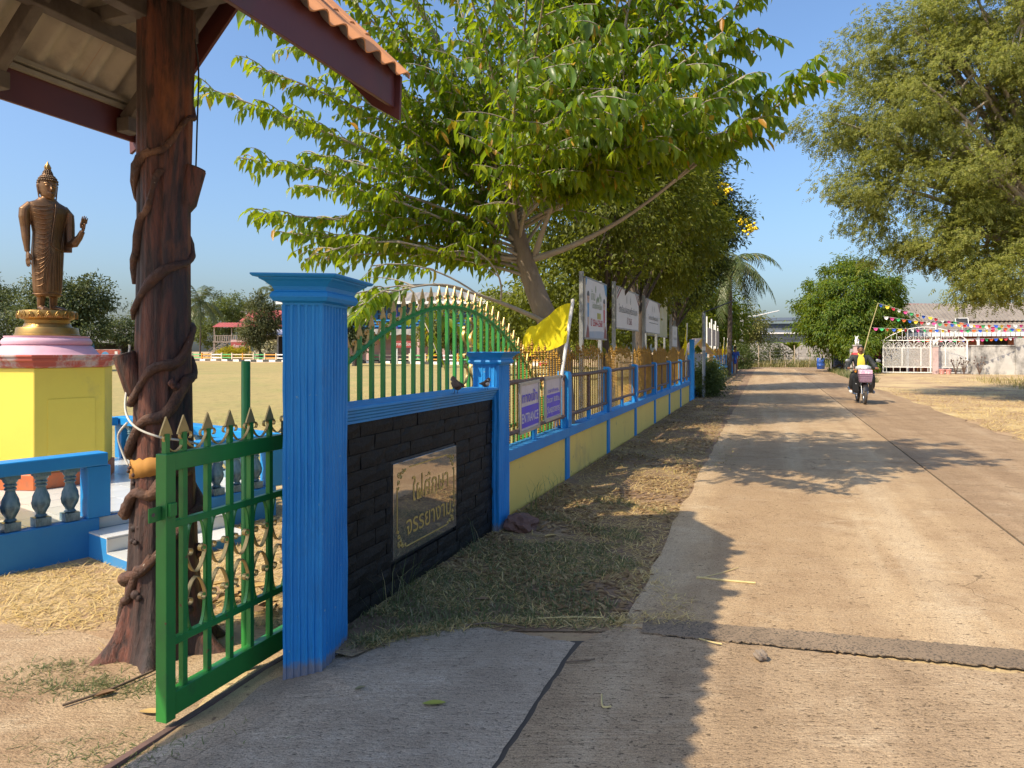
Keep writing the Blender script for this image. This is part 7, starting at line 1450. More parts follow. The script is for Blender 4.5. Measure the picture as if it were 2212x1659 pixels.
for i in range(8):
    x0 = GW * i / 8; xc = x0 + GW / 16; white('fan_divider', MB().box(x0 - 0.016 + 0.05 * (i == 0), x0 + 0.016 + 0.05 * (i == 0), -0.014, 0.014, 1.692, 2.088))
    fan = MB(); fan.tube([(xc + 0.25 * math.cos(a), 0, 1.70 + 0.34 * math.sin(a)) for a in np.linspace(0, math.pi, 13)], 0.016, 4); fan.tube([(xc + 0.08 * math.cos(a), 0, 1.70 + 0.1 * math.sin(a)) for a in np.linspace(0, math.pi, 7)], 0.016, 4)
    for k in range(7): a = math.pi * (k + 0.5) / 7; fan.bar((xc + 0.08 * math.cos(a), 0, 1.70 + 0.1 * math.sin(a)), (xc + 0.22 * math.cos(a), 0, 1.70 + 0.3 * math.sin(a)), 0.02, 0.02)
    white('fanlight', fan)
for i in range(15):
    x = GW * (i + 0.5) / 15; zt = archz(x) - 0.03
    if zt - GHT > 0.12: white('arch_bar', MB().box(x - 0.012, x + 0.012, -0.012, 0.012, GHT + 0.061, zt))
    if zt - GHT > 0.35:
        mb = MB(); r_ = 0.09
        mb.tube([(x + 0.15 + r_ * (1 - t * .8) * math.cos(6 * t), 0, GHT + 0.2 + r_ * (1 - t * .8) * math.sin(6 * t)) for t in np.linspace(0, 1, 16)], 0.014, 4); white('scroll', mb)
for x in np.linspace(0.15, 1.3, 6): white('spearhead', MB().lathe([(0.01, 0), (0.05, 0.05), (0.001, 0.14)], 6, (x, 0, archz(x) + 0.02)), M_GOLD)
me_ = MB()
for k in range(-18, 60):
    for s_ in (1, -1):
        x0 = k * 0.085; za, zb = 0.45, 1.63; pts = []
        xa, xb = x0, x0 + s_ * (zb - za); 
        if s_ < 0: xa, xb = x0 + 1.2, x0 + 1.2 - (zb - za)
        lo, hi = 0.04, GW - 0.04
        def zx(x): return za + (x - xa) / (xb - xa) * (zb - za)
        a_, b_ = max(min(xa, xb), lo), min(max(xa, xb), hi)
        if b_ > a_ + 0.03: me_.bar((a_, 0.0, zx(a_)), (b_, 0.0, zx(b_)), 0.014, 0.014)
tag(white('lattice', me_), kind='stuff')
gpz = empty('gate_post', gp(2.95, -0.22), GAN, 'pink gate post with a white animal ornament before the arched gate', 'gate post', 'pink gate posts with ornaments')
MB().box(-0.15, 0.15, -0.15, 0.15, -0.05, 1.72).build('shaft', M_PINKP, gpz, bevel=0.01); MB().box(-0.18, 0.18, -0.18, 0.18, 1.721, 1.80).build('cap', M_CONC, gpz, bevel=0.01)
def ornament(r0, z):
    mb = MB(); mb.sphere((0, 0, z + 0.24), 0.13, 12, 8, sx=1.25, sz=0.95); mb.tube([(0.1, 0, z + 0.3), (0.2, 0, z + 0.42), (0.27, 0, z + 0.44)], [0.085, 0.075, 0.045], 10)
    for x in (-0.09, 0.09):
        for y in (-0.06, 0.06): mb.tube([(x, y, z), (x, y, z + 0.2)], [0.035, 0.045], 8)
    mb.tube([(0.18, 0.05, z + 0.47), (0.15, 0.1, z + 0.54)], [0.03, 0.012], 6).tube([(0.18, -0.05, z + 0.47), (0.15, -0.1, z + 0.54)], [0.03, 0.012], 6); mb.tube([(-0.15, 0, z + 0.28), (-0.24, 0, z + 0.4), (-0.2, 0, z + 0.5)], [0.03, 0.025, 0.015], 7)
    mb.build('animal_ornament', M_WHITE, r0, 180)
ornament(gpz, 1.80); MB().tube([(0.05, 0.1, 1.8), (0.05, 0.1, 3.2)], 0.04, 8).build('pipe', M_WHITE, gpz, 60)
# pillar, letter box and low fence along the road
np_ = empty('gate_post', (20.4, 42.0, 0), DA, 'pink plaster corner post with a white animal ornament behind the rider', 'gate post', 'pink gate posts with ornaments')
MB().box(-0.2, 0.2, -0.2, 0.2, -0.05, 1.75).build('shaft', M_PINKP, np_, bevel=0.01); MB().box(-0.24, 0.24, -0.24, 0.24, 1.751, 1.83).build('cap', M_CONC, np_, bevel=0.01); ornament(np_, 1.83)
lb_ = empty('letter_box', (20.15, 41.55, 0.95), 0, 'red roofed letter box on the pink corner post', 'letter box')
MB().box(-0.2, 0.2, -0.12, 0.12, 0, 0.3).build('box', mat('faded_red', (0.5, 0.3, 0.26), (0.42, 0.24, 0.2), 5, 0.6), lb_); MB().loft([[(x, -0.17, 0.3), (x, 0.17, 0.3), (x, 0.0, 0.42)] for x in (-0.25, 0.25)]).build('lid', mat('red_lid', (0.5, 0.06, 0.05), (0.42, 0.05, 0.05), 4, 0.5), lb_); MB().box(-0.1, 0.1, -0.125, -0.121, 0.14, 0.2).build('slot', M_BLACK, lb_)
nf_ = empty('garden_wall', (20.5, 42.3, 0), DA, 'low whitewashed garden wall with upright slots under the mango tree', 'wall')
for i in range(8):
    x = i * 2.2; MB().box(x + 0.25, x + 2.05, -0.06, 0.06, -0.05, 0.62).build('wall_panel', M_CONC, nf_); MB().box(x + 2.0501, x + 2.4499, -0.12, 0.12, -0.05, 1.6).build('pier', M_CONC, nf_, bevel=0.01); MB().box(x + 0.25, x + 2.05, -0.05, 0.05, 1.4, 1.52).build('top_beam', M_CONC, nf_)
    for k in range(7): MB().box(x + 0.36 + k * 0.26, x + 0.44 + k * 0.26, -0.04, 0.04, 0.621, 1.399).build('baluster', M_CONC, nf_)
# boundary wall right of the gate
bw = empty('boundary_wall', gp(4.95), GAN, 'stained white boundary wall right of the arched gate', 'wall')
MB().box(0.0, 2.35, -0.08, 0.08, -0.1, 1.75).build('wall_panel', M_CONC, bw, bevel=0.01); MB().box(-0.1, 2.35, -0.11, 0.11, 1.751, 1.83).build('coping', M_CONC, bw, bevel=0.01); MB().box(2.351, 2.85, -0.2, 0.2, -0.1, 2.25).build('pier', M_CONC, bw, bevel=0.02)
bw2 = empty('boundary_wall', gp(7.85, -0.2), GAN, 'sooty grey wall at the right edge under the feathery tree', 'wall')
MB().box(0, 14, -0.08, 0.08, -0.1, 2.15).build('wall_panel', M_CONCD, bw2); MB().box(0, 14, -0.11, 0.11, 2.151, 2.22).build('coping', M_CONCD, bw2)
bwb = tag(MB().box(0, 4.6, 0, 0.1, -0.1, 1.7).build('yard_wall', M_CONC, None), 'white yard wall seen through the right leaf of the arched gate', 'wall'); bwb.location = gp(2.9, 1.2); bwb.rotation_euler.z = GAN
# house with corrugated roofs
M_CORR = mat('corrugated_roof', (0.25, 0.215, 0.175), (0.2, 0.17, 0.14), 0.8, 0.75, dirt=(0.14, 0.11, 0.09), dscale=0.9, dlo=0.5, dhi=0.75)
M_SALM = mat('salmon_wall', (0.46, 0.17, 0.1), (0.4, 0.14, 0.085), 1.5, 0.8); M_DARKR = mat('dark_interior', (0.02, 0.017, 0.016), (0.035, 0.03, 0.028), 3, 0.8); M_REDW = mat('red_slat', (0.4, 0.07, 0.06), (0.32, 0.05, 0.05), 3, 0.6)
hs = empty('house', gp(4.0, 5.0), GAN, 'house with grey corrugated roofs and salmon walls behind the arched gate', 'house')
def corr(x0, x1, y0, z0, y1, z1, name='roof', m=None, pitch_=0.26, parent=None, rx=0.0):
    n = int((x1 - x0) / (pitch_ / 4)); V, Fc = [], []
    for i in range(n + 1):
        x = x0 + (x1 - x0) * i / n; h_ = 0.03 * (1 if (i % 4) in (1, 2) else -1)
        V += [(x, y0, z0 + h_), (x + rx, y1, z1 + h_), (x + rx, y1, z1 + h_ - 0.02), (x, y0, z0 + h_ - 0.02)]
    for i in range(n): b = i * 4; Fc += [(b, b + 4, b + 5, b + 1), (b + 3, b + 2, b + 6, b + 7), (b, b + 3, b + 7, b + 4)]
    mb = MB(); mb.add(V, Fc); return mb.build(name, m or M_CORR, parent or hs)
corr(-2.2, 14, -1.6, 2.62, 2.2, 3.55); corr(-4.4, 14.5, 1.8, 3.62, 6.6, 5.15)
for i in range(60): MB().box(-2.2 + i * 0.27, -1.97 + i * 0.27, -1.64, -1.605, 2.45, 2.72).build('eave_scallop', M_WHITE, hs)
MB().box(-1.8, 13.6, 0.6, 0.75, -0.05, 3.0).build('wall', M_SALM, hs); MB().box(-4.2, 14.2, 2.3, 2.45, -0.05, 3.6).build('back_wall', M_SALM, hs)
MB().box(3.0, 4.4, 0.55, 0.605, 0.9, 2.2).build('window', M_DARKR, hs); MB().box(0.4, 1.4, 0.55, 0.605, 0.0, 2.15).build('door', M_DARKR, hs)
for x in (-2.0, 2.2, 6.4, 10.6): MB().box(x - 0.07, x + 0.07, -1.45, -1.31, -0.05, 2.75).build('veranda_post', M_WHITE, hs)
hp = empty('solar_floodlight', hs.matrix_basis @ Matrix.Rotation(GAN, 4, 'Z') @ Vector((0, 0, 0)), GAN, 'small solar floodlight panel standing on the corrugated roof', 'floodlight'); hp.location = gp(5.4, 4.1, 3.1)
MB().box(-0.35, 0.35, -0.03, 0.03, 0.1, 0.65).xf(Matrix.Rotation(R(-25), 4, 'X')).build('panel', M_BLACK, hp); MB().box(-0.39, 0.39, -0.025, 0.035, 0.06, 0.69).xf(Matrix.Translation((0, 0.008, 0)) @ Matrix.Rotation(R(-25), 4, 'X')).build('frame', M_WHITE, hp); MB().tube([(0, 0.05, 0.3), (0, 0.1, -0.25)], 0.03, 6).build('bracket', M_WHITE, hp)
cp_ = empty('carport', gp(-3.2, 4.0), GAN, 'shaded red slatted carport beneath the mango tree', 'carport')
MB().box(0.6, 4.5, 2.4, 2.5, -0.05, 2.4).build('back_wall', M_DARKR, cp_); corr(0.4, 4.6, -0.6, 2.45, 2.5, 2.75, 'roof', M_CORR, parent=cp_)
for i in range(7, 16): MB().box(-1.9 + i * 0.4, -1.75 + i * 0.4, 2.3, 2.36, 0.9, 2.2).build('slat', M_REDW, cp_)
for z in (1.1, 1.9): MB().box(0.6, 4.5, 2.365, 2.395, z - 0.05, z + 0.05).build('slat_rail', M_REDW, cp_)
bt = empty('blue_tank_box', gp(-1.9, 1.9), GAN, 'dark blue boxy cart parked in the shade left of the arched gate', 'cart')
MB().box(-0.9, 0.9, -0.5, 0.5, 0.35, 1.35).build('body', mat('navy_paint', (0.02, 0.035, 0.09), (0.03, 0.05, 0.11), 3, 0.5), bt, bevel=0.03)
for x in (-0.6, 0.6):
    for y in (-0.52, 0.52): MB().tube([(x + 0.24 * math.cos(a), y, 0.27 + 0.24 * math.sin(a)) for a in np.linspace(0, 6.283, 17)[:-1]], 0.06, 8, closed=True).build('wheel', M_TYRE, bt, 180)
cs_ = empty('wooden_chair', gp(2.3, 1.6), GAN + 0.5, 'small wooden chair behind the bars of the arched gate', 'chair')
M_WD = mat('varnished_wood', (0.3, 0.16, 0.06), (0.24, 0.12, 0.05), 4, 0.5)
MB().box(-0.2, 0.2, -0.2, 0.2, 0.42, 0.46).build('seat', M_WD, cs_)
for x in (-0.18, 0.18):
    MB().box(x - 0.02, x + 0.02, -0.2, -0.16, 0, 0.419).build('leg', M_WD, cs_); MB().box(x - 0.02, x + 0.02, 0.16, 0.2, 0, 0.9).build('leg', M_WD, cs_)
MB().box(-0.159, 0.159, 0.165, 0.195, 0.7, 0.88).build('backrest', M_WD, cs_)
br = empty('hip_roof_house', A(2010, 700, 78).xy.to_3d(), 0.1, 'far house with a brown hipped roof behind the corrugated roofs', 'house')
MB().loft([[(-7, -4, 5.2), (8, -4, 5.2), (8, 6, 5.2), (-7, 6, 5.2)], [(-2.5, 0.8, 6.7), (3.0, 0.8, 6.7), (3.0, 1.2, 6.7), (-2.5, 1.2, 6.7)]]).build('roof', mat('brown_roof_tile', (0.3, 0.14, 0.1), (0.25, 0.11, 0.08), 2, 0.7), br); MB().box(-6.4, 7.4, -3.4, 5.4, 0, 5.19).build('wall', M_CONC, br)
# pots by the gate
for k in range(2):
    o = empty('flower_pot', gp(3.25 + 0.36 * k, -0.55), 0, ['red and white painted flower pot nearest the pink gate post', 'red and white painted flower pot at the right of the pair'][k], 'flower pot', 'flower pots by the gate post'); MB().lathe([(0.11, 0), (0.15, 0.12), (0.17, 0.28), (0.19, 0.3), (0.17, 0.32), (0.12, 0.25)], 14).build('pot', mat('pot_paint', (0.6, 0.14, 0.13), (0.68, 0.5, 0.46), 18, 0.6), o, 60)
for k, (t, h_) in enumerate(((4.0, 0.95), (4.45, 1.05), (5.3, 1.0))):
    o = empty('bare_shrub', gp(t, -0.5), 0, ['bare twiggy shrub beside the flower pots', 'bare twiggy shrub before the right leaf of the arched gate', 'bare twiggy shrub against the stained white wall'][k], 'shrub', 'bare shrubs along the wall'); mb = MB(); q = random.Random(k)
    for _ in range(11):
        a = q.uniform(0, 6.28); e = Vector((math.cos(a) * q.uniform(.1, .35), math.sin(a) * q.uniform(.1, .3), h_ * q.uniform(.6, 1.1))); mb.tube([(0, 0, -0.02), e * 0.5 + Vector((0, 0, .1)), e], [0.018, 0.012, 0.005], 5); mb.sphere(e, 0.05, 6, 4)
    mb.build('stems', mat('dry_stem', (0.14, 0.09, 0.06), (0.1, 0.06, 0.05), 5, 0.8), o)
# blue barrel
bb_ = empty('blue_barrel', A(1773, 797, 57).xy.to_3d(), 0, 'blue plastic barrel at the corner of the garden wall', 'barrel')
MB().lathe([(0.27, 0), (0.29, 0.03), (0.3, 0.28), (0.315, 0.3), (0.3, 0.32), (0.3, 0.6), (0.315, 0.62), (0.3, 0.64), (0.29, 0.87), (0.26, 0.9)], 20).build('drum', mat('blue_plastic', (0.02, 0.07, 0.3), (0.03, 0.09, 0.34), 3, 0.4), bb_, 50); MB().lathe([(0.05, 0.9005), (0.05, 0.93)], 10, (0.15, 0, 0)).build('bung', M_BLACK, bb_)
# bamboo pole and bunting
bp0, bp1 = A(1858, 768, 42.6), A(1897, 655, 42.6)
tag(MB().tube([Vector((0, 0, -0.6)), (bp1 - bp0) * 0.5 + Vector((0.05, 0, 0)), bp1 - bp0], [0.035, 0.03, 0.02], 8).build('bamboo_pole', mat('bamboo', (0.42, 0.36, 0.16), (0.36, 0.3, 0.13), 6, 0.6), None, 60), 'leaning bamboo pole that carries the bunting at the pink corner post', 'pole').location = bp0
FC = [(0.02, 0.1, 0.55), (0.75, 0.55, 0.03), (0.55, 0.03, 0.05), (0.72, 0.72, 0.7), (0.65, 0.06, 0.25), (0.04, 0.4, 0.12), (0.75, 0.15, 0.03)]
FM = [mat('bunting_' + n, c, tuple(x * .9 for x in c), 5, 0.7) for n, c in zip(('blue', 'yellow', 'red', 'white', 'pink', 'green', 'orange'), FC)]
FME = []
for m in FM:
    me = bpy.data.meshes.new('pennant'); me.from_pydata([(-0.15, 0, 0), (0.15, 0, 0), (0.16, 0.03, -0.09), (0.06, -0.02, -0.25), (-0.05, -0.02, -0.25), (-0.15, 0.03, -0.1), (0, 0.045, -0.11)], [], [(0, 1, 2, 6, 5), (5, 6, 4), (6, 3, 4), (6, 2, 3)]); me.update(); me.materials.append(m); FME.append(me)
def bunting(p, q_, sag, label, seed, n=24):
    r0 = empty('bunting', p, 0, label, 'bunting', 'strings of coloured pennants before the house'); d = Vector(q_) - Vector(p); pts = [d * t - Vector((0, 0, sag * 4 * t * (1 - t))) for t in np.linspace(0, 1, 30)]
    MB().tube(pts, 0.008, 4).build('cord', M_PVC, r0); an = math.atan2(d.y, d.x); q = random.Random(seed)
    for i in range(n):
        t = (i + 0.5) / n; p_ = d * t - Vector((0, 0, sag * 4 * t * (1 - t))); share('pennant', FME[(i + seed) % 7], r0, Matrix.Translation(p_) @ Matrix.Rotation(an + q.uniform(-0.5, 0.5), 4, 'Z') @ Matrix.Rotation(q.uniform(-0.4, 0.4), 4, 'X') @ Matrix.Rotation(q.uniform(-0.15, .15), 4, 'Y') @ Matrix.Scale(0.72, 4))
bunting(bp1, A(2250, 712, 41), 0.35, 'uppermost string of coloured pennants from the tip of the bamboo pole', 0, 26)
bunting(bp1 * 0.25 + bp0 * 0.0 + bp1 * 0.0 + A(1910, 682, 42.5) * 0.75 + Vector((0, 0, 0)) if False else A(1908, 683, 42.8), A(2270, 697, 40.5), 0.3, 'second string of coloured pennants crossing the upper corrugated roof', 3, 27)
bunting(A(1885, 708, 44), A(2260, 708, 43), 0.12, 'third string of coloured pennants just above the gate arch', 4, 28)
bunting(A(1960, 732, 47), A(2260, 725, 45), 0.1, 'lowest string of coloured pennants under the white scalloped eave', 2, 30)
# ------------------------------------------------------------------ far end of the road
fa = empty('factory', A(1690, 780, 112).xy.to_3d(), -0.05, 'long grey steel factory shed behind the white block wall', 'factory')
M_GREYR = mat('grey_metal_roof', (0.1, 0.118, 0.135), (0.075, 0.09, 0.105), 0.6, 0.65); M_GREYW = mat('grey_cladding', (0.075, 0.09, 0.105), (0.06, 0.07, 0.085), 0.6, 0.6)
MB().box(-6, 26, 4.4, 12, 0, 5.9).build('wall', M_GREYW, fa); MB().loft([[(-6.5, y, z), (27, y, z + 0.5), (27, y, z + 0.72), (-6.5, y, z + 0.2)] for y, z in ((3.6, 6.1), (13, 6.9))]).build('roof', M_GREYR, fa)
corr(-6.2, 26, 0.5, 4.3, 4.4, 5.2, 'lower_roof', M_GREYR, 0.5, fa); MB().box(-6.2, 26, 0.35, 0.499, 4.12, 4.36).build('white_gutter', M_PVC, fa); MB().box(-6, 25.5, 0.6, 0.75, 0, 4.0).build('lower_wall', M_GREYW, fa)
for i in range(9): MB().box(-6, 25.5, 0.52, 0.595, 2.2 + i * 0.22, 2.29 + i * 0.22).build('louvre_slat', M_GREYR, fa)
wl = empty('block_wall', A(1672, 790, 82).xy.to_3d(), -0.04, 'whitewashed concrete block wall in front of the grey factory', 'wall')
blk = [MB().box(0, 0.78, 0, 0.14, 0, 0.36).mesh('block') for _ in range(1)][0]; blk.materials.append(mat('whitewashed_block', (0.38, 0.36, 0.33), (0.3, 0.285, 0.26), 1.5, 0.85, dirt=(0.25, 0.235, 0.21), dscale=0.8, island=0.1))
MB().box(-7.4, 22, 0.03, 0.12, -0.05, 2.36).build('mortar', M_CONC, wl)
for r_ in range(6):
    for i in range(24): share('block', blk, wl, Matrix.Translation((-7.5 + i * 0.82 + (r_ % 2) * 0.41, 0, 0.02 + r_ * 0.39)))
for x in (-4.4, -0.9, 2.6, 6.1): MB().box(x - 0.14, x + 0.14, -0.06, -0.002, -0.05, 2.45).build('pier', M_CONC, wl)
wf = empty('wire_fence', A(1688, 795, 63).xy.to_3d(), -0.03, 'sagging wire fence on rough wooden stakes across the end of the road', 'fence')
q = random.Random(8)
for i in range(11):
    x = -5.5 + i * 1.15 + q.uniform(-.2, .2); h_ = q.uniform(1.1, 1.7) if i % 3 else 1.95; MB().tube([(x, 0, -0.1), (x + q.uniform(-.15, .15), 0, h_)], [0.06, 0.045] if i % 3 == 0 else [0.035, 0.028], 7).build('stake', mat('dry_stake', (0.42, 0.34, 0.23), (0.3, 0.24, 0.17), 4, 0.8), wf)
for z in (0.4, 0.75, 1.1, 1.4): MB().tube([(x, 0.04, z + 0.05 * math.sin(x * 2 + z)) for x in np.linspace(-5.8, 7, 20)], 0.008, 4).build('wire', M_GREY, wf)
for a_, b_ in (((-4.6, 0.1, 0), (-3.9, 0.1, 1.5)), ((3.6, 0.1, 1.3), (5.0, 0.1, 0.1)), ((0.2, .1, 0), (1.5, .1, 1.2))): MB().bar(a_, b_, 0.06, 0.06).build('brace', mat('dry_stake', (0, 0, 0)), wf)
wd = np.array([(A(1700, 790, 64).x + rng.uniform(-8, 10), 63.5 + rng.uniform(-1.2, 6)) for _ in range(5000)]); blades('undergrowth', wd, 0.85, 0.05, leaf_mat('undergrowth_leaf', [(0, (0.3, 0.24, 0.11)), (0.5, (0.2, 0.18, 0.07)), (0.8, (0.1, 0.13, 0.04)), (1, (0.4, 0.33, 0.17))], 0.3, (0.4, 0.4, 0.1), 0.7, .2), 1.0, 0.0, 'tangle of dry weeds and brush along the wire fence', 'weeds')
tree('leafy_shrub', 'shrub growing in front of the white block wall', A(1645 + 20, 790, 72).xy.to_3d(), [lobe(1662, 758, 72, 1.2, 1.2, 1.6), lobe(1690, 766, 71, 0.9, .9, .8)], 50, 45, 0.25, 0.08, M_BACK, 0.3, 0.2, None, seed=71, cat='shrub', outward=1.0)
bn = empty('banana_plant', A(1714, 790, 70).xy.to_3d(), 0, 'banana plant with broad leaves left of the mango dome', 'banana plant'); q = random.Random(5)
MB().tube([(0, 0, -.1), (0.05, 0, 1.6)], [0.12, 0.08], 8).build('stem', mat('banana_stem', (0.2, 0.22, 0.08), (0.25, 0.2, 0.1), 3, 0.7), bn)
for k in range(8):
    az = k * 0.8 + q.uniform(-.3, .3) + (3.0 if k < 3 else 0); d = Vector((math.cos(az) * .6, math.sin(az) * .6, .9)).normalized(); sd = d.cross(Vector((0, 0, 1))).normalized(); V, Fc = [], []; p = Vector((0, 0, 1.5)); n = 8
    for i in range(n + 1):
        w_ = 0.28 * math.sin(math.pi * min(.97, .1 + .9 * i / n)); V += [p - sd * w_ - Vector((0, 0, .05)), p, p + sd * w_ - Vector((0, 0, .05))]; d = (d + Vector((0, 0, -.16))).normalized(); p = p + d * 0.27
    for i in range(n): b = i * 3; Fc += [(b, b + 1, b + 4, b + 3), (b + 1, b + 2, b + 5, b + 4)]
    mb = MB(); mb.add(V, Fc); mb.build('leaf', M_MANGO, bn)
# utility poles
up_ = empty('utility_pole', A(1602, 785, 64).xy.to_3d(), 0, 'concrete utility pole with a white sign at the end of the road', 'utility pole')
MB().loft([[(-s_, -s_, z), (s_, -s_, z), (s_, s_, z), (-s_, s_, z)] for s_, z in ((0.16, -0.1), (0.11, 4.85))]).build('shaft', M_CONC, up_); MB().box(-0.9, 0.9, -0.2, -0.12, 4.45, 4.55).build('cross_arm', M_WOOD, up_)
MB().box(-0.42, 0.42, -0.22, -0.165, 0.85, 1.75).build('sign_plate', M_WHITE, up_); MB().tube([(0, 0, 4.5), (1.2, -0.3, 4.6), (3.2, -0.5, 5.05)], 0.05, 6).build('lamp_arm', M_PVC, up_)
for k in range(4): MB().tube(smooth_path([Vector((-0.6 + 0.4 * k, -0.16, 4.6)), Vector((6, 8, 3.9 - .1 * k)), Vector((16, 18, 4.6))]), 0.012, 4).build('wire', M_BLACK, up_)
up2 = empty('utility_pole', (A(532, 770, 128).x, 128, 0.4), 0, 'thin utility pole with many wires beside the red roofed house', 'utility pole')
MB().tube([(0, 0, 0), (0, 0, 8.6)], [0.16, 0.1], 8).build('shaft', M_CONC, up2); MB().box(-1, 1, -0.2, -0.1, 8.0, 8.12).build('cross_arm', M_WOOD, up2)
for k in range(5): MB().tube(smooth_path([Vector((-0.8 + .4 * k, -.15, 8.2 - .3 * k)), Vector((10, 2, 6.6 - .4 * k)), Vector((24, 4, 7.4 - .3 * k))]), 0.02, 4).build('wire', M_GREY, up2); 
# ------------------------------------------------------------------ across the field: fence, kerb, school, house, sheds
ka, kb = Vector((-54, kerbline(-54), -0.085)), Vector((6.0, kerbline(6.0), -0.085)); kd = (kb - ka); kl = kd.length; kan = math.atan2(kd.y, kd.x)
kr = empty('field_kerb', ka, kan, 'black and white painted kerb along the far side of the sports field', 'kerb'); nK = 56
kme = [MB().box(0, kl / nK - 0.02, -0.15, 0.15, 0, 0.32).mesh('kerb_stone') for _ in range(3)]; kme[0].materials.append(M_WHITE); kme[1].materials.append(mat('black_kerb_paint', (0.03, 0.03, 0.03), (0.06, 0.06, 0.055), 2, 0.7)); kme[2].materials.append(mat('red_kerb_paint', (0.5, 0.05, 0.05), (0.42, 0.05, 0.05), 2, 0.7))
for i in range(nK): share('kerb_stone', kme[i % 2 if i < 46 else (0 if i % 2 == 0 else 2)], kr, Matrix.Translation((i * kl / nK, 0, 0)))
ff = empty('field_fence', ka + Vector((-0.1, 1.6, 0.05)), kan, 'long two rail fence painted in green white and orange beyond the field', 'fence'); nP = 30
cols_ = [mat('fence_green', (0.1, 0.42, 0.14), (0.08, 0.36, 0.12), 2, 0.6), mat('fence_cream', (0.62, 0.52, 0.38), (0.55, 0.45, 0.33), 2, 0.6), mat('fence_orange', (0.65, 0.3, 0.04), (0.58, 0.26, 0.04), 2, 0.6), M_WHITE]
for i in range(nP + 1): MB().box(i * kl / nP - 0.1, i * kl / nP + 0.1, -0.1, 0.1, 0.0, 1.18).build('post', cols_[1 if i % 4 else 2], ff)
for i in range(nP):
    m = cols_[(0, 1, 1, 0, 2, 3)[i % 6]]
    for z in (0.5, 0.95): MB().box(i * kl / nP + 0.101, (i + 1) * kl / nP - 0.101, -0.05, 0.05, z - 0.07, z + 0.07).build('rail', m, ff)
sb = empty('school_building', (-26, 86, 0.35), -0.03, 'long two storey blue school building with a pale roof across the field', 'school building')
M_SBL = mat('school_blue', (0.03, 0.14, 0.32), (0.04, 0.17, 0.36), 0.8, 0.7); M_SPK = mat('school_pink', (0.55, 0.36, 0.32), (0.5, 0.33, 0.3), 0.8, 0.8); M_SRF = mat('pale_roof_sheet', (0.27, 0.245, 0.21), (0.22, 0.2, 0.175), 0.5, 0.7); M_GLS = mat('window_glass', (0.03, 0.045, 0.06), (0.05, 0.065, 0.08), 1, 0.15); M_PUR = mat('purple_paint', (0.08, 0.05, 0.3), (0.07, 0.045, 0.26), 1, 0.6)
MB().box(0, 36, 2.2, 9, 0, 3.6).build('ground_floor_wall', M_SPK, sb); MB().box(0, 36, 2.0, 9, 3.601, 7.0).build('upper_floor_wall', M_SBL, sb)
corr(-2.4, 38, -0.6, 7.05, 5.5, 8.6, 'roof', M_SRF, 0.8, sb); corr(-2.4, 38, 11.6, 7.05, 5.5, 8.6, 'roof', M_SRF, 0.8, sb); MB().box(-2.4, 38, -0.66, -0.6, 6.72, 7.06).build('eave_board', M_WHITE, sb)
corr(-1.0, 37, -2.2, 3.0, 0.0, 3.72, 'awning', M_SRF, 0.8, sb); MB().box(-1, 37, 0.0, 2.0, 3.601, 3.72).build('balcony_floor', M_CONC, sb)
for i in range(13):
    x = i * 3.0; MB().box(x - 0.14, x + 0.14, 0.2, 0.45, 3.73, 7.0).build('column', M_PUR if i % 3 == 1 else M_SKYB, sb); MB().box(x - 0.14, x + 0.14, -1.9, -1.65, 0, 3.0).build('column', M_SPK, sb)
    if i < 12:
        w = MB().box(x + 0.4, x + 2.6, 1.95, 1.999, 5.0, 6.3).build('window', M_GLS, sb); MB().box(x + 1.46, x + 1.54, 1.92, 1.949, 5.0, 6.3).box(x + 0.4, x + 2.6, 1.92, 1.949, 5.6, 5.68).build('mullion', M_SKYB, w)
        MB().box(x + 0.2, x + 2.8, 1.97, 1.999, 6.42, 6.8).build('vent_band', M_GLS, sb)
        for z in (4.1, 4.45, 4.8): MB().box(x + 0.141, x + 2.859, 0.28, 0.36, z - 0.05, z + 0.05).build('balcony_rail', M_SKYB, sb)
        if i % 4 == 1: MB().box(x + 0.8, x + 1.8, 2.14, 2.199, 0, 2.4).build('door', M_DARKR, sb)
        elif i > 5:
            g_ = MB().box(x + 0.2, x + 2.8, 2.14, 2.199, 0.7, 2.6).build('window', M_GLS, sb); mb = MB()
            for k in range(10): mb.box(x + 0.3 + k * 0.26, x + 0.36 + k * 0.26, 2.1, 2.139, 0.7, 2.6)
            mb.build('window_bars', M_WHITE, g_)
        else: MB().box(x + 0.5, x + 2.2, 2.16, 2.199, 1.2, 2.5).build('notice_panel', mat('notice_panel', (0.45, 0.3, 0.3), (0.3, 0.22, 0.26), 1.5, 0.6), sb)
rs_ = empty('red_sign', (A(872, 770, 78).x, 78, 0.2), 0, 'red name sign on white posts before the school building', 'sign'); MB().box(-1.1, 1.1, -0.04, 0.04, 1.6, 2.35).build('panel', M_REDW, rs_)
for x in (-0.75, 0.75): MB().box(x - 0.06, x + 0.06, 0.041, 0.12, -0.2, 2.2).build('post', M_WHITE, rs_)
text('อาคารเรียน', 0.36, M_WHITE, rs_, (0, -0.045, 1.83), width=1.8)
tag(MB().tube([(0, 0, -0.4), (0, 0, 4.9)], 0.12, 8).lathe([(0.15, 4.9), (0.02, 5.1)], 8).build('grey_pole', M_PVC, None, 60), 'white pole standing behind the arched gate before the school', 'pole').location = A(1051, 770, 60).xy.to_3d() + Vector((0, 0, 0.3))
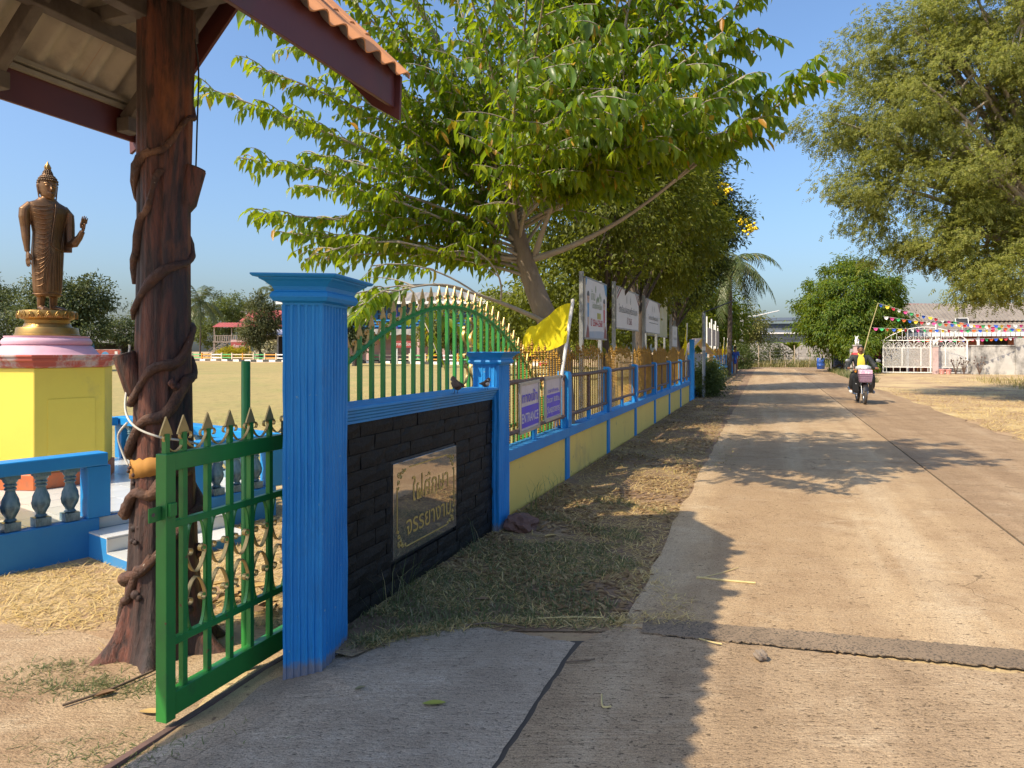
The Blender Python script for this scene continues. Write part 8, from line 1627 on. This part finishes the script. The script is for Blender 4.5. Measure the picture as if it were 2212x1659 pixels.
# wooden house on stilts
wh = empty('stilt_house', (A(535, 760, 118).x, 118, 0.45), 0.06, 'wooden stilt house with a red roof and veranda across the field', 'house')
M_RROOF = mat('red_roof_sheet', (0.42, 0.09, 0.075), (0.34, 0.075, 0.065), 0.8, 0.7, dirt=(0.22, 0.08, 0.07), dscale=0.6); M_WDK = mat('dark_house_timber', (0.07, 0.04, 0.03), (0.05, 0.03, 0.025), 1, 0.8); M_WDL = mat('grey_house_timber', (0.3, 0.24, 0.19), (0.24, 0.19, 0.15), 1, 0.8); M_YPOST = mat('ochre_post', (0.5, 0.32, 0.07), (0.42, 0.26, 0.06), 1, 0.7)
MB().box(-2.2, 10, 1.6, 8, 2.5, 5.3).build('wall', M_WDK, wh); MB().box(1.2, 10, 2.0, 7.6, -0.05, 2.3).build('ground_wall', mat('red_plank_wall', (0.15, 0.04, 0.03), (0.11, 0.03, 0.025), 1, 0.8), wh)
for i in range(20): MB().box(1.3 + i * 0.42, 1.36 + i * 0.42, 1.95, 1.999, 0, 2.3).build('plank_joint', M_WDK, wh)
corr(-5.4, 10.6, -1.2, 4.9, 2.2, 5.75, 'veranda_roof', M_RROOF, 0.5, wh); corr(-1.6, 11, 0.6, 5.9, 4.6, 8.0, 'roof', M_RROOF, 0.5, wh, 0.9); corr(-1.6, 11, 9, 5.9, 4.6, 8.0, 'roof', M_RROOF, 0.5, wh, 0.9)
MB().box(-5.4, 10.4, -0.8, 1.6, 2.36, 2.56).build('veranda_floor', M_WDL, wh)
for x in (-5.2, -2.4, 0.6, 3.6, 6.6, 9.6):
    MB().box(x - 0.13, x + 0.13, -0.7, -0.45, -0.05, 2.36).build('stilt', M_YPOST if x > -5 else M_WDL, wh); MB().box(x - 0.07, x + 0.07, -0.7, -0.56, 2.561, 4.95).build('veranda_post', M_WDL, wh)
MB().box(-5.2, 10, -0.74, -0.66, 3.42, 3.54).build('hand_rail', M_WDL, wh)
for i in range(42): MB().box(-5.05 + i * 0.36, -4.91 + i * 0.36, -0.72, -0.68, 2.561, 3.419).build('baluster', M_WDL, wh)
MB().bar((-6.3, -2.4, -0.05), (-3.4, -0.9, 2.5), 0.22, 0.1).build('stair_stringer', M_WDL, wh); MB().bar((-5.3, -3.2, -0.05), (-2.4, -1.6, 2.5), 0.22, 0.1).build('stair_stringer', M_WDL, wh); MB().bar((-5.3, -3.1, 1.0), (-2.6, -1.6, 3.5), 0.1, 0.1).build('stair_rail', M_WDL, wh)
for k in range(9): t = (k + .5) / 9; MB().bar((-6.3 + 2.9 * t, -2.4 + 1.5 * t, 2.5 * t), (-5.3 + 2.9 * t, -3.2 + 1.6 * t, 2.5 * t), 0.3, 0.06).build('tread', M_WDL, wh)
s2 = empty('small_red_sign', (A(518, 760, 110).x, 110, 0.3), 0, 'small red sign between the two yellow bushes', 'sign'); MB().box(-1.35, 1.35, -0.04, 0.04, 1.4, 2.5).build('panel', M_REDW, s2); MB().box(-1.4, 1.4, -0.05, 0.05, 2.51, 2.85).build('header', mat('sign_header', (0.6, 0.4, 0.36), (0.5, 0.3, 0.28), 3, 0.6), s2); text('ห้องสมุด', 0.42, M_WHITE, s2, (0, -0.045, 1.68), width=2.0)
for x in (-1.1, 1.1): MB().box(x - 0.07, x + 0.07, 0.05, 0.14, -0.1, 2.5).build('post', M_WDL, s2)
kz = empty('kiosk', (A(600, 760, 104).x, 104, 0.35), 0, 'pale roofed shelter with a yellow poster left of the tall blue pillar', 'shelter'); corr(-3.2, 3.5, -1.5, 3.35, 1.6, 4.3, 'roof', mat('lilac_roof', (0.4, 0.4, 0.5), (0.34, 0.34, 0.44), 1, 0.6), 0.4, kz)
for x in (-2.9, 0.4, 3.2): MB().box(x - 0.08, x + 0.08, -1.3, -1.14, -0.05, 3.3).build('post', M_PVC, kz)
MB().box(-2.8, 0.3, -1.1, -1.04, 0.8, 2.75).build('poster', mat('yellow_poster', (0.6, 0.58, 0.3), (0.6, 0.62, 0.58), 0.6, 0.6, dirt=(0.1, 0.1, 0.1), dscale=1.2, dlo=0.6, dhi=0.64), kz); MB().box(-3, 3.3, 1.2, 1.35, -0.05, 3.2).build('back_wall', M_DARKR, kz)
sd_ = empty('grey_shed', (A(228, 760, 84).x, 84, 0.1), 0.05, 'open grey roofed shed with blue posts behind the statue terrace', 'shed'); MB().loft([[(-3.4, -3, 2.3), (6.5, -3, 2.3), (6.5, 3, 2.3), (-3.4, 3, 2.3)], [(-1.3, -0.2, 4.1), (4.5, -0.2, 4.1), (4.5, 0.2, 4.1), (-1.3, 0.2, 4.1)]]).build('roof', mat('asbestos_roof', (0.2, 0.2, 0.19), (0.15, 0.15, 0.145), 0.8, 0.85), sd_)
for x in (-3.0, 0.0, 3.0, 6.0): MB().box(x - 0.09, x + 0.09, -2.7, -2.52, -0.1, 2.3).build('post', M_SBL, sd_)
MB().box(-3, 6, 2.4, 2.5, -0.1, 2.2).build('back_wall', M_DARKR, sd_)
rw = empty('red_brick_sign', (A(210, 770, 78).x, 78, 0.0), 0, 'red brick welcome wall with blue and white emblems beyond the field', 'sign wall'); M_RB = mat('red_brick', (0.4, 0.1, 0.07), (0.32, 0.08, 0.06), 2, 0.8, island=0.15)
MB().box(-2.55, 2.55, 0.02, 0.18, -0.1, 1.62).build('backing', M_CONC, rw); rb = MB().box(0, 0.40, 0, 0.05, 0, 0.13).mesh('brick'); rb.materials.append(M_RB)
for r_ in range(11):
    for i in range(12): share('brick', rb, rw, Matrix.Translation((-2.6 + i * 0.425 + (r_ % 2) * 0.1, -0.03, -0.02 + r_ * 0.147)))
MB().tube([(0.9 + 0.0, -0.05, 0.95), (0.9, -0.035, 0.95)], 0.42, 16).build('emblem', M_TEAL, rw); MB().box(-2.4, -2.1, -0.05, -0.035, 0.5, 1.4).build('emblem', M_PVC, rw); MB().box(1.95, 2.25, -0.05, -0.035, 0.5, 1.4).build('emblem', M_PVC, rw)
mb = empty('open_shed', (A(25, 760, 90).x, 90, 0.1), 0, 'low open shed at the left edge behind the pedestal', 'shed'); corr(-7, 4.3, -2, 2.3, 2.5, 2.7, 'roof', mat('asbestos_roof', (0, 0, 0)), 0.5, mb)
for x in (-6.5, -3.8, -1.1, 1.6, 4.0): MB().box(x - 0.07, x + 0.07, -1.8, -1.66, -0.1, 2.3).build('post', M_WDK, mb)
MB().box(-6.6, 4.1, 1.8, 1.9, -0.1, 2.3).build('back_wall', M_DARKR, mb)
# ------------------------------------------------------------------ small things on the ground near the camera
M_ROCK = mat('brown_rock', (0.2, 0.1, 0.07), (0.14, 0.075, 0.06), 8, 0.9, 0.8, 20, 0.02); M_STONE = mat('grey_stone', (0.25, 0.2, 0.15), (0.18, 0.14, 0.11), 8, 0.9, 0.8, 30, 0.01)
def rock(p, r_, label, m, seed, sq=0.6):
    q = random.Random(seed); bm = bmesh.new(); bmesh.ops.create_icosphere(bm, subdivisions=3, radius=r_)
    for v in bm.verts: n = v.co.normalized(); v.co = v.co * (1 + 0.16 * math.sin(n.x * 5 + seed) * math.cos(n.y * 4) + 0.1 * math.sin(n.z * 7 + n.x * 6) + q.uniform(-0.035, 0.035)); v.co.z *= sq
    me = bpy.data.meshes.new('rock'); bm.to_mesh(me); bm.free(); o = link_mesh('rock', me, m); o.location = p; tag(o, label, 'rock'); return o
rock(G(1122, 1132, 0.05), 0.14, 'reddish brown rock at the foot of the short blue pillar', M_ROCK, 3); rock(G(1104, 1140, 0.0), 0.04, 'small pale pebble beside the reddish rock and blue pillar', mat('pale_pebble', (0.5, 0.47, 0.42), (0.4, 0.38, 0.34), 9, 0.9), 5)
rock(G(1643, 1416, 0.028), 0.032, 'dark grey stone on the concrete just below the asphalt strip', M_STONE, 7, 0.8)
def curled_leaf(p, ang, l_, label, m, cat='fallen leaf', curl=0.3, name='fallen_leaf'):
    V, Fc = [], []; n = 8
    for i in range(n + 1):
        t = i / n; w_ = l_ * 0.2 * math.sin(math.pi * min(.99, max(.03, t))) ** 0.8
        for s_ in (-1, 0, 1): V.append((l_ * (t - .5), s_ * w_, 0.004 + abs(s_) * w_ * curl + curl * l_ * 0.25 * (t - .5) ** 2))
    for i in range(n): b = i * 3; Fc += [(b, b + 3, b + 4, b + 1), (b + 1, b + 4, b + 5, b + 2)]
    mb = MB(); mb.add(V, Fc); o = mb.build(name, m, None, 180); o.location = p; o.rotation_euler.z = ang; tag(o, label, cat, 'fallen leaves on the ground'); return o
M_YL = mat('yellow_green_leaf', (0.3, 0.32, 0.05), (0.24, 0.24, 0.05), 12, 0.6); M_OL = mat('olive_leaf_dry', (0.22, 0.2, 0.1), (0.16, 0.14, 0.07), 12, 0.7); M_TL = mat('tan_leaf', (0.5, 0.34, 0.12), (0.38, 0.24, 0.1), 12, 0.7); M_BL = mat('brown_leaf', (0.25, 0.15, 0.08), (0.16, 0.09, 0.05), 12, 0.8)
gz = lambda px, py: (lambda g: Vector((g.x, g.y, zg(g.x, g.y) + 0.008)))(G(px, py, -0.03 if px < 1000 else 0.004))
curled_leaf(gz(938, 1541), 0.1, 0.10, 'large yellow green fallen leaf on the shaded driveway', M_YL); curled_leaf(gz(778, 1508), 0.6, 0.055, 'small olive fallen leaf on the shaded driveway', M_OL, curl=0.7)
curled_leaf(gz(326, 1516), -0.1, 0.11, 'tan fallen leaf at the foot of the gate end post', M_TL, curl=0.5); curled_leaf(gz(228, 1478), 0.7, 0.09, 'crumpled dark brown leaf by the trunk column roots', M_BL, curl=1.0); curled_leaf(gz(1255, 1243), 0.3, 0.12, 'broad tan leaf lying on the shaded grass of the verge', M_OL, curl=0.3)
curled_leaf(gz(1045, 1298), 0.0, 0.10, 'brown curled leaf on the grass below the plaque', M_BL, curl=0.5); curled_leaf(gz(1190, 1160), 0.5, 0.12, 'pale brown leaf on the dirt near the short blue pillar', M_TL, curl=0.5)
q = random.Random(4)
lp_ = [(G(px, py, -0.09).x, G(px, py, -0.09).y) for px, py in [(q.uniform(425, 600), q.uniform(1280, 1330)) for _ in range(46)] + [(q.uniform(190, 270), q.uniform(1160, 1185)) for _ in range(24)]]
for i, (x, y) in enumerate(lp_[:40]): o = curled_leaf(Vector((x, y, zg(x, y) + 0.015 + q.uniform(0, .05))), q.uniform(0, 6), q.uniform(.08, .14), ('tan dry leaf in the drift behind the green gate', 'dark brown dry leaf in the drift behind the green gate')[i % 2], (M_TL, M_BL)[i % 2], curl=q.uniform(.2, .9)); o.rotation_euler.x = q.uniform(-.6, .6)
for i, (x, y) in enumerate(lp_[46:]): o = curled_leaf(Vector((x, y, zg(x, y) + 0.015 + q.uniform(0, .04))), q.uniform(0, 6), q.uniform(.07, .12), 'dark dry leaf heaped against the terrace corner by the steps', M_BL, curl=q.uniform(.2, .9)); o.rotation_euler.x = q.uniform(-.6, .6)
M_STK = mat('dry_stick', (0.16, 0.11, 0.07), (0.1, 0.07, 0.05), 20, 0.8); M_STRW = mat('pale_stalk', (0.6, 0.48, 0.22), (0.5, 0.38, 0.16), 20, 0.7)
def stick(pts, r_, label, m, cat='stick'):
    P = [Vector((g.x, g.y, zg(g.x, g.y) + 0.008 + 0.002 * i)) for i, g in enumerate([G(px, py, -0.05 if px < 700 else 0.0) for px, py in pts])]; o = MB().tube(smooth_path([p - P[0] for p in P], 4), r_, 6).build('stick', m, None, 80); o.location = P[0] + Vector((0, 0, 0.008)); tag(o, label, cat)
stick([(862 + 142, 1358), (1060, 1353), (1135, 1365)], 0.005, 'thin dark stick on the edge of the shaded driveway', M_STK); stick([(1222, 1437), (1270, 1434), (1285, 1432)], 0.0035, 'short dark twig on the shaded concrete near the crack', M_STK)
stick([(135, 1512), (240, 1478), (330, 1440)], 0.006, 'long dry twig lying across the sunlit yard concrete', M_STK); stick([(1505, 1252), (1570, 1260), (1632, 1266)], 0.0075, 'pale straw stalk on the road at the tip of the roof shadow', M_STRW, 'straw stalk'); stick([(1505, 1255), (1560, 1243), (1595, 1232)], 0.003, 'thin bent straw crossing the pale stalk on the road', M_STRW, 'straw stalk')
stick([(1300, 1508), (1302, 1535), (1320, 1536)], 0.004, 'bent pale straw in the shade on the near concrete', M_STRW, 'straw stalk'); stick([(1160, 1342), (1240, 1340), (1300, 1342)], 0.004, 'pale grass stalk along the top edge of the driveway slab', M_STRW, 'straw stalk'); stick([(1510, 1386), (1535, 1394), (1560, 1400)], 0.004, 'short straw stalk on the near edge of the asphalt strip', M_STRW, 'straw stalk')
